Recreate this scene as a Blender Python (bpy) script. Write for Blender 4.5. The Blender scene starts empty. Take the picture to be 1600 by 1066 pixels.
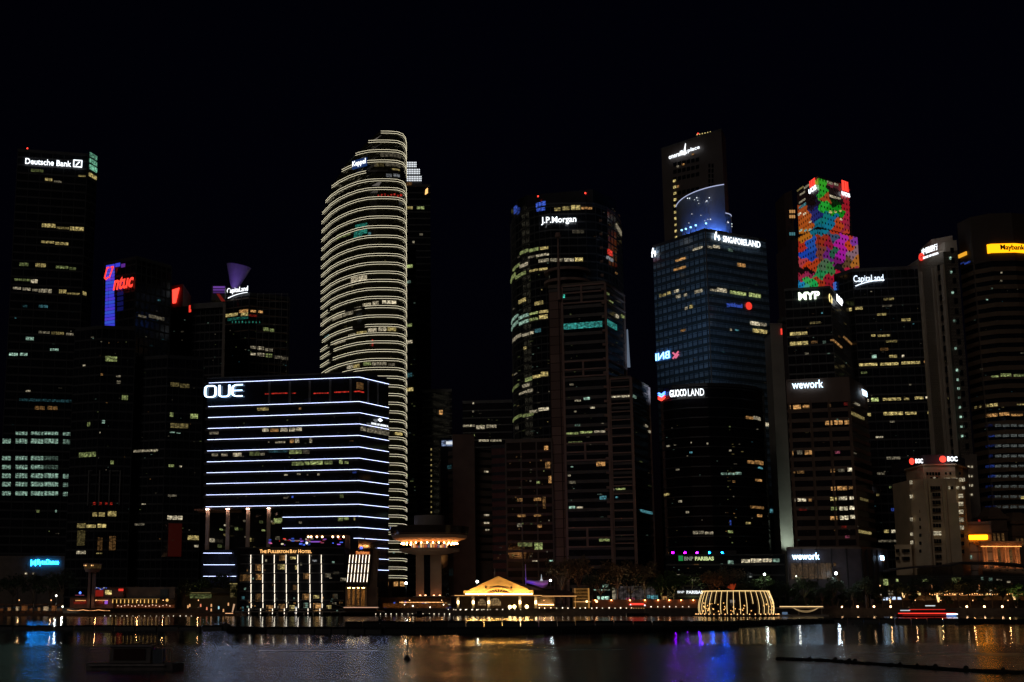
import bpy, math, random
from math import sin, cos, tan, atan, pi, radians, sqrt
from mathutils import Vector
random.seed(7)
SC = bpy.context.scene
COL = SC.collection
# ------------------------------------------------------------------ camera
F = 2165.0; CX = 620.0; CY = 533.0; HZ = 944.0; H = 4.0
PIT = atan((HZ - CY) / F)
cam = bpy.data.cameras.new('camera'); cam_o = bpy.data.objects.new('camera', cam); COL.objects.link(cam_o)
cam.sensor_width = 36.0; cam.lens = F / 1600 * 36; cam.shift_x = (800 - CX) / 1600.0
cam.clip_start = 0.5; cam.clip_end = 9000
cam_o.location = (0, 0, H); cam_o.rotation_euler = (pi / 2 + PIT, 0, 0)
SC.camera = cam_o
# ------------------------------------------------------------------ sky: night
world = bpy.data.worlds.new("World"); SC.world = world; world.use_nodes = True
wn = world.node_tree; bg = wn.nodes['Background']
sky = wn.nodes.new('ShaderNodeTexSky'); sky.sky_type = 'NISHITA'; sky.sun_disc = False
sky.sun_elevation = radians(4); sky.sun_rotation = radians(200); sky.air_density = 1.5; sky.ozone_density = 4
mx = wn.nodes.new('ShaderNodeMixRGB'); mx.blend_type = 'MULTIPLY'; mx.inputs[0].default_value = 1; mx.inputs[2].default_value = (.9, .45, 1.3, 1)
wn.links.new(sky.outputs[0], mx.inputs[1]); wn.links.new(mx.outputs[0], bg.inputs[0]); bg.inputs[1].default_value = 0.0008
# ------------------------------------------------------------------ city glow: one added fill lamp, weak, wide, from behind the camera
sun = bpy.data.lights.new('moon', 'SUN'); sun.energy = 0.115; sun.angle = radians(12); sun.color = (1.0, 0.88, 0.78)
sun_o = bpy.data.objects.new('moon', sun); COL.objects.link(sun_o)
sun_o.rotation_euler = Vector((0.45, 1.0, -0.55)).to_track_quat('-Z', 'Y').to_euler()
sun_o.location = (0, -50, 100)
SC.view_settings.view_transform = 'Standard'; SC.view_settings.look = 'None'
SC.view_settings.exposure = 0; SC.view_settings.gamma = 1; SC.view_settings.use_curve_mapping = False
SC.cycles.sample_clamp_indirect = 40; SC.cycles.max_bounces = 6

# ------------------------------------------------------------------ projection helpers (photo pixel + real depth -> metres)
def W(px, py, Y):
    u = (px - CX) / F; v = (CY - py) / F; t = Y / (cos(PIT) - v * sin(PIT))
    return (u * t, Y, H + t * (sin(PIT) + v * cos(PIT)))
def WX(px, py, Y): return W(px, py, Y)[0]
def WZ(py, Y): return W(CX, py, Y)[2]

# ------------------------------------------------------------------ materials
M = {}
def nodemat(name):
    m = bpy.data.materials.new(name); m.use_nodes = True
    return m, m.node_tree, m.node_tree.nodes['Principled BSDF']
def solid(name, col, rough=0.7, var=0.25, scale=0.35, metal=0.0, bump=0.0, spec=0.5, stretch=(1, 1, 1)):
    if name in M: return M[name]
    m, nt, p = nodemat(name)
    geo = nt.nodes.new('ShaderNodeNewGeometry'); mp = nt.nodes.new('ShaderNodeMapping'); mp.inputs['Scale'].default_value = stretch
    nt.links.new(geo.outputs['Position'], mp.inputs[0])
    n = nt.nodes.new('ShaderNodeTexNoise'); n.inputs['Scale'].default_value = scale; n.inputs['Detail'].default_value = 5
    nt.links.new(mp.outputs[0], n.inputs['Vector'])
    r = nt.nodes.new('ShaderNodeValToRGB')
    r.color_ramp.elements[0].position = 0.3; r.color_ramp.elements[1].position = 0.7
    r.color_ramp.elements[0].color = tuple(c * (1 - var) for c in col) + (1,)
    r.color_ramp.elements[1].color = tuple(min(1, c * (1 + var)) for c in col) + (1,)
    nt.links.new(n.outputs['Fac'], r.inputs[0]); nt.links.new(r.outputs[0], p.inputs['Base Color'])
    p.inputs['Roughness'].default_value = rough; p.inputs['Metallic'].default_value = metal
    p.inputs['Specular IOR Level'].default_value = spec
    if bump:
        b = nt.nodes.new('ShaderNodeBump'); b.inputs['Strength'].default_value = bump; b.inputs['Distance'].default_value = 0.3
        nt.links.new(n.outputs['Fac'], b.inputs['Height']); nt.links.new(b.outputs[0], p.inputs['Normal'])
    M[name] = m; return m
def glow(name, col, s, lit=False, scale=0.55):
    """things that give off light; lit=True: a lit room seen through glass (uneven lamps and furniture)"""
    key = '%s_%g' % (name, s)
    if key in M: return M[key]
    m, nt, p = nodemat(key)
    p.inputs['Base Color'].default_value = (0.02, 0.02, 0.02, 1); p.inputs['Roughness'].default_value = 0.3
    p.inputs['Emission Color'].default_value = tuple(col) + (1,); p.inputs['Emission Strength'].default_value = s
    if lit:
        geo = nt.nodes.new('ShaderNodeNewGeometry'); mp = nt.nodes.new('ShaderNodeMapping')
        mp.inputs['Scale'].default_value = (0.8, 0.8, 1.3); nt.links.new(geo.outputs['Position'], mp.inputs[0])
        n = nt.nodes.new('ShaderNodeTexNoise'); n.inputs['Scale'].default_value = scale * 1.9; n.inputs['Detail'].default_value = 6; n.inputs['Roughness'].default_value = 0.8
        nt.links.new(mp.outputs[0], n.inputs['Vector'])
        r = nt.nodes.new('ShaderNodeMapRange'); r.inputs[1].default_value = 0.46; r.inputs[2].default_value = 0.70
        r.inputs[3].default_value = 0.16 * s; r.inputs[4].default_value = 2.1 * s
        nt.links.new(n.outputs['Fac'], r.inputs[0]); nt.links.new(r.outputs[0], p.inputs['Emission Strength'])
    M[key] = m; return m
WC = {'y': (1, .78, .28), 'G': (.72, .86, .30), 'g': (.62, 1, .78), 'w': (1, .86, .58), 'o': (1, .50, .16), 'c': (.25, .85, 1),
      'b': (.08, .18, 1), 'r': (1, .05, .03), 't': (.1, 1, .75), 'm': (.35, 1, .65), 'v': (.45, .15, 1), 'k': (.9, .95, 1), 'p': (1, .2, .35)}
def wm(k, s): return glow('lit_room_' + k, WC[k], s, True)
def em(k, s): return glow('lamp_' + k, WC[k], s)

def glassmat(name, col=(.012, .014, .018), rough=.1, var=.3):
    return solid(name, col, rough, var, .12, 0, .04, .5)
GL = glassmat('dark_glass')
GLB = glassmat('bluish_glass', (.03, .06, .085), .08)
GLT = glassmat('brown_glass', (.03, .02, .016), .12)
SP = solid('dark_spandrel', (.035, .036, .04), .5)
SPB = solid('brown_spandrel', (.10, .07, .05), .6)
SPG = solid('grey_spandrel', (.10, .10, .10), .6)
STONE = solid('pale_stone', (.34, .29, .24), .8, .15, .2, bump=.1)
STONE2 = solid('brown_stone', (.11, .08, .065), .8, .2, .2, bump=.1)
CONC = solid('concrete', (.22, .19, .17), .85, .2, .15, bump=.1)
BLK = solid('black_metal', (.015, .015, .017), .5)
WHT = solid('white_paint', (.7, .68, .62), .6, .08)
ROOF = solid('roof_felt', (.05, .05, .05), .9)
TILE = solid('red_roof_tiles', (.16, .035, .02), .7, .3, 2)
WOOD = solid('timber', (.14, .07, .035), .7, .3, 1.5)
def wall_grid(name, col, line, sx, sz):
    """flat cladding with joints: brick texture on x and z"""
    m, nt, p = nodemat(name)
    geo = nt.nodes.new('ShaderNodeNewGeometry'); s = nt.nodes.new('ShaderNodeSeparateXYZ'); c = nt.nodes.new('ShaderNodeCombineXYZ')
    a = nt.nodes.new('ShaderNodeMath'); a.operation = 'ADD'
    nt.links.new(geo.outputs['Position'], s.inputs[0]); nt.links.new(s.outputs[0], a.inputs[0]); nt.links.new(s.outputs[1], a.inputs[1])
    nt.links.new(a.outputs[0], c.inputs[0]); nt.links.new(s.outputs[2], c.inputs[1])
    b = nt.nodes.new('ShaderNodeTexBrick'); b.offset = 0; b.inputs['Scale'].default_value = 1
    b.inputs['Brick Width'].default_value = sx; b.inputs['Row Height'].default_value = sz; b.inputs['Mortar Size'].default_value = .16; b.inputs['Mortar Smooth'].default_value = .2
    b.inputs['Color1'].default_value = tuple(col) + (1,); b.inputs['Color2'].default_value = tuple(x * .6 for x in col) + (1,); b.inputs['Mortar'].default_value = tuple(line) + (1,)
    nt.links.new(c.outputs[0], b.inputs['Vector']); nt.links.new(b.outputs[0], p.inputs['Base Color'])
    p.inputs['Roughness'].default_value = .12
    M[name] = m; return m

# ------------------------------------------------------------------ mesh builder
class MB:
    def __init__(s): s.v = []; s.f = []
    def quad(s, *p):
        n = len(s.v); s.v += [tuple(q) for q in p]; s.f.append(tuple(range(n, n + len(p)))); return s
    def box(s, x0, x1, y0, y1, z0, z1):
        n = len(s.v)
        s.v += [(x0, y0, z0), (x1, y0, z0), (x1, y1, z0), (x0, y1, z0), (x0, y0, z1), (x1, y0, z1), (x1, y1, z1), (x0, y1, z1)]
        s.f += [(n, n + 3, n + 2, n + 1), (n + 4, n + 5, n + 6, n + 7), (n, n + 1, n + 5, n + 4), (n + 1, n + 2, n + 6, n + 5), (n + 2, n + 3, n + 7, n + 6), (n + 3, n, n + 4, n + 7)]
        return s
    def prism(s, poly, z0, z1, poly1=None):
        n = len(s.v); k = len(poly); q = poly1 or poly
        s.v += [(x, y, z0) for x, y in poly] + [(x, y, z1) for x, y in q]
        s.f += [(n + i, n + (i + 1) % k, n + k + (i + 1) % k, n + k + i) for i in range(k)]
        s.f.append(tuple(n + k + i for i in range(k))); s.f.append(tuple(n + i for i in reversed(range(k)))); return s
    def tube(s, a, b, r0, r1=None, k=8, cap=True):
        r1 = r0 if r1 is None else r1
        a = Vector(a); b = Vector(b); d = (b - a).normalized(); u = d.orthogonal().normalized(); w = d.cross(u); n = len(s.v)
        for p, r in ((a, r0), (b, r1)):
            for i in range(k):
                t = 2 * pi * i / k; s.v.append(tuple(p + (u * cos(t) + w * sin(t)) * r))
        s.f += [(n + i, n + (i + 1) % k, n + k + (i + 1) % k, n + k + i) for i in range(k)]
        if cap: s.f += [tuple(n + i for i in reversed(range(k))), tuple(n + k + i for i in range(k))]
        return s
    def lathe(s, c, prof, k=40, a0=0, a1=2 * pi):
        n = len(s.v); full = abs(a1 - a0 - 2 * pi) < 1e-6; kk = k if full else k + 1
        for r, z in prof:
            for i in range(kk):
                t = a0 + (a1 - a0) * i / k; s.v.append((c[0] + r * cos(t), c[1] + r * sin(t), c[2] + z))
        for j in range(len(prof) - 1):
            for i in range(k):
                s.f.append((n + j * kk + i, n + j * kk + (i + 1) % kk, n + (j + 1) * kk + (i + 1) % kk, n + (j + 1) * kk + i))
        return s
    def sphere(s, c, r, k=8):
        return s.lathe(c, [(r * sin(pi * j / k) + 1e-4, -r * cos(pi * j / k)) for j in range(k + 1)], k + 2)
    def slab(s, path, zlo, zhi, o0, o1):
        """solid band along an open or closed xy path, from offset o0 to o1 outwards (right-hand side of travel)"""
        closed = len(path) > 2 and (Vector(path[0]) - Vector(path[-1])).length < 1e-4
        P = [Vector(p) for p in path]; ns = []
        seg = []
        for i in range(len(P) - 1):
            d = P[i + 1] - P[i]
            if d.length < 1e-9: d = Vector((1e-6, 0))
            d.normalize(); seg.append(Vector((d.y, -d.x)))
        for i in range(len(P)):
            if i == 0: nn = (seg[0] + seg[-1]) if closed else seg[0]
            elif i == len(P) - 1: nn = (seg[0] + seg[-1]) if closed else seg[-1]
            else: nn = seg[i - 1] + seg[i]
            if nn.length < 1e-6: nn = seg[min(i, len(seg) - 1)].copy()
            nn.normalize(); ref = seg[min(i, len(seg) - 1)]; ns.append(nn / max(.5, nn.dot(ref)))
        n = len(s.v)
        for p, nn in zip(P, ns):
            a = p + nn * o0; b = p + nn * o1
            s.v += [(a.x, a.y, zlo), (b.x, b.y, zlo), (b.x, b.y, zhi), (a.x, a.y, zhi)]
        for i in range(len(P) - 1):
            a = n + 4 * i; b = a + 4
            s.f += [(a + 1, b + 1, b + 2, a + 2), (a + 2, b + 2, b + 3, a + 3), (a, b, b + 1, a + 1)]
        if not closed: e = n + 4 * (len(P) - 1); s.f += [(n, n + 1, n + 2, n + 3), (e + 3, e + 2, e + 1, e)]
        return s
WL = {}
def obj(name, mb, mat, parent=None, loc=None):
    if parent is not None: base = WL[parent.name]
    elif loc is not None: base = Vector(loc)
    else:
        xs = [v[0] for v in mb.v]; ys = [v[1] for v in mb.v]; zs = [v[2] for v in mb.v]
        base = Vector(((min(xs) + max(xs)) / 2, (min(ys) + max(ys)) / 2, min(zs)))
    me = bpy.data.meshes.new(name); me.from_pydata([(v[0] - base.x, v[1] - base.y, v[2] - base.z) for v in mb.v], [], mb.f); me.update()
    me.materials.append(mat)
    o = bpy.data.objects.new(name, me); COL.objects.link(o)
    if parent is not None: o.parent = parent
    else: o.location = base
    WL[o.name] = base.copy(); return o
def tag(o, label=None, cat=None, group=None, kind=None):
    if label: o['label'] = label
    if cat: o['category'] = cat
    if group: o['group'] = group
    if kind: o['kind'] = kind
    return o
def thing(name, label, cat, loc, group=None, rz=0):
    o = bpy.data.objects.new(name, None); COL.objects.link(o); o.location = loc; o.rotation_euler = (0, 0, rz); o.empty_display_size = 1
    WL[o.name] = Vector(loc); return tag(o, label, cat, group)
def dup(root, loc, rz=0, label=None, group=None, sc=None):
    r = root.copy(); COL.objects.link(r); r.location = loc; r.rotation_euler = (0, 0, rz)
    if sc: r.scale = sc if hasattr(sc, '__len__') else (sc, sc, sc)
    if label: r['label'] = label
    if group: r['group'] = group
    for ch in list(root.children):
        c = ch.copy(); COL.objects.link(c); c.parent = r
        for g in list(ch.children):
            d = g.copy(); COL.objects.link(d); d.parent = c
    return r

# ------------------------------------------------------------------ lettering
_txt = {}
def textmesh(s, bold=0.0, space=1.0, shear=0.0):
    k = (s, bold, space, shear)
    if k in _txt: return _txt[k]
    c = bpy.data.curves.new('lettering', 'FONT'); c.body = s; c.size = 1; c.offset = bold; c.space_character = space; c.shear = shear; c.resolution_u = 3; c.extrude = .02
    o = bpy.data.objects.new('lettering', c); COL.objects.link(o)
    dg = bpy.context.evaluated_depsgraph_get(); me = o.evaluated_get(dg).to_mesh()
    v = [tuple(x.co) for x in me.vertices]; f = [tuple(p.vertices) for p in me.polygons]
    o.evaluated_get(dg).to_mesh_clear(); bpy.data.objects.remove(o); bpy.data.curves.remove(c)
    _txt[k] = (v, f); return v, f
def strokes(lines, w):
    """flat letters from polylines: list of point lists in the xy plane -> verts, faces"""
    v = []; f = []
    for L in lines:
        for (x0, y0), (x1, y1) in zip(L, L[1:]):
            d = Vector((x1 - x0, y1 - y0)); ln = d.length or 1e-6; d /= ln; n = Vector((-d.y, d.x)) * w / 2; e = d * w * .35
            q = [(x0 - e.x + n.x, y0 - e.y + n.y), (x0 - e.x - n.x, y0 - e.y - n.y), (x1 + e.x - n.x, y1 + e.y - n.y), (x1 + e.x + n.x, y1 + e.y + n.y)]
            k = len(v); v += [(a, b, -.02) for a, b in q] + [(a, b, .02) for a, b in q]
            f += [(k + 4, k + 5, k + 6, k + 7), (k, k + 1, k + 5, k + 4), (k + 1, k + 2, k + 6, k + 5), (k + 2, k + 3, k + 7, k + 6), (k + 3, k, k + 4, k + 7)]
    return v, f
def arc(cx, cy, rx, ry, a0, a1, n=14): return [(cx + rx * cos(radians(a0 + (a1 - a0) * i / n)), cy + ry * sin(radians(a0 + (a1 - a0) * i / n))) for i in range(n + 1)]
def place(vf, A, B, hgt, nrm, out=.5, mirror=False, thick=.25):
    """fit flat lettering between world points A (lower left) and B (lower right), hgt metres high"""
    v, f = vf; xs = [p[0] for p in v]; ys = [p[1] for p in v]; x0, x1, y0, y1 = min(xs), max(xs), min(ys), max(ys)
    A = Vector(A); B = Vector(B); d = B - A; n = Vector((nrm[0], nrm[1], 0)); mb = MB()
    for p in v:
        u = (p[0] - x0) / (x1 - x0)
        if mirror: u = 1 - u
        q = A + d * u + Vector((0, 0, (p[1] - y0) / (y1 - y0) * hgt)) + n * (out + (thick if p[2] > 0 else 0))
        mb.v.append(tuple(q))
    mb.f = list(f); return mb

# ------------------------------------------------------------------ buildings
class Bld:
    def __init__(s, name, label, cat, pts, pytop, depth=35, base=2.5, ref=None, group=None):
        """pts: (px, Y) visible corners left to right, px measured on row pytop"""
        s.front = [(WX(px, pytop, Y), Y) for px, Y in pts]
        r = ref if ref is not None else min(range(len(pts)), key=lambda i: pts[i][1])
        s.ztop = WZ(pytop, pts[r][1]); s.z0 = base
        yb = max(p[1] for p in s.front) + depth
        xl, xr = s.front[0][0], s.front[-1][0]
        bl = xl * yb / s.front[0][1] + .6 if xl > 0 else xl; br = xr * yb / s.front[-1][1] - .6 if xr < 0 else xr
        s.poly = s.front + [(br, yb), (bl, yb)]
        s.closed = s.poly + [s.poly[0]]
        cx = sum(p[0] for p in s.poly) / len(s.poly); cy = sum(p[1] for p in s.poly) / len(s.poly)
        s.root = thing(name, label, cat, (cx, cy, base), group); s.wins = []
        s.cum = [0]
        for a, b in zip(s.front, s.front[1:]): s.cum.append(s.cum[-1] + math.dist(a, b))
    def hit(s, px, py, ext=False):
        u = (px - CX) / F; v = (CY - py) / F; dy = cos(PIT) - v * sin(PIT); dz = sin(PIT) + v * cos(PIT); best = None
        nseg = len(s.front) - 1
        for i in range(nseg):
            (ax, ay), (bx, by) = s.front[i], s.front[i + 1]; ex, ey = bx - ax, by - ay
            den = u * ey - dy * ex
            if abs(den) < 1e-9: continue
            t = (ax * ey - ay * ex) / den; k = ((u * t - ax) * ex + (dy * t - ay) * ey) / (ex * ex + ey * ey)
            lo = -1e9 if (ext and i == 0) else -1e-6; hi = 1e9 if (ext and i == nseg - 1) else 1 + 1e-6
            if t > 0 and lo <= k <= hi and (best is None or t < best[0]): best = (t, s.cum[i] + k * math.dist(s.front[i], s.front[i + 1]), H + t * dz, i)
        return best
    def at(s, d):
        for i in range(len(s.front) - 1):
            if d <= s.cum[i + 1] or i == len(s.front) - 2:
                L = s.cum[i + 1] - s.cum[i]; k = (d - s.cum[i]) / L; a, b = s.front[i], s.front[i + 1]
                return (a[0] + (b[0] - a[0]) * k, a[1] + (b[1] - a[1]) * k)
    def path(s, s0, s1):
        s0 = max(0, s0); s1 = min(s.cum[-1], s1)
        return [s.at(s0)] + [s.front[i] for i in range(len(s.front)) if s0 + .01 < s.cum[i] < s1 - .01] + [s.at(s1)]
    def body(s, mat, z0=None, z1=None, name='facade'):
        s.fac = obj(name, MB().prism(s.poly, s.z0 if z0 is None else z0, s.ztop if z1 is None else z1), mat, s.root); return s.fac
    def bands(s, mat, step, h, out=.3, z0=None, z1=None, name='floor_bands'):
        mb = MB(); z = (z0 if z0 is not None else s.z0) + step; top = s.ztop if z1 is None else z1
        while z + h < top - .1: mb.slab(s.closed, z, z + h, 0.0, out); z += step
        return obj(name, mb, mat, s.root)
    def mull(s, mat, step, w=.25, out=.4, z0=None, z1=None, name='mullions'):
        mb = MB(); z0 = s.z0 if z0 is None else z0; z1 = s.ztop if z1 is None else z1
        for a, b in zip(s.poly[:-2], s.poly[1:-1]):
            L = math.dist(a, b); n = max(1, int(round(L / step)))
            for i in range(n + 1):
                k = i / n; x = a[0] + (b[0] - a[0]) * k; y = a[1] + (b[1] - a[1]) * k; d = ((b[0] - a[0]) / L, (b[1] - a[1]) / L)
                p = [(x - d[0] * w / 2, y - d[1] * w / 2), (x + d[0] * w / 2, y + d[1] * w / 2)]
                mb.slab(p, z0, z1, 0, out)
        return obj(name, mb, mat, s.root)
    def roof(s, mat=None, para=1.6, plant=True, seed=0):
        mb = MB().slab(s.closed, s.ztop, s.ztop + para, -.6, .15)
        obj('parapet', mb, mat or SP, s.root)
        if plant:
            r = random.Random(seed or len(s.root.name)); xs = [p[0] for p in s.poly]; x = (min(xs) + max(xs)) / 2 + r.uniform(-3, 3); y = s.poly[-1][1] - 9; w = min(6, (max(xs) - min(xs)) * .25)
            obj('roof_plant', MB().box(x - w, x + w, y - 4, y + 4, s.ztop, s.ztop + r.uniform(1.5, 2.6)), ROOF, s.root)
    def win(s, x0, y0, x1, y1, k='w', st=.4, pane=2.2, out=.45, name='lit_window'):
        cx = (x0 + x1) / 2; cy = (y0 + y1) / 2; a = s.hit(x0, cy); b = s.hit(x1, cy); c = s.hit(cx, y0); d = s.hit(cx, y1)
        if c is None or d is None: return
        sa = a[1] if a else 0; sb = b[1] if b else s.cum[-1]
        if sb - sa < .3: return
        mb = MB(); n = max(1, int(round((sb - sa) / pane))); w = (sb - sa) / n; g = min(.12, w * .08)
        for i in range(n): mb.slab(s.path(sa + i * w + g, sa + (i + 1) * w - g), d[2] + (c[2] - d[2]) * (.22 if name == 'lit_window' else .04), c[2], 0.02, out)
        s.wins.append(((sb - sa) * (c[2] - d[2]), mb, wm(k, st) if isinstance(k, str) else k, name))
    def many(s, L, k='w', st=.4, **kw):
        for w in L: s.win(*w[:4], w[4] if len(w) > 4 else k, w[5] if len(w) > 5 else st, **kw)
    def rand(s, n, box, keys='wyg', st=(.05, .35), w=(1.2, 5), h=(1.5, 3), seed=1, step=None, **kw):
        r = random.Random(seed); x0, y0, x1, y1 = box
        for _ in range(int(n * .6)):
            x = r.uniform(x0, x1); y = r.uniform(y0, y1); 
            if step: y = y0 + round((y - y0) / step) * step
            a = .8 * r.uniform(*w) * (1 if r.random() < .8 else 2.2); b = .8 * r.uniform(*h); v = r.choice([round(st[0] + (st[1] - st[0]) * q * q, 3) * .55 for q in (.2, .4, .6, 1)])
            s.win(x, y, x + a, y + b, r.choice(keys), v, **kw)
    def glowstrip(s, x0, x1, y, k, st, h=.3, out=.5, name='light_strip', mat=None, zoff=0):
        a = s.hit(x0, y, True); b = s.hit(x1, y, True); c = s.hit((x0 + x1) / 2, y, True)
        return obj(name, MB().slab(s.path(a[1], b[1]), c[2] + zoff, c[2] + zoff + h, 0.05, out), mat or em(k, st), s.root)
    def sign(s, txt, x0, x1, yb, yt, mat, yb1=None, yt1=None, bold=.01, space=1, shear=0, mirror=False, out=.5, name='sign_letters', vf=None, parent=None, level=True):
        """letters whose lower edge runs from (x0,yb) to (x1,yb1); yt: upper edge at the left end"""
        a = s.hit(x0, yb, True); b = s.hit(x1, yb1 if yb1 is not None else yb, True); t = s.hit(x0, yt, True)
        A = s._pt(a); B = s._pt(b); hgt = t[2] - a[2]
        zb = (a[2] + b[2]) / 2 if level else None
        nrm = s.nrm(a[3])
        return obj(name, place(vf or textmesh(txt, bold, space, shear), (A[0], A[1], zb if level else a[2]), (B[0], B[1], zb if level else b[2]), hgt, nrm, out, mirror), mat, parent or s.root)
    def _pt(s, h):
        i = h[3]; a, b = s.front[i], s.front[i + 1]; k = (h[1] - s.cum[i]) / (s.cum[i + 1] - s.cum[i]); return (a[0] + (b[0] - a[0]) * k, a[1] + (b[1] - a[1]) * k)
    def nrm(s, i):
        a, b = s.front[i], s.front[i + 1]; d = Vector((b[0] - a[0], b[1] - a[1])).normalized(); return (d.y, -d.x)
    def disc(s, px, py, r, mat, name='emblem', k=24, r0=0, out=.7, flat=1.0):
        h = s.hit(px, py, True); P = s._pt(h); n = s.nrm(h[3]); d = (-n[1], n[0]); R = r * math.dist(P, (0, 0)) / F; mb = MB()
        c = Vector((P[0] + n[0] * out, P[1] + n[1] * out, h[2])); D = Vector((d[0], d[1], 0)); Z = Vector((0, 0, 1)); N = Vector((n[0], n[1], 0)) * -.4
        for i in range(k):
            a0 = 2 * pi * i / k; a1 = 2 * pi * (i + 1) / k; q = lambda a, rr: c + (D * cos(a) * flat + Z * sin(a)) * rr * R
            if r0: mb.quad(q(a0, r0), q(a0, 1), q(a1, 1), q(a1, r0))
            else: mb.quad(c, q(a0, 1), q(a1, 1))
            mb.quad(q(a0, 1), q(a1, 1), q(a1, 1) + N, q(a0, 1) + N)
        return obj(name, mb, mat, s.root)
    def done(s):
        s.wins.sort(key=lambda w: -w[0]); left = {}
        for i, (a, mb, mt, nm) in enumerate(s.wins):
            if i < 96: obj(nm, mb, mt, s.root)
            else:
                L = left.setdefault('x', (MB(), [], [])); k = len(L[0].v); L[0].v += mb.v
                if mt not in L[1]: L[1].append(mt)
                for f in mb.f: L[0].f.append(tuple(j + k for j in f)); L[2].append(L[1].index(mt))
        if left:
            mb, mats, idx = left['x']; o = obj('lit_window', mb, mats[0], s.root); o['kind'] = 'stuff'
            for m in mats[1:]: o.data.materials.append(m)
            for p, i in zip(o.data.polygons, idx): p.material_index = i
    def red(s, px, py, y=None, r=.45):
        h = s.hit(px, py, True); P = s._pt(h); o = obj('warning_light', MB().sphere((P[0], P[1] + 1, h[2]), r, 6), em('r', 2.5), s.root); obj('lamp_mast', MB().tube((P[0], P[1] + 1, s.ztop - 1), (P[0], P[1] + 1, h[2] - r), .1, k=5), BLK, s.root); return o
# ================================================================== SETTING
def ground():
    g = MB()
    g.quad((-3000, 520, 2.5), (3000, 520, 2.5), (3000, 6000, 2.5), (-3000, 6000, 2.5)).quad((-3000, 520, -3), (3000, 520, -3), (3000, 520, 2.5), (-3000, 520, 2.5))
    tag(obj('ground', g, solid('paving', (.06, .05, .045), .8, .3, .5)), kind='structure')
    m, nt, p = nodemat('bay_water')
    geo = nt.nodes.new('ShaderNodeNewGeometry'); mp = nt.nodes.new('ShaderNodeMapping'); mp.inputs['Scale'].default_value = (.26, 1.2, 1); mp.inputs['Rotation'].default_value = (0, 0, .12)
    n = nt.nodes.new('ShaderNodeTexNoise'); n.inputs['Scale'].default_value = .8; n.inputs['Detail'].default_value = 4; n.inputs['Roughness'].default_value = .6; n.inputs['Distortion'].default_value = .8
    mp2 = nt.nodes.new('ShaderNodeMapping'); mp2.inputs['Scale'].default_value = (.012, .05, 1)
    n2 = nt.nodes.new('ShaderNodeTexNoise'); n2.inputs['Scale'].default_value = 1; n2.inputs['Detail'].default_value = 4
    b = nt.nodes.new('ShaderNodeBump'); b.inputs['Strength'].default_value = .55; b.inputs['Distance'].default_value = .12
    nt.links.new(geo.outputs['Position'], mp.inputs[0]); nt.links.new(mp.outputs[0], n.inputs['Vector'])
    nt.links.new(geo.outputs['Position'], mp2.inputs[0]); nt.links.new(mp2.outputs[0], n2.inputs['Vector'])
    nt.links.new(n.outputs['Fac'], b.inputs['Height'])
    gl = nt.nodes.new('ShaderNodeBsdfGlossy'); gl.distribution = 'BECKMANN'; gl.inputs['Color'].default_value = (.92, .96, 1, 1); df = nt.nodes.new('ShaderNodeBsdfDiffuse'); df.inputs[0].default_value = (.004, .007, .010, 1); fr = nt.nodes.new('ShaderNodeFresnel'); fr.inputs[0].default_value = 1.34; ms = nt.nodes.new('ShaderNodeMixShader')
    nt.links.new(b.outputs[0], gl.inputs['Normal']); nt.links.new(b.outputs[0], fr.inputs['Normal']); nt.links.new(fr.outputs[0], ms.inputs[0]); nt.links.new(df.outputs[0], ms.inputs[1]); nt.links.new(gl.outputs[0], ms.inputs[2]); nt.links.new(ms.outputs[0], nt.nodes['Material Output'].inputs[0]); nt.nodes.remove(p)
    # open bay is ruffled by wind, the strip behind the booms is calmer
    sx = nt.nodes.new('ShaderNodeSeparateXYZ'); nt.links.new(geo.outputs['Position'], sx.inputs[0])
    ad = nt.nodes.new('ShaderNodeMath'); ad.operation = 'MULTIPLY_ADD'; ad.inputs[1].default_value = 26; nt.links.new(n2.outputs['Fac'], ad.inputs[0]); nt.links.new(sx.outputs[1], ad.inputs[2])
    r = nt.nodes.new('ShaderNodeMapRange'); r.interpolation_type = 'SMOOTHSTEP'; r.inputs[1].default_value = 146; r.inputs[2].default_value = 166; r.inputs[3].default_value = 1; r.inputs[4].default_value = 0
    nt.links.new(ad.outputs[0], r.inputs[0])
    r2 = nt.nodes.new('ShaderNodeMapRange'); r2.inputs[3].default_value = .10; r2.inputs[4].default_value = .25; nt.links.new(r.outputs[0], r2.inputs[0])
    r3 = nt.nodes.new('ShaderNodeMapRange'); r3.inputs[1].default_value = .35; r3.inputs[2].default_value = .65; r3.inputs[3].default_value = -.02; r3.inputs[4].default_value = .03; nt.links.new(n2.outputs['Fac'], r3.inputs[0])
    a2 = nt.nodes.new('ShaderNodeMath'); a2.operation = 'ADD'; nt.links.new(r2.outputs[0], a2.inputs[0]); nt.links.new(r3.outputs[0], a2.inputs[1]); nt.links.new(a2.outputs[0], gl.inputs['Roughness'])
    r4 = nt.nodes.new('ShaderNodeMapRange'); r4.inputs[3].default_value = .25; r4.inputs[4].default_value = .9; nt.links.new(r.outputs[0], r4.inputs[0]); nt.links.new(r4.outputs[0], b.inputs['Strength'])
    w = MB(); w.quad((-3000, -400, 0), (3000, -400, 0), (3000, 520, 0), (-3000, 520, 0))
    tag(obj('water', w, m, loc=(0, 0, 0)), kind='structure')
ground()

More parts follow.
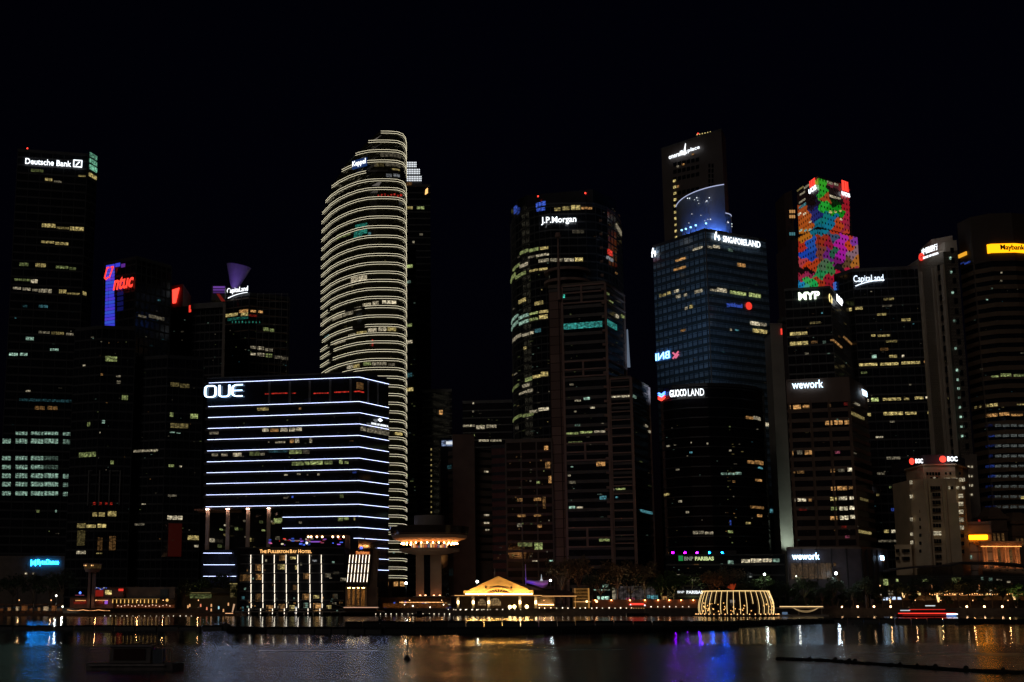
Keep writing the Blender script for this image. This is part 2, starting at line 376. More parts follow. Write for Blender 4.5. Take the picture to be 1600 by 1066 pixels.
# ================================================================== TOWERS, left to right
def t_left():
    b = Bld('office_tower', 'tall dark tower at the far left with white sign and square emblem on top', 'skyscraper', [(28, 698), (137, 706), (152, 716)], 237, 40, ref=0)
    b.body(GL); b.bands(SP, 4.3, .9, .12); b.mull(SP, 6, .3, .3); b.roof()
    b.sign('Deutsche Bank', 39.5, 111, 256, 247, em('k', 1.9), 263, bold=.012, out=1)
    fr = b.hit(114, 262, True); fr2 = b.hit(128.3, 262, True); t = b.hit(114, 250.5, True)
    A = b._pt(fr); B = b._pt(fr2); n = b.nrm(0); z0 = fr[2]; z1 = t[2]
    vf = strokes([[(0, 0), (1, 0), (1, 1), (0, 1), (0, 0)], [(.32, .25), (.68, .75)]], .15)
    obj('emblem', place(vf, (A[0], A[1], z0), (B[0], B[1], z0), z1 - z0, n, 1), em('k', 1.9), b.root)
    for (x0, y0, x1, y1, s) in [(139.5, 241, 151, 249.5, .35), (139.5, 250.5, 151, 259, .45), (139.5, 260, 151, 269, .85)]: b.win(x0, y0, x1, y1, 'm', s, pane=3)
    b.many([(138.5, 273, 151, 280, 'y', .6), (65, 350, 87, 357, 'y', .55), (88, 355, 108, 359, 'y', .2), (109, 355, 131, 362, 'y', .6), (64, 377, 85, 381, 'y', .4), (86, 379, 107, 384, 'y', .4),
            (48, 265, 68, 270, 'G', .12), (70, 279, 82, 284, 'y', .5), (84, 283, 97, 286, 'w', .2), (122, 274, 134, 277, 'y', .3), (30, 411, 45, 417, 'G', .22), (55, 412, 72, 419, 'y', .35), (87, 416, 107, 421, 'G', .3), (108, 418, 119, 423, 'G', .14),
            (22, 436, 48, 440, 'G', .2), (48, 437, 59, 444, 'w', .6), (20, 449, 33, 453, 'w', .5), (35, 450, 48, 455, 'w', .4), (50, 452, 59, 456, 'w', .4), (60, 452, 81, 459, 'w', .4), (92, 453, 104, 460, 'y', .4), (105, 458, 125, 461, 'y', .3), (129, 456, 134, 463, 'y', .5),
            (35, 477, 43, 481, 'c', .06), (60, 477, 75, 482, 'c', .12), (60, 518, 78, 522, 'w', .2), (80, 519, 100, 524, 'y', .25), (103, 521, 115, 525, 'w', .4), (126, 520, 131, 526, 'g', .7),
            (40, 527, 53, 533, 'g', .35), (78, 545, 92, 549, 'g', .6), (14, 552, 28, 557, 'g', .8), (31, 552, 43, 557, 'g', .6), (3, 607, 12, 613, 'G', .3), (40, 610, 48, 613, 'w', .4), (30, 624, 116, 629, 'c', .05), (54, 635, 70, 642, 'o', .18), (74, 635, 90, 642, 'o', .18), (86, 797, 89, 802, 'g', .3), (57, 797, 62, 802, 'G', .3)])
    rows = [(675, 681), (686, 695), (713, 721), (727, 735), (740, 749), (753.5, 762), (768, 776)]
    cols = [(3, 17), (24, 43), (48, 68), (69, 91), (98, 114)]; pres = ['0111', '1111', '111d', '111d', '1111', '1111', '1111']
    ex = [(1, .55), (1, .35), (0, 0), (0, 0), (1, .5), (1, .35), (1, .5)]
    for (y0, y1), pr, (e, es) in zip(rows, pres, ex):
        sh = 0
        for (x0, x1), q in zip(cols, pr):
            if q != '0': b.win(x0 + sh, y0 + sh, x1 + sh, y1, 'g', {'1': .42, 'd': .09}[q], pane=1.6)
        if e: b.win(cols[4][0], y0 + 1, cols[4][1], y1 + 1, 'g', es * .6, pane=1.6); b.win(117, y0 + 1, 121, y1 + 2, 'g', es, pane=2)
    b.rand(26, (4, 480, 125, 860), 'gGwc', (.04, .3), (1, 4), (1.5, 3), 3)
    b.red(42, 231); b.red(130, 241)
    mb = MB(); h = b.front[1]; mb.tube((h[0] + 1, h[1] - .5, 3), (h[0] + 1, h[1] - .5, 75), .35)
    obj('corner_light', mb, glow('edge_blue', (.08, .2, .5), .12), b.root); b.done()
    p = Bld('podium_block', 'low brown podium at the far left with a small blue white sign', 'building', [(-60, 640), (118, 640), (124, 655)], 872, 30)
    p.body(SPB); p.roof(SPB, 1)
    p.mull(STONE2, 9, .5, .35, 2.5, p.ztop - 9)
    cy = glow('sign_blue', (.012, .30, 1.0), 22); p.sign('ByteDance', 58.5, 92, 885, 875, cy, 884, bold=.0)
    vf = strokes([[(0, 0), (0, 1)], [(.33, .25), (.33, .7)], [(.66, .25), (.66, .8)], [(1, 0), (1, 1)]], .17); p.sign('', 48.5, 56.5, 884.5, 875, cy, vf=vf, name='emblem')
    p.many([(39, 895, 43, 898, 'w', .8), (51, 895, 54, 898, 'w', .8)], pane=1); p.done()
t_left()

def ntuc():
    b = Bld('office_tower', 'dark tower with a tall blue lit corner strip and slanted red letters', 'skyscraper', [(163, 634), (181, 630), (213, 622), (268, 640)], 412, 40, ref=1)
    b.body(GL); b.bands(SP, 4.2, .8, .1); b.mull(SP, 3.2, .2, .35); b.roof()
    vt = .0
    for j in range(19):
        y0 = 414 + j * 5.15
        m = glow('blue_panel_%d' % (j % 3), [(.06, .07, 1), (.10, .06, .95), (.05, .12, .9)][j % 3], .62)
        b.win(166.5 - j * .12, y0, 179.5, y0 + 4.4, m, pane=2.1, name='led_panel')
    b.win(181, 411.5, 189, 417, glow('blue_panel_0', (.06, .07, 1), .62), pane=2.1, name='led_panel'); b.win(190, 412.5, 196, 418, glow('violet_panel', (.25, .05, .6), .4), pane=2.1, name='led_panel')
    for j in range(6):
        b.win(184, 440 + j * 8, 193, 446 + j * 8, glow('dim_blue_panel', (.03, .04, .5), .12), pane=2.2, name='led_panel')
    rd = em('r', 1.5)
    vf = strokes([[(.28, 1), (.0, .15), (.18, .0), (.42, .12)], [(1.05, 1), (.62, .1)], [(.5, 1), (.28, 1)], [(1.05, 1), (.8, 1)]], .13)
    b.sign('', 165.5, 180, 438, 418, rd, vf=vf, name='emblem', out=1.2)
    b.sign('ntuc', 180.5, 212, 455, 436, rd, 449.5, bold=.02, shear=.25, out=1.4)
    b.rand(10, (186, 480, 262, 560), 'wcG', (.04, .25), (1, 3), (1.5, 2.5), 5)
    b.many([(216, 493, 228, 497, 'w', .12), (232, 494, 256, 500, 'w', .12), (246, 468, 250, 471, 'c', .15)]); b.done()
    c = Bld('office_tower', 'dark tower in front of the blue and red lit tower, with a few greenish windows', 'skyscraper', [(118, 606), (160, 600), (212, 604)], 514, 30)
    c.body(GL); c.bands(SP, 4, .8, .1); c.mull(SP, 3, .2, .25); c.roof()
    c.many([(164, 557, 183, 567, 'G', .4), (124, 707, 150, 716, 'G', .3), (145, 801, 152, 809, 'y', .35), (154, 801, 164, 809, 'y', .4), (168, 799, 182, 809, 'y', .55), (121, 818, 134, 827, 'y', .2), (136, 820, 150, 826, 'y', .6), (152, 819, 166, 826, 'y', .7),
            (190, 618, 200, 627, 'G', .3), (157, 584, 161, 588, 'o', .5), (181, 587, 189, 590, 'w', .25), (182, 595, 189, 601, 'w', .15), (137, 660, 141, 668, 'G', .3), (159, 657, 164, 663, 'g', .5), (172, 720, 178, 727, 'G', .25), (130, 570, 134, 573, 'w', .5), (155, 675, 157, 678, 'w', .6)])
    for x in (146, 155, 164, 172): c.win(x, 785, x + 4, 790, 'r', .4, pane=1)
    c.many([(170, 838, 181, 866, 'o', .1), (152, 840, 160, 866, 'o', .08), (121, 829, 133, 859, 'y', .07), (120, 861, 134, 867, 'w', .55), (150, 864, 160, 866, 'y', .4)], pane=1.2)
    c.rand(46, (126, 525, 206, 800), 'wGgo', (.03, .25), (1, 3), (1, 3), 8)
    mb = MB()
    for x in (138, 155, 171, 187):
        h = c.hit(x, 780, True); P = c._pt(h); z1 = c.hit(x, 735, True)[2]; z0 = c.hit(x, 790, True)[2]; mb.box(P[0] - .25, P[0] + .25, P[1] - 1, P[1], z0, z1)
    P0 = c._pt(c.hit(138, 740, True)); P1 = c._pt(c.hit(187, 735, True)); zz = c.hit(160, 735, True)[2]; mb.slab([P0, P1], zz - .4, zz, 0, 1)
    obj('facade_frame', mb, SPG, c.root); c.done()
    d = Bld('office_tower', 'black tower between the red lettered tower and the white lined block', 'skyscraper', [(213, 612), (262, 606), (318, 612)], 560, 30)
    d.body(GL); d.bands(SP, 4, .8, .1); d.mull(SP, 2.6, .18, .25); d.roof()
    d.many([(209, 703, 247, 707, 'w', .45), (266, 598, 280, 606, 'y', .12), (281, 600, 296, 608, 'y', .1), (297, 647, 309, 656, 'G', .55), (265, 645, 271, 653, 'G', .4), (266, 662, 294, 671, 'y', .16), (265, 675, 273, 677, 'g', .4), (275, 676, 282, 678, 'g', .3), (263, 726, 272, 731, 'G', .4), (280, 728, 284, 731, 'w', .5),
            (261, 806, 285, 814, 'w', .6), (293, 837, 318, 846, 'y', .5), (303, 852, 317, 856, 'w', .5), (222, 787, 228, 789, 'w', .5), (211, 818, 226, 822, 'w', .15), (200, 722, 206, 728, 'w', .2), (262, 773, 276, 777, 'w', .15)])
    d.win(262, 818, 284, 872, glow('red_wall', (.25, .02, .01), .06), pane=9, name='red_panel')
    d.rand(56, (216, 575, 315, 860), 'wGgo', (.03, .25), (1, 3), (1, 3), 9); d.done()
    e = Bld('office_tower', 'dark tower with a small red tapered sign near its roof, left of the purple funnel', 'skyscraper', [(266, 668), (300, 660), (352, 655)], 447, 30, ref=0)
    e.ztop = WZ(474, 655); e.body(GL); e.mull(SP, 2.4, .2, .3)
    c0 = MB().prism([e.at(0), e.at(8.5), (e.at(8.5)[0], 690), (e.at(0)[0], 690)], e.ztop, WZ(447, 668)); obj('roof_box', c0, solid('dark_red_wall', (.2, .02, .015), .6), e.root)
    e.sign('', 270, 281, 474, 451, em('r', 2.2), vf=([(.1, 0, -.02), (.55, 0, -.02), (1, 1, -.02), (0, .93, -.02), (.1, 0, .02), (.55, 0, .02), (1, 1, .02), (0, .93, .02)], [(4, 5, 6, 7), (0, 1, 5, 4), (1, 2, 6, 5), (2, 3, 7, 6), (3, 0, 4, 7)]), name='red_sign')
    e.glowstrip(296, 299, 488, 'r', 1, 3.4, name='red_sign'); e.bands(SP, 4.2, .8, .1)
    a = e.hit(300, 483, True); mb = MB(); mb.slab([e._pt(e.hit(300, 480, True)), e._pt(e.hit(350, 488, True))], e.ztop - 2.2, e.ztop + .5, 0, 1.6); obj('roof_beam', mb, SPG, e.root)
    mb = MB(); q = e._pt(e.hit(350, 520, True)); mb.box(q[0] - .6, q[0] + .6, q[1] - 2, q[1] - .6, 2.5, e.ztop); obj('corner_column', mb, CONC, e.root)
    e.rand(24, (270, 490, 348, 585), 'wGgy', (.03, .22), (1, 3), (1, 3), 4); e.done()
ntuc()

def cap_left():
    b = Bld('office_tower', 'tower with an inverted purple lit funnel on its roof and a white curved underlined sign', 'skyscraper', [(330, 706), (390, 694), (452, 704)], 462, 34)
    b.body(GL); b.bands(SPB, 4.2, .7, .2); b.mull(SP, 5, .3, .4); b.roof()
    wt = em('k', 1.8)
    b.sign('CapitaLand', 357.5, 390, 460.5, 450.5, wt, 459, bold=.0, out=1.5)
    vf = strokes([arc(1, -2.2, 1.6, 2.3, 125, 88, 12)], .06); b.sign('', 358.5, 389.5, 465.5, 459.5, wt, vf=vf, name='sign_underline', out=1.5)
    P = W(364, 446, 700); Q = W(364, 408, 700); mb = MB(); c = (P[0], 706)
    top = [WX(352, 408, 700), WX(391, 416, 700)]; n = 20; mb.v = []
    for i in range(n):
        t = 2 * pi * i / n; mb.v.append((c[0] + 1.6 * cos(t), c[1] + 1.6 * sin(t), P[2] - 1))
    cx2 = (top[0] + top[1]) / 2; rx = (top[1] - top[0]) / 2
    for i in range(n):
        t = 2 * pi * i / n; mb.v.append((cx2 + rx * cos(t), c[1] + rx * sin(t) * .8, Q[2] - 1.3 * (1 + cos(t))))
    mb.f = [(i, (i + 1) % n, n + (i + 1) % n, n + i) for i in range(n)]
    obj('roof_funnel', mb, solid('funnel_cloth', (.30, .26, .34), .7, .1), b.root)
    mb = MB().tube((c[0], c[1], b.ztop), (c[0], c[1], P[2] + 1), 1.7, 1.4, 10); obj('funnel_stem', mb, CONC, b.root)
    lp = bpy.data.lights.new('violet_lamp', 'SPOT'); lp.energy = 3200; lp.color = (.26, .09, 1); lp.spot_size = radians(75); lp.shadow_soft_size = .3
    lo = bpy.data.objects.new('violet_lamp', lp); COL.objects.link(lo); lo.parent = b.root; base = WL[b.root.name]
    lo.location = (c[0] - base.x - 1, 692 - base.y, b.ztop + 2 - base.z); lo.rotation_euler = Vector((.15, .75, 1)).to_track_quat('-Z', 'Y').to_euler()
    obj('lamp_case', MB().box(c[0] - 1.5, c[0] - .5, 690.6, 691.6, b.ztop + .2, b.ztop + 1.6), BLK, b.root)
    # upper canopy left of the sign
    mb = MB().prism([(WX(331, 450, 696), 695), (WX(352, 450, 696), 695), (WX(352, 450, 696), 706), (WX(331, 450, 696), 706)], WZ(470, 696), WZ(447, 696)); obj('roof_canopy', mb, SP, b.root)
    for y, k, s in ((450, 'v', .3), (454, 'v', .22), (458, 'v', .1)):
        a = W(333, y, 694.5); c2 = W(351, y, 694.5); obj('light_strip', MB().box(a[0], c2[0], 694.3, 694.9, a[2], a[2] + .8), em(k, s), b.root)
    vf = MB().quad(W(338, 459, 694), W(343, 459, 694), W(352, 471, 694), W(346, 471, 694)); obj('red_panel', vf, em('r', .12), b.root)
    b.many([(335, 488, 352, 495, 'y', .5), (353, 490, 372, 496, 'y', .55), (374, 484, 388, 490, 'o', .6), (377, 489, 388, 495, 'y', .5), (391, 485, 400, 489, 'o', .9), (403, 486, 411, 490, 'o', .8), (356, 496, 388, 501, 't', .08), (389, 492, 402, 496, 'r', .15),
            (391, 541, 400, 546, 'w', .3), (402, 542, 412, 548, 'w', .5), (414, 545, 426, 550, 'w', .25), (391, 552, 400, 556, 'w', .5), (402, 552, 413, 558, 'w', .5), (415, 553, 425, 560, 'G', .4), (428, 556, 440, 562, 'w', .15), (440, 558, 450, 564, 'w', .12), (411, 512, 420, 519, 'G', .25), (421, 514, 428, 520, 'G', .35)])
    for i in range(9): b.win(363 + i * 5.2, 502, 364.2 + i * 5.2, 506, 't', .22, pane=1)
    b.rand(40, (345, 500, 448, 580), 'wGgc', (.03, .2), (1, 3), (1, 3), 12)
    mb = MB()
    for i in range(6):
        x = 402 + i * 9.5; mb.tube((WX(x, 470, 693), 693, WZ(585, 693)), (WX(x, 470, 693), 693, WZ(458, 693)), .18, k=5)
    for j in range(10):
        z = WZ(460 + j * 12, 693); mb.box(WX(402, 470, 693), WX(450, 470, 693), 692.8, 693.1, z, z + .3)
    obj('screen_frame', mb, SPG, b.root); b.done()
cap_left()

# ------------------------------------------------------------------ tall curved tower with cream light lines
def keppel():
    b = Bld('office_tower', 'tallest central tower with curved facade wrapped in rows of cream light lines', 'skyscraper',
            [(503, 749), (508, 742), (518, 729), (530, 719), (545, 710.5), (560, 704.5), (575, 701), (590, 700), (606, 700), (620, 701), (628, 704), (632, 709), (633.6, 716), (634, 730)], 400, 30)
    prof = [(595, 205), (592, 207), (563, 234), (540, 259), (523, 285), (511, 311), (505, 330), (503.4, 345), (503.2, 400)]
    cut = []
    for px, py in prof:
        h = b.hit(px, py, True); cut.append((h[2], max(0, h[1])))
    cut.sort()
    def sl(z):
        if z <= cut[0][0]: return 0
        for (z0, s0), (z1, s1) in zip(cut, cut[1:]):
            if z <= z1: return s0 + (s1 - s0) * (z - z0) / (z1 - z0 + 1e-9)
        return cut[-1][1]
    S = b.cum[-1]; yb = 770; n = 26; top = cut[-1][0]; zs = [2.5, 60, 120]; z = 140
    while z < top - 1: zs.append(z); z += 4
    zs.append(top + .6); mb = MB()
    for z in zs:
        a = sl(z); pts = [b.at(a + (S - a) * i / (n - 1)) for i in range(n)]; back = [(pts[-1][0], yb), (pts[0][0], yb)]
        mb.v += [(x, y, z) for x, y in pts + back]
    k = n + 2
    for j in range(len(zs) - 1):
        for i in range(k): mb.f.append((j * k + i, j * k + (i + 1) % k, (j + 1) * k + (i + 1) % k, (j + 1) * k + i))
    mb.f.append(tuple((len(zs) - 1) * k + i for i in range(k)))
    obj('facade', mb, glassmat('olive_glass', (.035, .035, .018), .12), b.root)
    ys = [205.5, 219.5, 234.5, 250.5, 266, 280, 293.5, 308, 323, 338, 353, 368, 382.5, 396.5, 410, 424, 437, 450, 463.5, 478, 492.5, 507, 520.5, 533, 546.5, 560.5, 574.5, 588]
    y = 601.5
    while y < 912: ys.append(y); y += 13.55
    cr = glow('cream_led', (1, .90, .62), 1.9)
    short = {4: (0, 573), 1: (563, 632), 19: (571, 640), 21: (571, 640), 27: (588, 640)}
    extra = {19: (500, 548), 21: (520, 553), 23: (500, 516), 24: (519, 640)}
    for i, y in enumerate(ys):
        h = b.hit(600, y); z = h[2]; lo = sl(z) + .3; hi = S - 1.5; rng = [(lo, hi)]
        if i in (4, 19, 21, 27):
            x0, x1 = short[i]
            a = b.hit(max(504, x0), y + 20, True)[1] if x0 else lo; c = b.hit(x1, y)[1] if x1 < 633 else hi; rng = [(max(lo, a), c)]
            if i in (19, 21): rng.append((lo + (4 if i == 21 else 0), b.hit(540 if i == 19 else 552, y + 15)[1]))
        elif i in (22, 23, 24, 26): g = b.hit((516, 520, 519, 514)[(22, 23, 24, 26).index(i)], y + 25)[1]; rng = [(lo, g - 4), (g + 2, hi)]
        elif 16 < i and i % 3 == 0: g = b.hit(515, y + 25)[1]; rng = [(lo, g - 2), (g + 3, hi)]
        mb = MB()
        for a, c in rng:
            if c - a < 1: continue
            m = 14; pth = [b.at(a + (c - a) * q / m) for q in range(m + 1)]
            pth = b.path(a, c)
            mb.slab(pth, z, z + .085, .5, .57); mb.slab(pth, z - 1.15, z - 1.065, .5, .57)
        obj('light_strip', mb, cr, b.root)
    mb = MB()
    for i, y in enumerate(ys):
        z = b.hit(600, y)[2]; mb.slab(b.path(sl(z), S), z - 1.0, z + .1, .02, .5)
    obj('floor_bands', mb, solid('dark_bronze', (.04, .034, .026), .5), b.root)
    # sign: bright blue-white panel
    a = b.hit(552.5, 262, True); c = b.hit(575, 253, True); P0, P1 = b._pt(a), b._pt(c); zz = a[2]; z2 = b.hit(575, 246, True)[2]
    z0 = b.hit(564, 262, True)[2]; z1 = b.hit(564, 249, True)[2]; d = Vector((P1[0] - P0[0], P1[1] - P0[1])).normalized(); nn = (d.y, -d.x)
    obj('sign_panel', MB().slab([P0, P1], z0, z1, .7, 1.2), glow('panel_blue', (.04, .13, .5), .25), b.root)
    obj('sign_letters', place(textmesh('Keppel', .0), (P0[0] + d.x * .5, P0[1] + d.y * .5, z0 + .5), (P1[0] - d.x * .5, P1[1] - d.y * .5, z0 + .5), (z1 - z0) * .8, nn, 1.3), em('k', 1.8), b.root)
    b.many([(556, 350, 574, 358, 't', .22), (554, 360, 574, 368, 't', .2), (553, 368, 566, 376, 't', .16), (575, 363, 580, 374, 'c', .2), (527, 366, 536, 374, 'G', .25), (537, 363, 548, 370, 'G', .25), (549, 433, 560, 443, 'w', .55), (561, 431, 573.5, 441, 'w', .75),
            (594, 239, 626, 247, 'w', .09), (585, 255, 600, 262, 'y', .08), (602, 253, 625, 262, 'w', .10), (603, 272, 612, 278, 'k', .14), (614, 272, 624, 277, 'k', .22), (612, 264, 624, 267, 'y', .3), (553, 282, 563, 290, 'w', .08), (544, 287, 552, 295, 'w', .07),
            (520, 493, 535, 500, 'w', .3), (537, 487, 552, 494, 'w', .3), (554, 480, 565, 486, 'w', .35), (567, 474, 580, 480, 'w', .6), (582, 471, 592, 478, 'w', .5), (597, 470, 619, 476, 'w', .9), (505, 498, 512, 508, 'w', .2),
            (545, 522, 556, 531, 'w', .4), (558, 518, 573, 526, 'y', .5), (575, 513, 589, 520, 'w', .6), (591, 512, 604, 519, 'w', .8), (605, 512, 619, 519, 'y', .5), (523, 530, 540, 538, 'w', .35), (543, 571, 552, 578, 'w', .5), (553, 569, 562, 577, 'y', .4), (568, 566, 580, 572, 'G', .4), (581, 566, 604, 572, 'w', .3), (606, 568, 617, 573, 'w', .12),
            (581, 531, 583.4, 544, 'r', .9), (617, 676, 628, 681, 'y', .8), (615, 700, 630, 704, 'w', .06), (508, 525, 514, 530, 'c', .15), (614, 862, 617, 866, 'g', .5)])
    for x in range(590, 627, 5): b.win(x, 303 + (x % 3), x + 2.8, 306.5 + (x % 3), 'r', .5, pane=2)
    b.rand(40, (507, 345, 625, 585), 'wGy', (.03, .2), (1, 4), (1.5, 3), 13, out=.4)
    b.many([(615, 909, 621, 918, 'o', .9), (625, 909, 631, 918, 'o', .7)], pane=5); b.done()
keppel()

def behind_keppel():
    b = Bld('office_tower', 'slim tower just behind the curved cream lined tower, with a dotted white lit crown', 'skyscraper', [(620, 842), (672, 842)], 292, 30)
    b.body(GL); b.bands(SP, 4.2, .8, .2); b.roof()
    for i, (x1, y0, y1) in enumerate([(650, 253, 262), (655, 264, 273), (659, 275, 284)]):
        mb = MB(); z0 = WZ(y1, 850); z1 = WZ(y0, 850); obj('crown_tier', MB().prism([(WX(622, y0, 850), 850), (WX(x1, y0, 850), 850), (WX(x1 - 3, y0, 850), 872), (WX(622, y0, 850), 872)], b.ztop if i == 2 else WZ(y1 + 2, 850), z1), SP, b.root)
        m2 = MB()
        for r in range(3):
            for c in range(11):
                x = 633.5 + c * 2.6
                if x < x1 - .5: X = WX(x, y0, 849); z = z0 + (z1 - z0) * (r + .25) / 3; m2.box(X, X + .65, 849.2, 849.9, z, z + .65)
        obj('crown_lights', m2, em('k', 1.1), b.root)
    b.sign('', 664, 668.5, 305, 294, em('o', 1.6), vf=strokes([[(0, .0), (1, .3), (1, 1), (.2, .7), (0, 0)], [(.3, .3), (.8, .8)]], .35), name='emblem')
    b.many([(634, 323, 645, 328, 'y', .45), (651, 323, 663, 328, 'G', .7), (633, 285, 644, 291, 'o', .15), (655, 365, 661, 369, 'w', .15), (644, 377, 648, 381, 'w', .4), (637, 643, 641, 648, 'o', .1)]); b.done()
    c = Bld('office_tower', 'narrow green glass wing beside the right edge of the curved cream lined tower', 'skyscraper', [(625, 790), (650, 785)], 392, 30)
    c.body(glassmat('green_glass', (.035, .055, .04), .2)); c.bands(solid('olive_band', (.09, .10, .07), .5), 4.4, 1, .15); c.roof()
    c.many([(633, 414, 645, 420, 'G', .7), (634, 439, 642, 444, 'g', .25), (636, 506, 644, 512, 'G', .4), (636, 532, 645, 538, 'w', .6), (635, 583, 644, 591, 'c', .12), (634, 606, 646, 613, 'y', .7), (633, 741, 637, 745, 'G', .7), (634, 780, 638, 784, 'g', .25)]); c.rand(22, (634, 400, 648, 780), 'gG', (.03, .15), (2, 4), (1.5, 3), 2); c.done()
    d = Bld('office_tower', 'dark tower behind the round platform tower, with a thin vertical line of yellow lights', 'skyscraper', [(660, 760), (706, 756)], 612, 30)
    d.body(GL); d.bands(SP, 4, .7, .1); d.roof()
    for i in range(13): d.win(673, 701 + i * 8.2, 675, 704.5 + i * 8.2, 'y', (.5, .2, .35)[i % 3], pane=2)
    d.many([(686, 641, 692, 650, 'o', .8)]); d.done()
    e = Bld('office_block', 'brown concrete slab block with a small bluish screen on its upper left', 'building', [(686, 652), (707, 640), (741, 640), (742, 646), (769, 650)], 679, 26, ref=2)
    e.ztop = WZ(702, 650)
    e.body(STONE2, name='facade'); x = [WX(q, 679, 640) for q in (707, 741)]
    obj('main_slab', MB().box(x[0], x[1], 639.5, 662, 2.5, WZ(679, 640)), solid('warm_concrete', (.14, .09, .07), .85, .15, .2), e.root)
    obj('side_wing', MB().box(WX(688, 683, 645), WX(707, 683, 640), 644, 660, 2.5, WZ(684, 644)), GL, e.root)
    sc = MB(); a = W(690, 697, 643.4); c2 = W(708.5, 688, 643.4); sc.box(a[0], c2[0], 643.2, 643.9, a[2], c2[2]); obj('screen', sc, glow('screen_light', (.45, .6, 1), .35, True, .3), e.root)
    a = W(697, 694.5, 643); c2 = W(707.5, 690, 643); obj('screen_picture', MB().box(a[0], c2[0], 642.9, 643.15, a[2], c2[2]), em('k', .8), e.root)
    e.bands(BLK, 3.6, 1.2, .15, z0=20); e.many([(756, 736, 763, 739, 'w', .7), (756, 804, 764, 807, 'w', .8), (756, 816, 764, 819, 'w', .8), (758, 827, 764, 830, 'w', .4), (691, 728, 706, 735, 'c', .05)])
    e.many([(689, 889, 696, 903, 'c', .1), (699, 889, 707, 903, 'c', .25)], out=-.1); e.done()
    f = Bld('office_tower', 'low dark tower far behind with a band of small white windows', 'skyscraper', [(723, 745), (800, 740)], 629, 30)
    f.body(GL); f.bands(SP, 4, .7, .1); f.roof(); f.many([(738, 629, 741, 632, 'w', .8), (738, 642, 741, 645, 'w', .2), (737, 679, 742, 682, 'G', .8)])
    f.many([(722, 664, 742, 668, 'w', .5), (744, 665, 758, 672, 'w', .6), (760, 664, 776, 670, 'w', .45), (748, 687, 764, 691, 'w', .5), (766, 687, 784, 691, 'w', .4)], pane=1.4); f.rand(30, (724, 640, 796, 700), 'wG', (.03, .25), (1, 3), (1, 2.4), 6); f.done()
behind_keppel()

